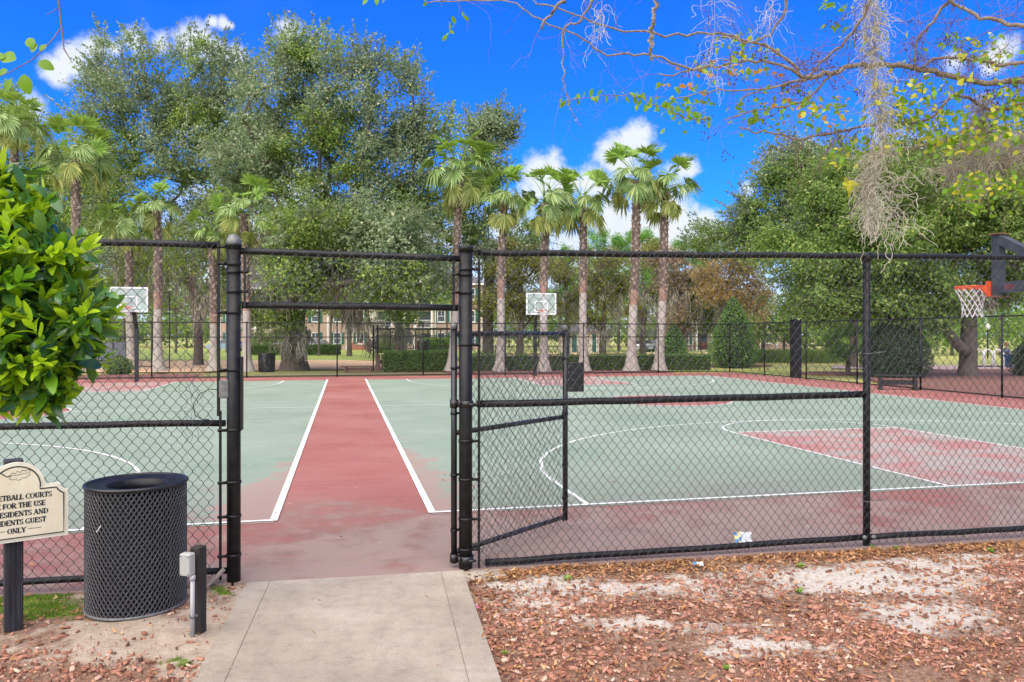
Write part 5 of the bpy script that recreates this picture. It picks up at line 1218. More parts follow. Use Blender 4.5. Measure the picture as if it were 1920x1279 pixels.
d = 43.
tree('live_oak', 'biggest live oak, behind the far fence, its broad trunk bearded with grey moss', gp(552, d), [(-.1, 0, 2.2), (.1, .2, 3.8), (.6, .4, 6.)], .66,
     [lob(570, 200, d, 130, 130, 44), lob(700, 260, d, 120, 130, 40), lob(510, 330, d, 130, 110, 34), lob(640, 400, d, 140, 100, 40), lob(775, 360, d, 70, 130, 22), lob(560, 125, d, 60, 40, 10), lob(800, 270, d, 50, 70, 10),
      lob(560, 500, d + 1, 80, 55, 17), lob(740, 500, d - 1, 80, 60, 20), lob(490, 560, d, 55, 45, 5), lob(700, 140, d, 70, 40, 8), lob(560, 500, d - 5, 58, 52, 20), lob(750, 505, d - 5, 72, 58, 26), lob(640, 465, d - 3, 60, 34, 10), lob(535, 598, d - 1.2, 34, 20, 7), lob(600, 430, d - 5, 90, 40, 18), lob(720, 430, d - 5, 80, 40, 16), lob(740, 585, d + 4, 28, 40, 6)],
     'oakleaf', .165, 360, 1.1, 'barkdark', [(P(500, 480, d - 3), 1.6, 1.5, 44, 2.2), (P(640, 505, d - 3), 1.1, 1.3, 56, 2.2), (P(530, 430, d - 2), 1.8, .8, 26, 1.8), (P(470, 560, d), 1.0, 1., 16, 1.8), (P(660, 580, d + 1), .9, .6, 22, 1.6), (P(600, 440, d), 2, 1, 22, 2.), (P(760, 450, d), 1.2, 1, 10, 2.), (P(553, 628, d - 1.0), .75, .5, 64, 1.15), (P(525, 618, d - .8), .8, .4, 26, 1.1), (P(700, 640, d + 3), .6, .5, 12, 1.), (P(760, 625, d + 4), .6, .5, 12, 1.3)],
     seed=3, sprig=5, dense=1.12, mat2='oakblue', group='live oaks round the courts')
d = 50.
tree('live_oak', 'tall airy oak left of the biggest one, its upper twigs open to the sky', gp(372, d), [(0, 0, 2.5), (-.3, 0, 5.), (-.5, .3, 8.5)], .27,
     [lob(300, 160, d, 150, 80, 32), lob(390, 130, d, 80, 60, 12), lob(330, 260, d, 130, 80, 36), lob(250, 330, d, 110, 70, 26), lob(400, 360, d, 100, 80, 28), lob(180, 130, d, 55, 40, 8), lob(320, 440, d, 130, 60, 26), lob(200, 420, d, 80, 60, 16), lob(445, 210, d, 60, 110, 16), lob(400, 470, d - 6, 90, 60, 22), lob(250, 480, d - 4, 90, 60, 16), lob(345, 560, d + 6, 110, 36, 14), lob(470, 300, d, 70, 80, 18), lob(180, 250, d, 80, 60, 16), lob(380, 250, d + 2, 90, 80, 24), lob(330, 105, d, 40, 26, 4)],
     'oakleaf', .175, 330, 1.12, 'bark', [(P(430, 440, d - 2), 1.6, 1.2, 22, 2.2), (P(380, 520, d - 3), 2.2, 1, 22, 2.4), (P(300, 480, d - 3), 2.2, 1, 22, 2.2), (P(250, 540, d - 3), 1.6, .6, 14, 1.8), (P(400, 560, d - 4), 1.4, .6, 18, 2.)], seed=5, sprig=5, dense=.95, mat2='oakblue', group='live oaks round the courts')
d = 60.
tree('live_oak', 'narrow oak crown rising behind the tallest fan palm', gp(915, d), [(0, 0, 3), (.1, 0, 7.), (0, .2, 12)], .4,
     [lob(918, 250, d, 45, 46, 22), lob(905, 340, d, 60, 70, 24), lob(890, 440, d, 70, 70, 22), lob(960, 470, d, 60, 60, 16), lob(800, 480, d, 70, 70, 18)], 'oakdark', .2, 400, 1.2, sprig=5, seed=8, mat2='oakblue', group='live oaks round the courts')
d = 58.
tree('live_oak', 'dense oak filling the view under the two left palms', gp(95, d), [(0, 0, 2.5), (.2, 0, 4.)], .5,
     [lob(60, 300, d, 120, 90, 26), lob(150, 420, d, 100, 70, 26), lob(40, 440, d, 90, 70, 20), lob(170, 320, d, 70, 60, 14), lob(20, 220, d, 60, 60, 10), lob(90, 540, d, 120, 60, 24), lob(220, 520, d, 80, 50, 16)], 'oakleaf', .20, 460, 1.35, dense=1.4, moss=[(P(180, 560, d - 2), 1.8, 1, 14, 2.)], seed=9, group='live oaks round the courts')
d = 35.
ro = tree('live_oak', 'low spreading oak inside the right fence, thick forked trunk on the mulch', G(1815, 705), [(0.05, 0, 2.3), (.1, .1, 3.4), (-.4, .2, 5.0)], .34,
     [lob(1560, 480, d + 2, 130, 95, 54), lob(1700, 430, d, 130, 120, 62), lob(1850, 420, d, 120, 110, 46), lob(1640, 350, d + 2, 130, 70, 34), lob(1800, 330, d + 1, 110, 70, 26), lob(1540, 560, d + 1, 100, 40, 18), lob(1700, 545, d, 120, 40, 24), lob(1880, 530, d + 1, 70, 40, 12), lob(1980, 400, d, 90, 120, 22), lob(1740, 600, d - 1, 40, 25, 4)],
     'oakdark', .155, 560, 1.1, 'bark', [(P(1840, 560, d), .8, .6, 8, .9)], seed=12, sprig=2, dense=1.15, group='live oaks round the courts')
extra_limb(ro, [P(1814, 662, 35), P(1800, 650, 34.9), P(1778, 625, 34.7), P(1755, 590, 34.5), P(1735, 560, 34.5), P(1700, 510, 34.5)], [.26, .25, .22, .20, .17, .08], 'bark')
d = 47.
tree('live_oak', 'open crowned oak at the right of the palms, sky showing between its clumps', gp(1600, d), [(0, 0, 2.5), (-.2, 0, 4.6), (-.1, .2, 6.8)], .2,
     [lob(1480, 350, d, 80, 60, 18), lob(1440, 440, d, 60, 70, 18), lob(1530, 310, d, 80, 50, 16), lob(1400, 420, d, 30, 50, 6), lob(1540, 420, d, 100, 60, 24), lob(1640, 330, d, 100, 60, 18), lob(1340, 440, d + 6, 60, 30, 9), lob(1760, 300, d, 120, 50, 20), lob(1890, 320, d, 100, 70, 22)], 'oakdark', .18, 360, 1.15, dense=1.2, sprig=5, seed=14, mat2='oakblue', group='live oaks round the courts')
# mossy second trunk in the field
d = 66.
tree('live_oak', 'moss draped oak trunk standing in the ball field, before the brick apartments', gp(751, d), [(0, 0, 2.2), (.2, 0, 3.6)], .5, [lob(760, 560, d, 50, 45, 16), lob(720, 545, d, 60, 36, 12), lob(800, 530, d, 60, 40, 12)], 'oakdark', .2, 240, 1.1,
     moss=[(P(757, 618, d), 1., .8, 34, 1.6), (P(700, 610, d), 1.6, .6, 20, 1.8), (P(670, 600, d), 1.2, .6, 18, 1.8)], seed=16, group='live oaks round the courts')

# olive and fading trees behind the palms
for i, (px, d, lab, lm, lobs, bk) in enumerate((
    (975, 58, 'olive coloured tree behind the second and third palms of the row', 'olive', [(960, 500, 50, 50, 14), (985, 570, 70, 50, 18), (930, 560, 50, 50, 12), (1000, 500, 40, 30, 8)], 'barkdark'),
    (1062, 66, 'multi-stemmed olive tree left of the clubhouse, pale forked stems', 'olive', [(1060, 510, 60, 40, 14), (1050, 570, 60, 30, 10), (1100, 560, 40, 36, 8)], 'bark'),
    (1130, 62, 'grey moss hung tree between the fourth and fifth palms', 'olive', [(1130, 540, 50, 40, 12), (1150, 500, 50, 40, 10), (1110, 590, 40, 28, 7)], 'barkdark'),
    (1205, 70, 'olive green tree behind the two right-hand palms', 'olive', [(1210, 480, 50, 30, 10), (1230, 540, 50, 40, 9), (1190, 580, 50, 30, 8)], 'barkdark'),
    (1268, 60, 'pale beige faded tree behind the last palm of the row', 'beige', [(1270, 540, 40, 60, 16), (1290, 590, 44, 40, 12), (1255, 490, 30, 30, 6)], 'barkpale'),
    (1352, 56, 'golden orange cypress behind the tall clipped cone bush', 'gold', [(1395, 500, 36, 30, 14), (1370, 545, 60, 36, 20), (1410, 560, 36, 36, 12), (1330, 520, 30, 24, 7)], 'bark'),
    (1345, 60, 'dark green tree half hidden by the golden cypress', 'oakdark', [(1330, 590, 46, 40, 12), (1340, 470, 40, 30, 8), (1318, 540, 34, 30, 8)], 'barkdark'))):
    tree('cypress_tree' if lm == 'gold' else 'shade_tree', lab, gp(px, d), [(0, 0, 2.2), (.15, 0, 4.), (.0, .1, 6.)], .26, [lob(a, b_, d, x, y, n) for a, b_, x, y, n in lobs], lm, .19, 230 if lm == 'gold' else 300, 1.1, bk, moss=[(P(px + 10, 560, d), 1.8, 1.4, 26, 2.4), (P(px, 620, d), 1.1, .8, 14, 1.8)] if i in (1, 2, 3, 4) else [(P(px, 590, d), 1.4, 1, 10, 1.6)], seed=30 + i, shellp=1.8)
# pines beyond
def pine(px, d, top, label, seed, lean=0, lean2=0):
    r = np.random.default_rng(seed); h = EYE + (HOR - top) / FPX * d; b0 = gp(px, d); root = thing('pine_tree', label, 'tree', b0, group='pines beyond the fan palms')
    V, F = cones([b0, b0 + (0, 0, h * .5)], [b0 + (0, 0, h * .5), b0 + (lean, 0, h)], [.2, .16], [.16, .05], 7); A = []; B = []; ra = []; pts = []
    for i in range(30):
        z = h * r.uniform(.36, .99); l = (1.1 - z / h) * h * .25 + .9; a = r.uniform(0, 6.28); p = b0 + (lean * z / h, 0, z); e_ = p + np.array((math.cos(a) * l, math.sin(a) * l, l * .25)); A.append(p); B.append(e_); ra.append(.045)
        for _ in range(12): c = p + (e_ - p) * r.uniform(.4, 1.05) + r.normal(0, .28, 3); pts.append(c + r.normal(0, .24, (34, 3)))
    V2, F2 = cones(A, B, np.array(ra), .02, 4); mk('trunk', *catv([(V, F), (V2, F2)]), M['bark'], root, True)
    V, F = leaves(np.concatenate(pts), .36, .2, -.1, r, None, True); mk('crown', V, F, M['pine'], root)
for i, (px, d, top, lab) in enumerate(((1120, 92, 437, 'bright green pine between the third and fourth palms'), (1160, 98, 450, 'thin pine just left of the tallest right-hand palm'), (1205, 90, 438, 'sunny green pine between the two right-hand palms'), (1232, 100, 462, 'short pine behind the trunk of the last palm'), (1285, 94, 452, 'bright pine right of the last palm'), (1050, 96, 470, 'pine behind the second and third palms of the row'), (1330, 105, 470, 'distant pine above the golden cypress'))): pine(px, d, top, lab, 60 + i)

# small field trees: trunks you can count under the canopy
for i, (px, d, h, lm, lab) in enumerate(((655, 72, 4.6, 'lime', 'young light green tree left of the field shelter'), (598, 74, 5., 'oakleaf', 'thin tree just right of the big oak trunk'), (488, 76, 3.8, 'lime', 'small light green tree between the left palm and the big oak trunk'), (620, 84, 4.8, 'olive', 'slim olive tree on the field lawn beyond the clay'),
                                         (378, 70, 6., 'lime', 'lime green tree seen between the left palm trunks'), (330, 84, 6., 'lime', 'pale green tree far behind the left hoop'), (935, 84, 4, 'lime', 'small light tree before the brick wing, seen through the gate'), (232, 80, 7, 'oakleaf', 'green tree far behind the left backboard'), (425, 88, 6.5, 'oakleaf', 'green field tree just left of the left gate post'), (545, 94, 7, 'oakdark', 'dark green tree before the cream apartments, beside the big oak trunk'), (690, 92, 6.6, 'oakleaf', 'tree before the brick apartments, left end of the field shelter'), (838, 94, 6.4, 'lime', 'light tree before the brick apartments, behind the right end of the shelter'), (285, 92, 7.2, 'lime', 'far lime tree between the left hoop and the second palm trunk'))):
    h *= 1.35; b0 = gp(px, d); rad = h * .28
    tree('young_tree', lab, b0, [(0, 0, h * .4), (.05, 0, h * .62)], .11 if i else .22, [(b0 + (0, 0, h * .8), (rad, rad, rad * .75), 12 + int(h * 1.6))], lm, .22, 150, .95, 'bark', seed=80 + i, group='young trees on the field lawn')
# far wood behind the apartments and to the right
def wood(name, pts, lm, seed, n, sz=.5):
    r = np.random.default_rng(seed); out = []; A = []; B = []
    for px, d, top, w in pts:
        h = EYE + (HOR - top) / FPX * d; c = gp(px, d); ww = w / FPX * d
        q = unit(n, r) * (r.uniform(0, 1, (n, 1)) ** .4) * np.array((ww * .5, ww * .4, h * .5)) + c + np.array((0, 0, h * .55)); out.append(q); A.append(c); B.append(c + (0, 0, h * .6))
    q = np.concatenate(out); q = q[q[:, 2] > .1]; q += np.array([mnoise.noise((p[0] * .3, p[1] * .3, p[2] * .3)) for p in q])[:, None] * np.array((1.5, 0, 1.2)); V, F = leaves(q, sz, .7, .3, r, None, True)
    o = mk(name, V, F, M[lm], kind='stuff'); tag(o, 'far off belt of trees closing the view beyond the field', 'trees'); V, F = cones(A, B, .18, .1, 5); mk('trunks', V + 0, F, M['bark'], o, kind='stuff'); return o
o = wood('woodland', [(x, 135 + 12 * math.sin(x * .05), 575 + 18 * math.sin(x * .031 + 1) + 10 * math.sin(x * .11), 150) for x in range(-200, 1350, 55)], 'oakdark', 91, 900, .75); o['label'] = 'dark belt of far trees behind the apartment blocks'
o = wood('woodland', [(x, 80 + 6 * math.sin(x * .07), 560 + 20 * math.sin(x * .043), 130) for x in range(1560, 2250, 45)], 'lime', 92, 1500, .36); o['label'] = 'light green wood edge beyond the bicycle rack at the right'
o = wood('woodland', [(x, 95, 560 + 12 * math.sin(x * .05), 120) for x in range(1390, 1660, 40)], 'oakdark', 93, 1200, .45); o['label'] = 'dark trees behind the lawn mound right of the brick end wall'

# ------------------------------------------------------------------ palms
def frond_mesh(cls, v):
    r = np.random.default_rng(200 + v * 7 + {'hi': 0, 'mid': 1, 'low': 2, 'dead': 3}[cls] * 31)
    el = {'hi': 70, 'mid': 30, 'low': -14, 'dead': -80}[cls] + (v - 2) * 8; pl = {'hi': 1.3, 'mid': 1.25, 'low': 1.1, 'dead': .5}[cls]; bl = {'hi': .98, 'mid': .98, 'low': .95, 'dead': .95}[cls]
    MBq = MB(); p = np.zeros(3); a = R(el); pts = [p]
    for i in range(5):
        a -= R({'hi': 5, 'mid': 8, 'low': 10, 'dead': 1}[cls]); p = p + np.array((math.cos(a), 0, math.sin(a))) * pl / 5; pts.append(p)
    V, F = tube(pts, [.035, .025, .02, .017, .015, .012], 4, False); V = [tuple(q) for q in V]
    a -= R({'hi': 6, 'mid': 30, 'low': 34, 'dead': 0}[cls]); d = np.array((math.cos(a), 0, math.sin(a))); s = np.array((0, 1., 0)); n = np.cross(d, s) * -1
    if n[2] < 0: n = -n
    ns = 24; half = {'hi': 105, 'mid': 112, 'low': 105, 'dead': 45}[cls]; dr = {'hi': .12, 'mid': .32, 'low': .34, 'dead': .1}[cls]
    for i in range(ns):
        f = (i + .5) / ns * 2 - 1; th_ = R(f * half); l = bl * (.68 + .32 * math.cos(th_ * .8)) * r.uniform(.92, 1.06); w = bl * R(half * 2 / ns) * .5 * .80
        ax = d * math.cos(th_) + s * math.sin(th_); ax = ax + n * (.42 * abs(f) ** 1.3 - .1 + r.normal(0, .06)) ; ax /= np.linalg.norm(ax); sd_ = np.cross(n, ax); sd_ /= np.linalg.norm(sd_)
        m_ = p + ax * l * .46 + np.array((0, 0, -dr * .22 * l)); wob_ = r.normal(0, .04)
        e_ = p + ax * l * (.97 - dr * .4) + np.array((0, 0, -dr * l * r.uniform(.9, 1.5))) + sd_ * wob_
        b_ = len(V); V += [tuple(p), tuple(m_ + sd_ * w + n * .012), tuple(m_ - n * .018), tuple(m_ - sd_ * w + n * .012), tuple(e_)]
        F += [(b_, b_ + 2, b_ + 1), (b_, b_ + 3, b_ + 2), (b_ + 1, b_ + 2, b_ + 4), (b_ + 2, b_ + 3, b_ + 4)]
    return V, F
FR = {}
for cls, mt in (('hi', 'frond_hi'), ('mid', 'frond'), ('low', 'frond_low'), ('dead', 'dead')):
    for v in range(5):
        V, F = frond_mesh(cls, v); me = bpy.data.meshes.new('frond'); me.from_pydata(V, [], F); me.update(); me.materials.append(M[mt]); FR[(cls, v)] = me
def palm(label, px, d, ycrown, ytrunk, pxtop, size=1.0, seed=0, dead=0, zb=.05, ybase=None, red=.45, n=30, tw=.21):
    r = np.random.default_rng(seed); b0 = gp(px, d, zb); root = thing('fan_palm', label, 'palm', b0, group='fan palms behind the far fence')
    zt = EYE + (HOR - ytrunk + 36 * min(1, size)) / FPX * d; top = np.array(((pxtop - 960) / FPX * d, d, zt)); H = zt - zb; k = 26
    pts = []; rd = []
    for i in range(k + 1):
        t = i / k; pts.append(b0 + (top - b0) * t + np.array((.10 * math.sin(t * 5 + seed), .08 * math.cos(t * 4 + seed) - .08, 0)) * t * (1 - t) * 2); rd.append(tw * (1.0 - .12 * t) * (1 + 1.05 * math.exp(-t * H / .42)) * (1 + .02 * r.normal()))
    i1 = int(k * red); i2 = max(i1 + 1, int(k * (red + .09)))
    for a, c_, mt, nm in ((0, i1, 'palmlow', 'lower_trunk'), (i1, i2, 'palmred', 'middle_trunk'), (i2, k, 'palmup', 'upper_trunk')):
        V, F = tube(pts[a:c_ + 1], rd[a:c_ + 1], 14, False); mk(nm, np.array(V), F, M[mt], root, True)
    # old leaf boots, crossing in spirals over the upper trunk
    bm_ = MB()
    for j in range(int((1 - red) * H / .052)):
        t = red + .02 + (1 - red - .02) * (j + r.uniform()) * .052 / ((1 - red) * H); t = min(t, .995); i = min(int(t * k), k - 1); f = t * k - i; c = np.array(pts[i]) * (1 - f) + np.array(pts[i + 1]) * f; rr_ = rd[i] * (.93 + .14 * t)
        a = j * 2.4 + r.normal(0, .15); o = np.array((math.cos(a), math.sin(a), 0)); s = np.array((-math.sin(a), math.cos(a), 0)); h = .17 * r.uniform(.7, 1.2); w = .075
        q0 = c + o * rr_ * .96 - np.array((0, 0, h * .4)); q1 = c + o * (rr_ + .035 + r.uniform(0, .03)) + np.array((0, 0, h * .6)) + s * r.normal(0, .05)
        bm_.add([q0 - s * w, q0 + s * w, q1 + s * w * .45, q1 - s * w * .45, c + o * rr_ * .9 + np.array((0, 0, h * .5))], [(0, 1, 2, 3), (3, 2, 4), (0, 3, 4), (1, 4, 2)])
    bm_.build('leaf_boots', M['palmboot'], root, kind='stuff')
    for j in range(n):
        t = j / n; cls = 'hi' if t < .32 else ('mid' if t < .76 else 'low')
        if j >= n - dead: cls = 'dead'
        o = bpy.data.objects.new('frond', FR[(cls, int(r.integers(5)))]); COL.objects.link(o); o.parent = root
        az = j * 2.39996 + r.normal(0, .2); z_ = (.45 - .7 * t) if cls != 'dead' else -.35
        o.location = Vector(top - b0) + Vector((math.cos(az) * .10, math.sin(az) * .10, z_)); o.rotation_euler = (r.normal(0, .5 if cls != 'dead' else .1), r.normal(0, .16), az); sc = size * 1.02 * r.uniform(.85, 1.12); o.scale = (sc,) * 3
    return root
DP = 40.
for q in (dict(label='fan palm cut by the left edge, crown above the shrub', px=30, d=44, ycrown=215, ytrunk=268, pxtop=28, seed=1, size=.95, red=.2),
          dict(label='fan palm with a large yellow hanging frond, second from the left edge', px=150, d=40, ycrown=265, ytrunk=335, pxtop=142, seed=2, size=1.0, red=.2),
          dict(label='short dark green fan palm above the left backboard', px=248, d=42, ycrown=410, ytrunk=455, pxtop=240, seed=3, size=.82, n=26, red=.4),
          dict(label='palm with a straight grey trunk right of the left hoop pole', px=298, d=39.5, ycrown=400, ytrunk=420, pxtop=294, seed=4, size=.7, n=20, red=.42),
          dict(label='palm trunk between the left hoop and the left gate post, crown lost in the oak', px=402, d=40.5, ycrown=440, ytrunk=470, pxtop=398, seed=5, size=.7, n=18, red=.35),
          dict(label='low fan palm directly behind the left gate post', px=463, d=39, ycrown=385, ytrunk=432, pxtop=459, seed=6, size=.85, n=28, red=.4),
          dict(label='tallest fan palm, leaning over the right gate post, with dead brown fronds', px=847, d=39.5, ycrown=310, ytrunk=362, pxtop=863, seed=7, size=1.08, dead=3, red=.34, n=34),
          dict(label='fan palm with red ring on its trunk, next right of the tallest one', px=937, d=39.5, ycrown=370, ytrunk=405, pxtop=945, seed=8, size=.86, red=.46),
          dict(label='fan palm right behind the middle backboard', px=1020, d=39.5, ycrown=375, ytrunk=415, pxtop=1022, seed=9, size=.92, red=.46),
          dict(label='fan palm fourth of the row of six, behind the gate lock plate', px=1095, d=40, ycrown=375, ytrunk=412, pxtop=1092, seed=10, size=.9, red=.47),
          dict(label='tall fan palm second from the right end of the row, pale wide foot', px=1184, d=40, ycrown=320, ytrunk=375, pxtop=1194, seed=11, size=.98, dead=1, red=.36, tw=.235),
          dict(label='last fan palm of the row, beside the small cone bush', px=1236, d=40.5, ycrown=350, ytrunk=392, pxtop=1248, seed=12, size=.92, red=.4, tw=.225)): palm(**q)

# ------------------------------------------------------------------ clipped shrubs and hedges
def leafshell(name, label, cat, base, prof, mat, n, ls, seed, group=None, core=True, jit=.12, aspect=.6):
    """bush of revolution: prof = [(radius, height)]; leaves fill its outer skin over a solid dark core added to block light"""
    r = np.random.default_rng(seed); base = np.array(base, float); root = thing(name, label, cat, base, group=group)
    pr_ = np.array(prof); hh = np.linspace(pr_[0, 1], pr_[-1, 1], 60); rr_ = np.interp(hh, pr_[:, 1], pr_[:, 0]); cum = np.cumsum(rr_ + .05); cum /= cum[-1]
    z = np.interp(r.uniform(0, 1, n), cum, hh); a = r.uniform(0, 6.28, n); rad = np.interp(z, hh, rr_) * (r.uniform(.72, 1.04, n)); rad *= 1 + jit * np.array([mnoise.noise((math.cos(q) * 1.7, math.sin(q) * 1.7, w * 1.3 + seed)) for q, w in zip(a, z)])
    V, F = leaves(base + np.column_stack([rad * np.cos(a), rad * np.sin(a), z]), ls, aspect, .2, r, np.column_stack([np.cos(a), np.sin(a), np.full(n, .3)]) * .8); mk('crown', V, F, M[mat], root)
    if core: b = MB(); b.lathe([(q * .74, w) for q, w in prof], base, 14); b.build('twigs', M['lightblock'], root, True)  # solid core, not real twigs: added to stop light passing through the bush
    b = MB(); b.tube([base + (0, 0, -.2), base + (0, 0, prof[-1][1] * .5)], .07, 6); b.build('trunk', M['barkdark'], root); return root
def cone(px, py, ytop, rpx, label, mat, n, seed, ls=.10, bulge=1.0, z=0., y2=None):
    g_ = G(px, py, z); d_ = g_[1]; H = (py - ytop) / FPX * d_; r_ = rpx / FPX * d_
    leafshell('holly_bush', label, 'bush', g_, [(r_ * .75, .0), (r_ * .98, H * .12), (r_, H * .28), (r_ * .80 * bulge, H * .5), (r_ * .50 * bulge, H * .74), (r_ * .22, H * .92), (.02, H)], mat, n, ls, seed, 'clipped evergreen bushes inside the right fence')
cone(1375, 687, 556, 46, 'tall bright green cone bush in front of the golden cypress', 'holly', 9000, 1); cone(1263, 690, 606, 30, 'small cone bush beside the last palm of the row', 'holly', 4500, 2)
cone(1678, 707, 578, 62, 'large dark holly bush behind the black bench', 'hollydark', 10000, 3, .10, 1.15); cone(1944, 705, 626, 44, 'dark bush cut by the right edge, in front of the person', 'hollydark', 6000, 4, .09, 1.2)
g_ = G(1590, 696); 
tree('holly_tree', 'loose multi-stemmed holly left of the dark holly bush', g_, [(0, 0, .4), (.02, 0, .9)], .10, [(g_ + (0, 0, 1.9), (1.2, 1.0, 1.1), 26), (g_ + (-.5, 0, 1.1), (.7, .7, .5), 8)], 'holly', .10, 170, .42, 'bark', seed=44, cat='bush')
cone(1215, 693, 672, 12, 'tiny bush between the fifth palm and the small cone bush', 'holly', 700, 6)
def hedge(label, pts, h, w, seed, n, z=0., ls=.075, mat='hedge', x=0):
    r = np.random.default_rng(seed); A, B_ = np.array(pts[0]), np.array(pts[1]); Lh = np.linalg.norm(B_ - A); t = (B_ - A) / Lh; q = np.array((-t[1], t[0], 0)); base = (A + B_) / 2; root = thing('hedge', label, 'hedge', (base[0], base[1], z), group='clipped hedges')
    s = r.uniform(0, Lh, n); f = r.uniform(0, 1, n); u = np.where(f < .55, -w / 2, np.where(f < .8, r.uniform(-w / 2, w / 2, n), w / 2)); zz_ = np.where((f >= .55) & (f < .8), h, r.uniform(0.02, h, n))
    wv = np.array([mnoise.noise((a * .9, b_ * 2., seed)) for a, b_ in zip(s, zz_)]) * .10
    Pp = A + t * s[:, None] + q * (u + np.sign(u) * wv + r.normal(0, .05, n))[:, None]; Pp[:, 2] = z + zz_ + wv * (zz_ > h * .9) + r.normal(0, .035, n)
    V, F = leaves(Pp, ls, .6, .3, r); mk('crown', V, F, M[mat], root)
    b = MB(); b.box(((A + B_) / 2)[:2].tolist() + [z + h * .46], (Lh - .1, w * .86, h * .92), math.atan2(t[1], t[0])); b.build('twigs', M['lightblock'], root)  # solid box inside the hedge, added so no light shows through
hedge('long low hedge behind the row of fan palms', (gp(868, 40.6, 0), gp(1330, 42.0, 0)), .86, .8, 1, 16000)
hedge('thick clipped hedge hung with pale moss, left of the tallest palm', (gp(718, 39.6, 0), gp(846, 40.2, 0)), 1.05, 1.0, 2, 9000)
hedge('square dark hedge on the field lawn, left of the big oak trunk', (gp(470, 76, 0), gp(536, 76, 0)), .95, 1, 3, 3500, ls=.14); hedge('dark hedge on the field lawn, right of the big oak trunk', (gp(572, 76, 0), gp(638, 76, 0)), 1.0, 1, 4, 3500, ls=.14)
hedge('low shrub row before the apartments, behind the field shelter', (gp(708, 84, 0), gp(750, 84, 0)), 1.7, 1, 5, 3000, ls=.16); hedge('shrub row before the brick wing, seen left of the right gate post', (gp(790, 84, 0), gp(850, 84, 0)), 1.6, 1, 6, 3500, ls=.16)
leafshell('round_bush', 'round lime green bush before the left cream apartments', 'bush', gp(490, 90, 0), [(1.0, 0), (1.5, .8), (1.3, 1.7), (.6, 2.3), (.05, 2.5)], 'lime', 1800, .18, 9)
leafshell('round_bush', 'low grey green bush beside the left hoop post, outside the fence', 'bush', gp(222, 37, .0), [(.5, 0), (.72, .3), (.55, .7), (.1, .95)], 'hedge', 2500, .08, 10)
for i, px in enumerate((1425, 1465, 1500, 1535, 1560)):
    r = np.random.default_rng(500 + i); p = gp(px, 55 + (i % 2) * 2, 0); A = p + np.column_stack([r.normal(0, .7, 900), r.normal(0, .5, 900), np.zeros(900)]); B = A + np.column_stack([r.normal(0, .35, 900), r.normal(0, .3, 900), r.uniform(.4, 1.0, 900)])
    tag(mk('grass_clump', *cones(A, B, .016, .004, 3), M['lime' if i > 1 else 'hedge']), ('dark clump of long grass right of the tall cone bush', 'long green grass clump left of the wide black post', 'bright grass clump right behind the wide black post', 'bright clump of long grass on the lawn mound', 'grass clump at the foot of the loose holly')[i], 'grass clump', 'grass clumps on the lawn')
# ------------------------------------------------------------------ far fences
def panel_mesh(Lp, Hh, seed):
    ptl = lambda s, z, o: np.stack([s, o, z], -1)
    return link_mesh(ptl, 0, Lp, .05, Hh, rw=.0030, off=.02, wob=.003, seed=seed, wx=.08, wz=.09, n=3) if False else cones_panel(Lp, Hh)
def cones_panel(Lp, Hh):
    hx, hz_ = .04, .046; nw = int(Lp / hx); nz_ = int((Hh - .05) / hz_) + 1
    k, j = np.meshgrid(np.arange(nw), np.arange(nz_), indexing='ij'); s = (k + ((j + k) % 2)) * hx; z = .05 + j * hz_
    pts = np.stack([s, np.where((j + k) % 2 == 0, .022, .018), z], -1); return cones(pts[:, :-1].reshape(-1, 3), pts[:, 1:].reshape(-1, 3), .0024, .0024, 3)
def far_fence(label, A, B, n, H, seed, mids=(1.0,), doorless=()):
    A = np.array(A); B = np.array(B); Lf = np.linalg.norm(B - A); t = (B - A) / Lf; ang = math.atan2(t[1], t[0]); root = thing('chain_link_fence', label, 'fence', A, ang, 'black chain link fences round the courts', local=True); Lp = Lf / n
    V, F = cones_panel(Lp, H); me = None
    for i in range(n):
        if me is None: o = mk('wire_mesh', V, F, M['farwire'], root, kind='stuff'); me = o.data
        else: o = bpy.data.objects.new('wire_mesh', me); COL.objects.link(o); o.parent = root; o['kind'] = 'stuff'
        o.location = (i * Lp, 0, 0)
    pme = None
    for i in range(n + 1):
        if pme is None:
            b = MB(); b.tube([(0, 0, -.3), (0, 0, H + .03)], .032, 8); b.lathe([(.04, -.02), (.04, .02), (0, .04)], (0, 0, H + .03), 8); o = b.build('post', M['black'], root, True); pme = o.data
        else: o = bpy.data.objects.new('post', pme); COL.objects.link(o); o.parent = root
        o.location = (i * Lp, 0, 0)
    MB().tube([(0, 0, H), (Lf, 0, H)], .024, 8).build('top_rail', M['black'], root, True)
    for m_ in mids: MB().tube([(0, 0, m_), (Lf, 0, m_)], .021, 8).build('middle_rail', M['black'], root, True)
    MB().tube([(0, 0, .06), (Lf, 0, .06)], .022, 8).build('bottom_rail', M['black'], root, True); return root
far_fence('far black chain link fence across the end of the courts', C(-21, VF), C(UR, VF), 10, 2.48, 1, (1.83,))
far_fence('black chain link fence down the right side of the courts, behind the black bench', C(UR, VF), C(UR, 1.2), 8, 2.48, 2, ())
far_fence('low black ball field fence beyond the hedge, seen under the trees', gp(775, 62, 0), gp(1700, 62, 0), 12, 1.05, 3, ())
b = MB(); V0 = C(18.75, 21.2); g_ = G(1492, 707); b.bbox((g_[0], g_[1], 1.27), (.37, .37, 2.75), CA, .012); tag(b.build('black_post', M['black']), 'wide square black post just behind the right side fence', 'post')
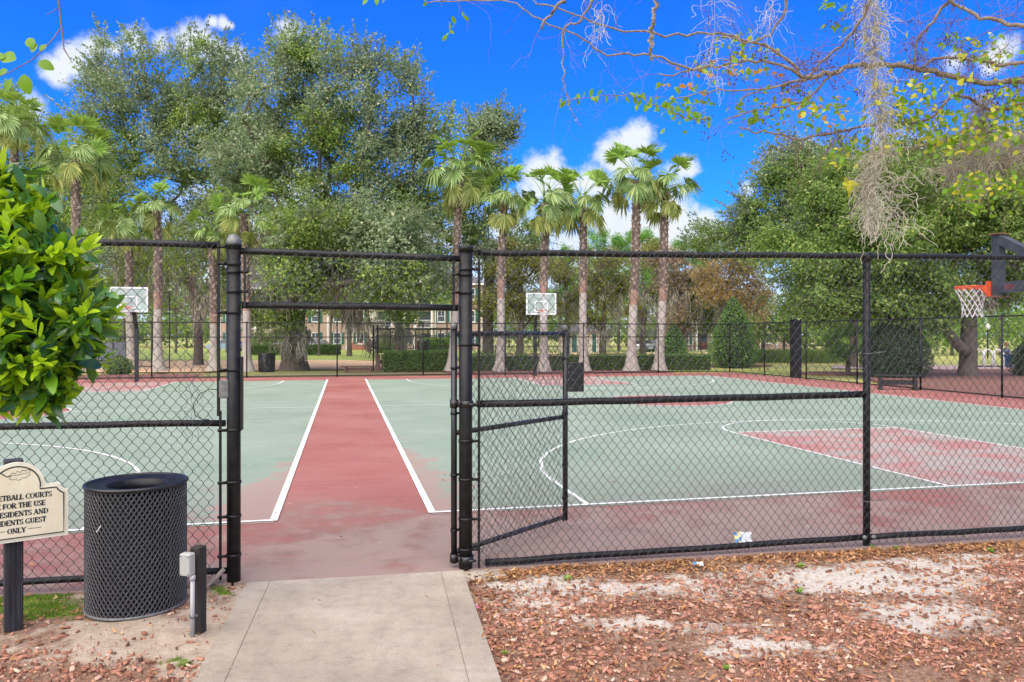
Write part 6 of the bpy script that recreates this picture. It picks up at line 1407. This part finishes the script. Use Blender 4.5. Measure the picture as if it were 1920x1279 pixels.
# backstop at the left, tall thin frame
bs = thing('backstop', 'tall thin black backstop frame left of the left hoop trees, beyond the far fence', 'backstop', gp(318, 44, 0)); b = MB()
MB().tube([gp(318, 44, -.2), gp(318, 44, 4.5)], .035, 8).build('pole', M['black'], bs, True); MB().tube([gp(212, 46, -.2), gp(212, 46, 4.4)], .035, 8).build('pole', M['black'], bs, True)
for z in (.06, 1.7, 3.2, 4.4): MB().tube([gp(318, 44, z), gp(212, 46, z)], .025, 8).build('rail', M['black'], bs, True)
A_, B_ = gp(318, 44, 0), gp(212, 46, 0); Lq = np.linalg.norm(B_ - A_); V, F = cones_panel(Lq, 2.4); tq = (B_ - A_) / Lq; nq = np.array((-tq[1], tq[0], 0)); V = A_ + V[:, :1] * tq + V[:, 1:2] * nq + V[:, 2:] * np.array((0, 0, 1.)); mk('wire_mesh', V, F, M['farwire'], bs, kind='stuff')
q = MB(); a0, a1 = gp(172, 48, .75), gp(236, 47, .75); q.bar(a0, a1, .05, 1.5, (0, 0, 1)); ws = q.build('windscreen', M['screen']); tag(ws, 'grey blue windscreen panel low behind the left hoop', 'windscreen')

# ------------------------------------------------------------------ basketball hoops
def ring(b, c, r, tr, n=36, m=8): b.tube([(c[0] + r * math.cos(a), c[1] + r * math.sin(a), c[2]) for a in np.linspace(0, 2 * math.pi, n + 1)], tr, m, False)
def net_cones(c, r0=.222, drop=.45, n=12, rows=7, rw=.0035):
    A = []; B = []; prof = [(1., 0), (.86, .17), (.74, .33), (.65, .48), (.60, .64), (.60, .82), (.63, 1.)]
    pt = lambda k, j: np.array(c) + np.array((r0 * prof[j][0] * math.cos(2 * math.pi * (k + .5 * (j % 2)) / n), r0 * prof[j][0] * math.sin(2 * math.pi * (k + .5 * (j % 2)) / n), -drop * prof[j][1] + .008 * math.sin(k * 2.3 + j)))
    for j in range(len(prof) - 1):
        for k in range(n):
            p = pt(k, j)
            for q in ((k, j + 1), ((k - 1 if j % 2 == 0 else k + 1), j + 1)): A.append(p); B.append(pt(*q))
    return cones(A, B, rw, rw, 4)
glass, t_, b_ = material('backboard_glass'); b_.inputs['Base Color'].default_value = (.80, .95, .90, 1); b_.inputs['Roughness'].default_value = .04; b_.inputs['Alpha'].default_value = .22; M['glass'] = glass
def hoop(label, u, v, far):
    """facing -v (towards the camera) with a gooseneck pole; built in court axes"""
    root = thing('basketball_hoop', label, 'basketball hoop', C(u, v), CA, 'basketball hoops', local=True)
    b = MB(); b.bbox((0, 0, 1.05), (.14, .14, 2.3), 0, .01); b.bar((0, 0, 2.18), (-.02, -.30, 2.85), .13); b.bar((-.02, -.28, 2.82), (0, -1.05, 3.12), .12); b.build('pole', M['blacksteel'], root)
    by = -1.15; bz = 3.33
    b = MB(); b.box((0, by, bz), (1.32, .012, .90)); b.build('backboard', M['glass'], root)
    b = MB()
    for x in (-1, 1): b.box((x * .672, by, bz), (.06, .045, .98))
    for z in (-1, 1): b.box((0, by, bz + z * .462), (1.284, .045, .06))
    b.build('board_frame', M['white'], root)
    b = MB()
    for x in (-1, 1): b.box((x * .29, by - .012, bz - .12), (.055, .008, .46))
    for z in (-1, 1): b.box((0, by - .012, bz - .12 + z * .2275), (.525, .008, .05))
    b.build('target_square', M['white'], root)
    b = MB(); rc = (0, by - .40, 3.02); ring(b, rc, .228, .009); b.bbox((0, by - .09, 3.0), (.15, .16, .08), 0, .01); b.build('rim', M['orange'], root, True)
    mk('net', *net_cones(rc, rw=.007), M['cord'], root, kind='stuff')
    b = MB(); b.bar((0, by + .03, 3.0), (0, by + .03, 3.6), .14, .04); b.build('bracket', M['blacksteel'], root)
    return root
hoop('basketball hoop with clear board at the far end of the left court', -9.25, 25.75, True)
hoop('basketball hoop with clear board at the far end of the right court', 7.8, 26.3, True)
# near right hoop: the board is gone, bare steel support with the rim
rcx = P(1823, 538, 11.2); 
nh = thing('basketball_hoop', 'boardless near hoop at the right edge, orange rim and white net on grey steel arms', 'basketball hoop', C(8.0, -1.6), group='basketball hoops'); Z0 = rcx[2]
def Hc(f, s, z): p = rcx + CV * f + CU * s; return np.array((p[0], p[1], z))      # f forward into court, s sideways
MBX = lambda: MB()
b = MB(); ring(b, (rcx[0], rcx[1], Z0), .228, .010); ring(b, (rcx[0], rcx[1], Z0 - .022), .222, .006)
for s in (-1, 1):                        # flanges tapering from the back plate to the ring
    p = [Hc(-.20, s * .11, Z0), Hc(-.37, s * .11, Z0), Hc(-.37, s * .11, Z0 - .15)]; q = [x + CU * .006 for x in p]; b.add(p + q, [(0, 1, 2), (5, 4, 3), (0, 3, 4, 1), (1, 4, 5, 2), (2, 5, 3, 0)])
b.add([Hc(-.19, -.115, Z0 + .004), Hc(-.19, .115, Z0 + .004), Hc(-.37, .115, Z0 + .004), Hc(-.37, -.115, Z0 + .004), Hc(-.19, -.115, Z0 - .004), Hc(-.19, .115, Z0 - .004), Hc(-.37, .115, Z0 - .004), Hc(-.37, -.115, Z0 - .004)], [(0, 1, 2, 3), (7, 6, 5, 4), (0, 4, 5, 1), (1, 5, 6, 2), (2, 6, 7, 3), (3, 7, 4, 0)])
b.box((*Hc(-.375, 0, 0)[:2], Z0 - .055), (.26, .012, .22), CA)
b.build('rim', M['orange'], nh)
b = MB()
for a in np.linspace(0, 2 * math.pi, 13)[:-1]: b.tube([(rcx[0] + .226 * math.cos(a), rcx[1] + .226 * math.sin(a), Z0 - .005), (rcx[0] + .224 * math.cos(a + .05), rcx[1] + .224 * math.sin(a + .05), Z0 - .035)], .005, 5)
b.build('net_hooks', M['orange'], nh, True)
mk('net', *net_cones((rcx[0], rcx[1], Z0 - .03), .218, .42, 12, rw=.0058), M['cord'], nh, True, kind='stuff')
up = np.array(((0, 0, 1)))
top_z = P(1865, 441, 10.8)[2]; bot_z = P(1865, 556, 10.8)[2]
b = MB(); b.bar(Hc(-.46, .0, bot_z), Hc(-.46, .0, top_z), .13, .11, CU); b.build('mount_column', M['slate'], nh)
b = MB(); b.bbox((*Hc(-.46, 0, 0)[:2], top_z + .006), (.20, .17, .016), CA, .003); b.bbox((*Hc(-.46, 0, 0)[:2], bot_z - .006), (.26, .18, .016), CA, .003); b.build('end_plate', M['rust'], nh)
pole = Hc(-2.25, 0, 0); pole[2] = 0
b = MB(); b.bar(Hc(-.50, 0, top_z - .07), Hc(-2.2, 0, Z0 - .28), .12, .12); b.build('diagonal_strut', M['slate'], nh)
ar = MB(); ar.bar(Hc(-.53, 0, Z0 - .045), Hc(-2.25, 0, Z0 - .02), .12, .15); arm = ar.build('lower_arm', M['slate'], nh)
b = MB(); b.bbox((*pole[:2], (Z0 + .1) / 2 - .1), (.15, .15, Z0 + .3), CA, .012); b.build('pole', M['slate'], nh)
b = MB(); sq = lambda t, w: Hc(-.62 - t * .16, -.0625, Z0 - .04 + w)      # faded red script on the arm
for ph, h0 in ((0, .018), (.3, -.018)):
    b.tube([sq(t, h0 + .012 * math.sin(t * 38 + ph) * (1 - t * .4)) for t in np.linspace(0, 1, 30)], .0028, 4)
b.build('script_mark', M['redink'], arm)

# ------------------------------------------------------------------ benches, bins, shelter
def bench(label, c, L_, ang, mat, h=.46, w=.36):
    root = thing('bench', label, 'bench', c, ang, 'benches', local=True)
    for y in (-1, 0, 1): b = MB(); b.bbox((0, y * w / 3, h - .02), (L_, w / 3 - .012, .045), 0, .006); b.build('seat_plank', mat, root)
    for x in (-1, 1):
        b = MB(); b.bbox((x * L_ * .36, 0, (h - .05) / 2 - .03), (.10, w * .8, h - .01), 0, .008); b.bbox((x * L_ * .36, 0, .03), (.14, w * 1.15, .06), 0, .008); b.build('leg', mat, root)
    b = MB(); b.bbox((0, 0, h * .5), (L_ * .7, .05, .16), 0, .006); b.build('stretcher', mat, root); return root
bench('long black bench inside the right fence, before the dark holly bush', G(1683, 731), 1.52, CA - R(90) + R(62), M['blacksteel'], .52, .42)
pb_ = gp(672, 38.4, .0); bench('low brown plank bench at the edge of the clay, seen through the gateway', pb_, 1.75, R(2), M['brown'], .36, .3)
bench('brown bench half hidden behind the end of the mossy hedge', gp(714, 42, 0), 1.3, R(80), M['brown'], .85, .3)
for lab, px, d, w, h, mt in (('black trash barrel with flaking paint, left of the big oak trunk', 500, 39.6, .88, .98, 'blacksteel'), ('dark trash bin by the second oak trunk in the field', 733 + 60, 78, 1.3, 1.4, 'tyre')):
    g_ = gp(px, d, 0); root = thing('trash_bin', lab, 'trash bin', g_); b = MB(); b.lathe([(w / 2 * .93, 0), (w / 2 * .95, .1), (w / 2, h * .9), (w / 2, h * .95)], g_, 20); b.build('barrel', M[mt], root, True); b = MB(); b.lathe([(w / 2 * 1.03, h * .94), (w / 2 * 1.03, h), (w * .3, h * 1.01), (w * .28, h * .9), (0, h * .9)], g_, 20); b.build('rim', M['blacksteel'], root, True)
    if px == 500:
        b = MB(); r = np.random.default_rng(4)
        for _ in range(16): 
            a = r.uniform(-2.3, -.8); z = r.uniform(.05, .9); rr_ = w / 2 * (.95 + .05 * z) + .004; k = r.uniform(.02, .06); p = [g_ + np.array((rr_ * math.cos(a + s_ * k), rr_ * math.sin(a + s_ * k), z + dz)) for s_, dz in ((-1, 0), (.2, -.04), (1, .02), (.3, .09), (-.6, .06))]; b.add(p, [(0, 1, 2, 3, 4)])
        b.build('flaked_patches', M['galv'], root, kind='stuff')
root = thing('field_shelter', 'long dark flat roofed player shelter in the ball field, behind the mossy hedge', 'shelter', gp(778, 60, 0)); g0, g1 = gp(706, 60, 0), gp(852, 60, 0)
b = MB(); b.bbox(((g0[0] + g1[0]) / 2, 60.6, 2.44), (g1[0] - g0[0], 1.6, .16), 0, .02); b.build('roof', M['shelter'], root)
for x in np.linspace(g0[0] + .1, g1[0] - .1, 7): b = MB(); b.bbox((x, 60.05, 1.15), (.09, .09, 2.4), 0, .01); b.build('post', M['shelter'], root)
for z in (.9, 1.9): b = MB(); b.bar((g0[0], 60.02, z), (g1[0], 60.02, z), .06); b.build('rail', M['shelter'], root)
for z, dx in ((2.0, 0),):
    gq = thing('field_gate', 'narrow black field gate at the left end of the mossy hedge', 'gate', gp(703, 43, 0))
    for px in (700, 708): MB().tube([gp(px, 43, -.1), gp(px, 43, 2.5)], .04, 8).build('post', M['black'], gq, True)
    MB().tube([gp(700, 43, 1.2), gp(708, 43, 1.2)], .03, 8).build('rail', M['black'], gq, True)
# bicycle rack of white hoops
g0 = G(1862, 688); br = thing('bicycle_rack', 'white pipe bicycle rack of rounded hoops, beside the person at the right', 'bicycle rack', g0); d_ = g0[1]
for px in (1836, 1853, 1872, 1889):
    b = MB(); x = (px - 960) / FPX * d_; w = .24; H = 1.05
    b.tube([(x - w, d_, 0), (x - w, d_, H - w)] + [(x - w * math.cos(a), d_ + .1 * math.sin(a), H - w + w * math.sin(a)) for a in np.linspace(.2, math.pi - .2, 9)] + [(x + w, d_, H - w), (x + w, d_, 0)], .055, 8); b.build('hoop', M['white'], br, True)
b = MB(); b.bar((g0[0] - 1.2, d_, .04), (g0[0] + 1.2, d_, .04), .08, .08); b.build('base_rail', M['blacksteel'], br)
lp_ = thing('lamp_post', 'slim black lamp post at the wood edge, above the bicycle rack', 'lamp post', gp(1852, 66, 0)); MB().tube([gp(1852, 66, -.2), gp(1852, 66, 2.4)], .06, 8).build('pole', M['black'], lp_, True); b = MB(); b.lathe([(.03, 0), (.16, .1), (.2, .4), (.08, .5), (0, .6)], gp(1852, 66, 2.4), 10); b.build('lantern', M['white'], lp_, True)

# ------------------------------------------------------------------ the person by the rack
def skinmesh(name, verts, edges, mat, parent, sub=2):
    me = bpy.data.meshes.new(name); me.from_pydata([tuple(np.array(p) - ORG[parent.name]) for p, _ in verts], edges, []); o = bpy.data.objects.new(name, me); COL.objects.link(o); o.parent = parent; me.materials.append(M[mat])
    o.modifiers.new('skin', 'SKIN').use_smooth_shade = True
    for i, (_, r) in enumerate(verts): sv = me.skin_vertices[0].data[i]; sv.radius = (r if isinstance(r, tuple) else (r, r)); sv.use_root = (i == 0)
    m_ = o.modifiers.new('subdivision', 'SUBSURF'); m_.levels = sub; m_.render_levels = sub; return o
pg = G(1890, 692); pr_ = thing('person', 'fair haired person in grey blue jacket and blue trousers reaching to the bicycle rack', 'person', pg); k = 1.42 / 1.7
def Q(x, y, z): return pg + np.array((x, y, z)) * k
body = [(Q(0, 0, .95), (.15, .11)), (Q(-.02, 0, 1.15), (.14, .10)), (Q(-.06, 0, 1.36), (.16, .10)), (Q(-.09, -.02, 1.48), .055), (Q(-.12, -.03, 1.56), .065), (Q(-.14, -.04, 1.66), .095), (Q(-.13, -.04, 1.75), .06),
        (Q(.02, -.09, .9), .085), (Q(.06, -.11, .5), .06), (Q(.10, -.1, .1), .045), (Q(0, -.12, .05), .035), (Q(-.02, .09, .9), .085), (Q(-.05, .10, .5), .06), (Q(.02, .1, .1), .045), (Q(-.08, .09, .05), .035),
        (Q(-.10, -.17, 1.38), .06), (Q(-.26, -.20, 1.20), .045), (Q(-.50, -.16, 1.22), .034), (Q(-.60, -.15, 1.22), .03), (Q(-.08, .17, 1.38), .06), (Q(-.22, .22, 1.16), .045), (Q(-.46, .18, 1.16), .034), (Q(-.56, .17, 1.16), .03)]
ed = [(0, 1), (1, 2), (2, 3), (3, 4), (4, 5), (5, 6), (0, 7), (7, 8), (8, 9), (9, 10), (0, 11), (11, 12), (12, 13), (13, 14), (2, 15), (15, 16), (16, 17), (17, 18), (2, 19), (19, 20), (20, 21), (21, 22)]
skinmesh('body', body, ed, 'skin', pr_)
gr_ = lambda i, s: (body[i][0], tuple(np.array(body[i][1] if isinstance(body[i][1], tuple) else (body[i][1],) * 2) + s))
skinmesh('jacket', [gr_(0, .02), gr_(1, .025), gr_(2, .022), gr_(15, .02), gr_(16, .018), gr_(17, .014), gr_(19, .02), gr_(20, .018), gr_(21, .014)], [(0, 1), (1, 2), (2, 3), (3, 4), (4, 5), (2, 6), (6, 7), (7, 8)], 'jacket', pr_)
skinmesh('trousers', [gr_(0, .018), gr_(7, .018), gr_(8, .02), gr_(9, .02), gr_(11, .018), gr_(12, .02), gr_(13, .02)], [(0, 1), (1, 2), (2, 3), (0, 4), (4, 5), (5, 6)], 'jeans', pr_)
b = MB(); b.lathe([(.075, -.10), (.105, -.03), (.112, .04), (.09, .10), (.04, .13), (0, .135)], Q(-.11, -.02, 1.70), 14); b.build('hair', M['hair'], pr_, True)

# ------------------------------------------------------------------ apartments and clubhouse beyond the field
def brick_mat():
    m, t, b = material('red_brick'); v = t.nodes.new('ShaderNodeTexBrick'); t.links.new(stretch(t, coords(t), (1, 1, 1)), v.inputs['Vector']); v.inputs['Scale'].default_value = 4
    v.inputs['Color1'].default_value = (.36, .13, .075, 1); v.inputs['Color2'].default_value = (.44, .18, .11, 1); v.inputs['Mortar'].default_value = (.42, .30, .24, 1)
    t.links.new(v.outputs[0], b.inputs['Base Color']); b.inputs['Roughness'].default_value = .9; return m
M['brick'] = brick_mat()
WM = {}
def window(root, x, y, z, w=1.0, h=1.5, shut=True):
    if 'frame' not in WM:
        q = bpy.data.objects.new('tmp', None); ORG['tmp'] = np.zeros(3)
        b = MB()
        for s in (-1, 1): b.box((s * .5, 0, 0), (.10, .12, 1.6)); b.box((0, 0, s * .75), (1.1, .12, .10))
        b.box((0, -.01, 0), (.9, .06, .06)); b.box((0, -.01, .38), (.05, .05, .7)); b.box((0, 0, -.84), (1.25, .2, .08)); WM['frame'] = b
        b = MB(); b.box((0, .03, 0), (.95, .03, 1.45)); WM['pane'] = b
        b = MB(); b.box((0, 0, 0), (.36, .06, 1.6))
        for i in range(10): b.box((0, -.03, -.7 + i * .155), (.28, .03, .09))
        WM['shutter'] = b
    def inst(nm, mt, par, dx):
        key = nm + '_m'
        if key not in WM: o = mk(nm, WM[nm].V, WM[nm].F, M[mt]); WM[key] = o.data; o.parent = par
        else: o = bpy.data.objects.new(nm, WM[key]); COL.objects.link(o); o.parent = par
        o.location = dx; return o
    f = inst('window', None, root, (x, y, z)) if False else None
    key = 'window_m'
    if key not in WM: f = mk('window', WM['frame'].V, WM['frame'].F, M['trimw']); WM[key] = f.data; f.parent = root
    else: f = bpy.data.objects.new('window', WM[key]); COL.objects.link(f); f.parent = root
    f.location = (x, y, z); inst('pane', 'pane', f, (0, 0, 0))
    if shut:
        for s in (-1, 1): inst('shutter', 'shutter', f, (s * .76, -.02, 0))
def building(label, px0, px1, d, ang, bays, storeys=3, sh=3.0, roofh=2.2, deep=12):
    """front wall along local x at y = 0; bays = (width share, material, windows, balcony)"""
    p0 = gp(px0, d, -.08); Wd = (px1 - px0) / FPX * d; root = thing('apartment_building', label, 'building', p0, R(ang), local=True); x = 0; tot = sum(q[0] for q in bays); H = storeys * sh
    for share, mt, nwin, balc in bays:
        w = Wd * share / tot; yo = -.5 if mt == 'brick' else 0.0
        b = MB(); b.box((x + w / 2, deep / 2 + yo, H / 2), (w - .01, deep, H)); b.build('wall', M[mt], root)
        if mt == 'stucco':
            b = MB(); b.box((x + w / 2, yo - .02, .55), (w - .02, .06, 1.1)); b.build('brick_base', M['brick'], root)
            b = MB(); b.box((x + w / 2, yo - .03, sh), (w - .02, .08, .22)); b.build('string_course', M['trimw'], root)
        else:
            for s_ in (.06, w - .06): b = MB(); b.box((x + s_, yo - .05, H / 2), (.14, .1, H)); b.build('downpipe', M['trimw'], root)
        for f in range(storeys):
            for i in range(nwin):
                xx = x + w * (i + .5) / nwin; window(root, xx, yo - .03, f * sh + 1.65)
            if balc:
                zc = f * sh; b = MB(); b.box((x + w / 2, yo + -.02, zc + 1.25), (w * .62, .06, 2.1)); b.build('balcony_door', M['pane'], root)
                b = MB(); b.box((x + w / 2, yo - .9, zc + .02), (w * .8, 1.8, .18)); b.build('balcony_floor', M['trimw'], root)
                if f:
                    b = MB()
                    for q in np.linspace(-.39, .39, 14): b.box((x + w / 2 + q * w, yo - 1.75, zc + .55), (.03, .03, 1.0))
                    b.box((x + w / 2, yo - 1.75, zc + 1.08), (w * .8, .06, .06)); b.build('railing', M['trimw'], root)
                for s_ in (-.4, .4): b = MB(); b.box((x + w / 2 + s_ * w, yo - 1.72, zc + sh / 2), (.22, .22, sh)); b.build('column', M['trimw'], root)
        x += w
    b = MB(); b.add([(-.6, -1.1, H), (Wd + .6, -1.1, H), (Wd + .6, deep + .6, H), (-.6, deep + .6, H), (2.5, deep / 2, H + roofh), (Wd - 2.5, deep / 2, H + roofh)], [(0, 3, 2, 1), (0, 1, 5, 4), (1, 2, 5), (2, 3, 4, 5), (3, 0, 4)]); b.build('roof', M['roof'], root)
    b = MB(); b.box((Wd / 2, -1.12, H - .02), (Wd + 1.2, .06, .22)); b.build('fascia', M['trimw'], root)
    return root
building('cream apartments with brick base behind the left palms, seen left of the big oak trunk', 415, 528, 112, 2, [(1.4, 'brick', 1, 0), (1.6, 'stucco', 0, 1), (1.6, 'stucco', 3, 0)])
building('brick and cream apartments behind the field shelter, with green shutters', 570, 905, 104, -1, [(1.6, 'brick', 1, 0), (1.2, 'brick', 1, 0), (1.6, 'stucco', 1, 0), (1.5, 'stucco', 0, 1), (1.2, 'brick', 1, 0), (1.3, 'stucco', 0, 1), (1.6, 'brick', 2, 0), (1.4, 'brick', 1, 0)])
building('brick apartments right of the last palm, behind the cone bushes', 1268, 1362, 100, -3, [(1.4, 'brick', 1, 0), (1.6, 'stucco', 0, 1), (1.4, 'brick', 1, 0)], 2)
building('low brick building with a green shuttered window, left of the wide black post', 1422, 1482, 112, 4, [(1.2, 'brick', 1, 0), (1, 'brick', 0, 0)], 1, 3.3, 1.2, 8)
cb = thing('clubhouse', 'small cream clubhouse with green door and grey roof, between the third and fourth palms', 'building', gp(1052, 88, -.05), 0, local=True); Wd = 72 / FPX * 88
b = MB(); b.box((Wd / 2, 3, 1.2), (Wd, 6, 2.4)); b.build('wall', M['stucco'], cb)
b = MB(); b.add([(-.5, -.6, 2.4), (Wd + .5, -.6, 2.4), (Wd + .5, 6.6, 2.4), (-.5, 6.6, 2.4), (1.6, 3, 4.4), (Wd - 1.6, 3, 4.4)], [(0, 3, 2, 1), (0, 1, 5, 4), (1, 2, 5), (2, 3, 4, 5), (3, 0, 4)]); b.build('roof', M['roof'], cb)
for x, w in ((1.55, .55), (3.85, .45)):
    b = MB(); b.box((x, -.03, 1.12), (w, .08, 2.1)); b.build('door', M['shutter'], cb); b = MB(); 
    for s in (-1, 1): b.box((x + s * (w / 2 + .06), -.03, 1.12), (.1, .1, 2.2))
    b.box((x, -.03, 2.24), (w + .24, .1, .1)); b.build('door_frame', M['trimw'], cb)

# ------------------------------------------------------------------ parked cars
def car(label, c, ang, paint, hatch=True):
    root = thing('parked_car', label, 'car', c, ang, 'cars parked by the apartments', local=True)
    pf = [(-2.15, .35), (-2.2, .75), (-2.05, .95), (-1.2, 1.02), (1.15, 1.0), (1.9, .88), (2.15, .7), (2.15, .35)]
    def loft(sec, w0, w1, name, mat):
        n = len(sec); V = []; F = []
        for y, k in ((-w0, 0), (-w1, 1), (w1, 1), (w0, 0)):
            V += [(x * (1 if not k else 1), y, z) for x, z in sec]
        V = [(x, y, z) for x, y, z in V]
        for j in range(3):
            for i in range(n): F.append((j * n + i, j * n + (i + 1) % n, (j + 1) * n + (i + 1) % n, (j + 1) * n + i))
        F += [tuple(range(n - 1, -1, -1)), tuple(range(3 * n, 4 * n))]; b = MB(); b.add(V, F); return b.build(name, mat, root)
    bd_ = loft(pf, .90, .86, 'body', paint)
    cabin = [(-1.75, .98), (-1.35, 1.42), (.25, 1.45), (1.05, .98)] if hatch else [(-1.45, .98), (-.85, 1.40), (.35, 1.42), (1.15, .98)]
    n = len(cabin); V = [(x, -.80, z) if z < 1.1 else (x, -.62, z) for x, z in cabin] + [(x, .80, z) if z < 1.1 else (x, .62, z) for x, z in cabin]; b = MB(); b.add(V, [tuple(range(n)), tuple(range(2 * n - 1, n - 1, -1))] + [(i, i + n, (i + 1) % n + n, (i + 1) % n) for i in range(n)]); b.build('windows', M['cargl'], root)
    b = MB(); b.box(((cabin[1][0] + cabin[2][0]) / 2, 0, cabin[1][1] + .02), (cabin[2][0] - cabin[1][0] + .1, 1.22, .05)); b.build('roof', paint, root)
    for x in (-1.35, 1.35):
        for y in (-.82, .82):
            b = MB(); b.lathe([(.12, -.1), (.31, -.1), (.33, -.06), (.33, .06), (.31, .1), (.12, .1)], (x, y, .33), 18, Matrix.Rotation(R(90), 3, 'X')); w_ = b.build('wheel', M['tyre'], root, True); b = MB(); b.lathe([(0, -.105), (.19, -.105), (.2, .105), (0, .105)], (x, y, .33), 12, Matrix.Rotation(R(90), 3, 'X')); b.build('rim', M['galv'], w_)
    for y in (-.7, .7):
        b = MB(); b.box((-2.17, y, .80), (.08, .3, .16)); b.build('tail_lamp', M['redlamp'], root); b = MB(); b.box((2.12, y, .72), (.1, .32, .13)); b.build('headlight', M['trimw'], root)
    return root
car('white car half hidden behind the hedge, right of the big oak trunk', gp(588, 92, -.05), R(172), M['carw'])
car('white car with red tail lamps, behind the tall palm second from the right', gp(1206, 92, -.05), R(62), M['carw']); car('silver grey sedan parked right of the white car, behind the palm trunks', gp(1232, 94, -.05), R(8), M['cars'], False)
car('pale blue car far left, seen beside the left gate post', gp(424, 94, -.05), R(178), M['carb'])
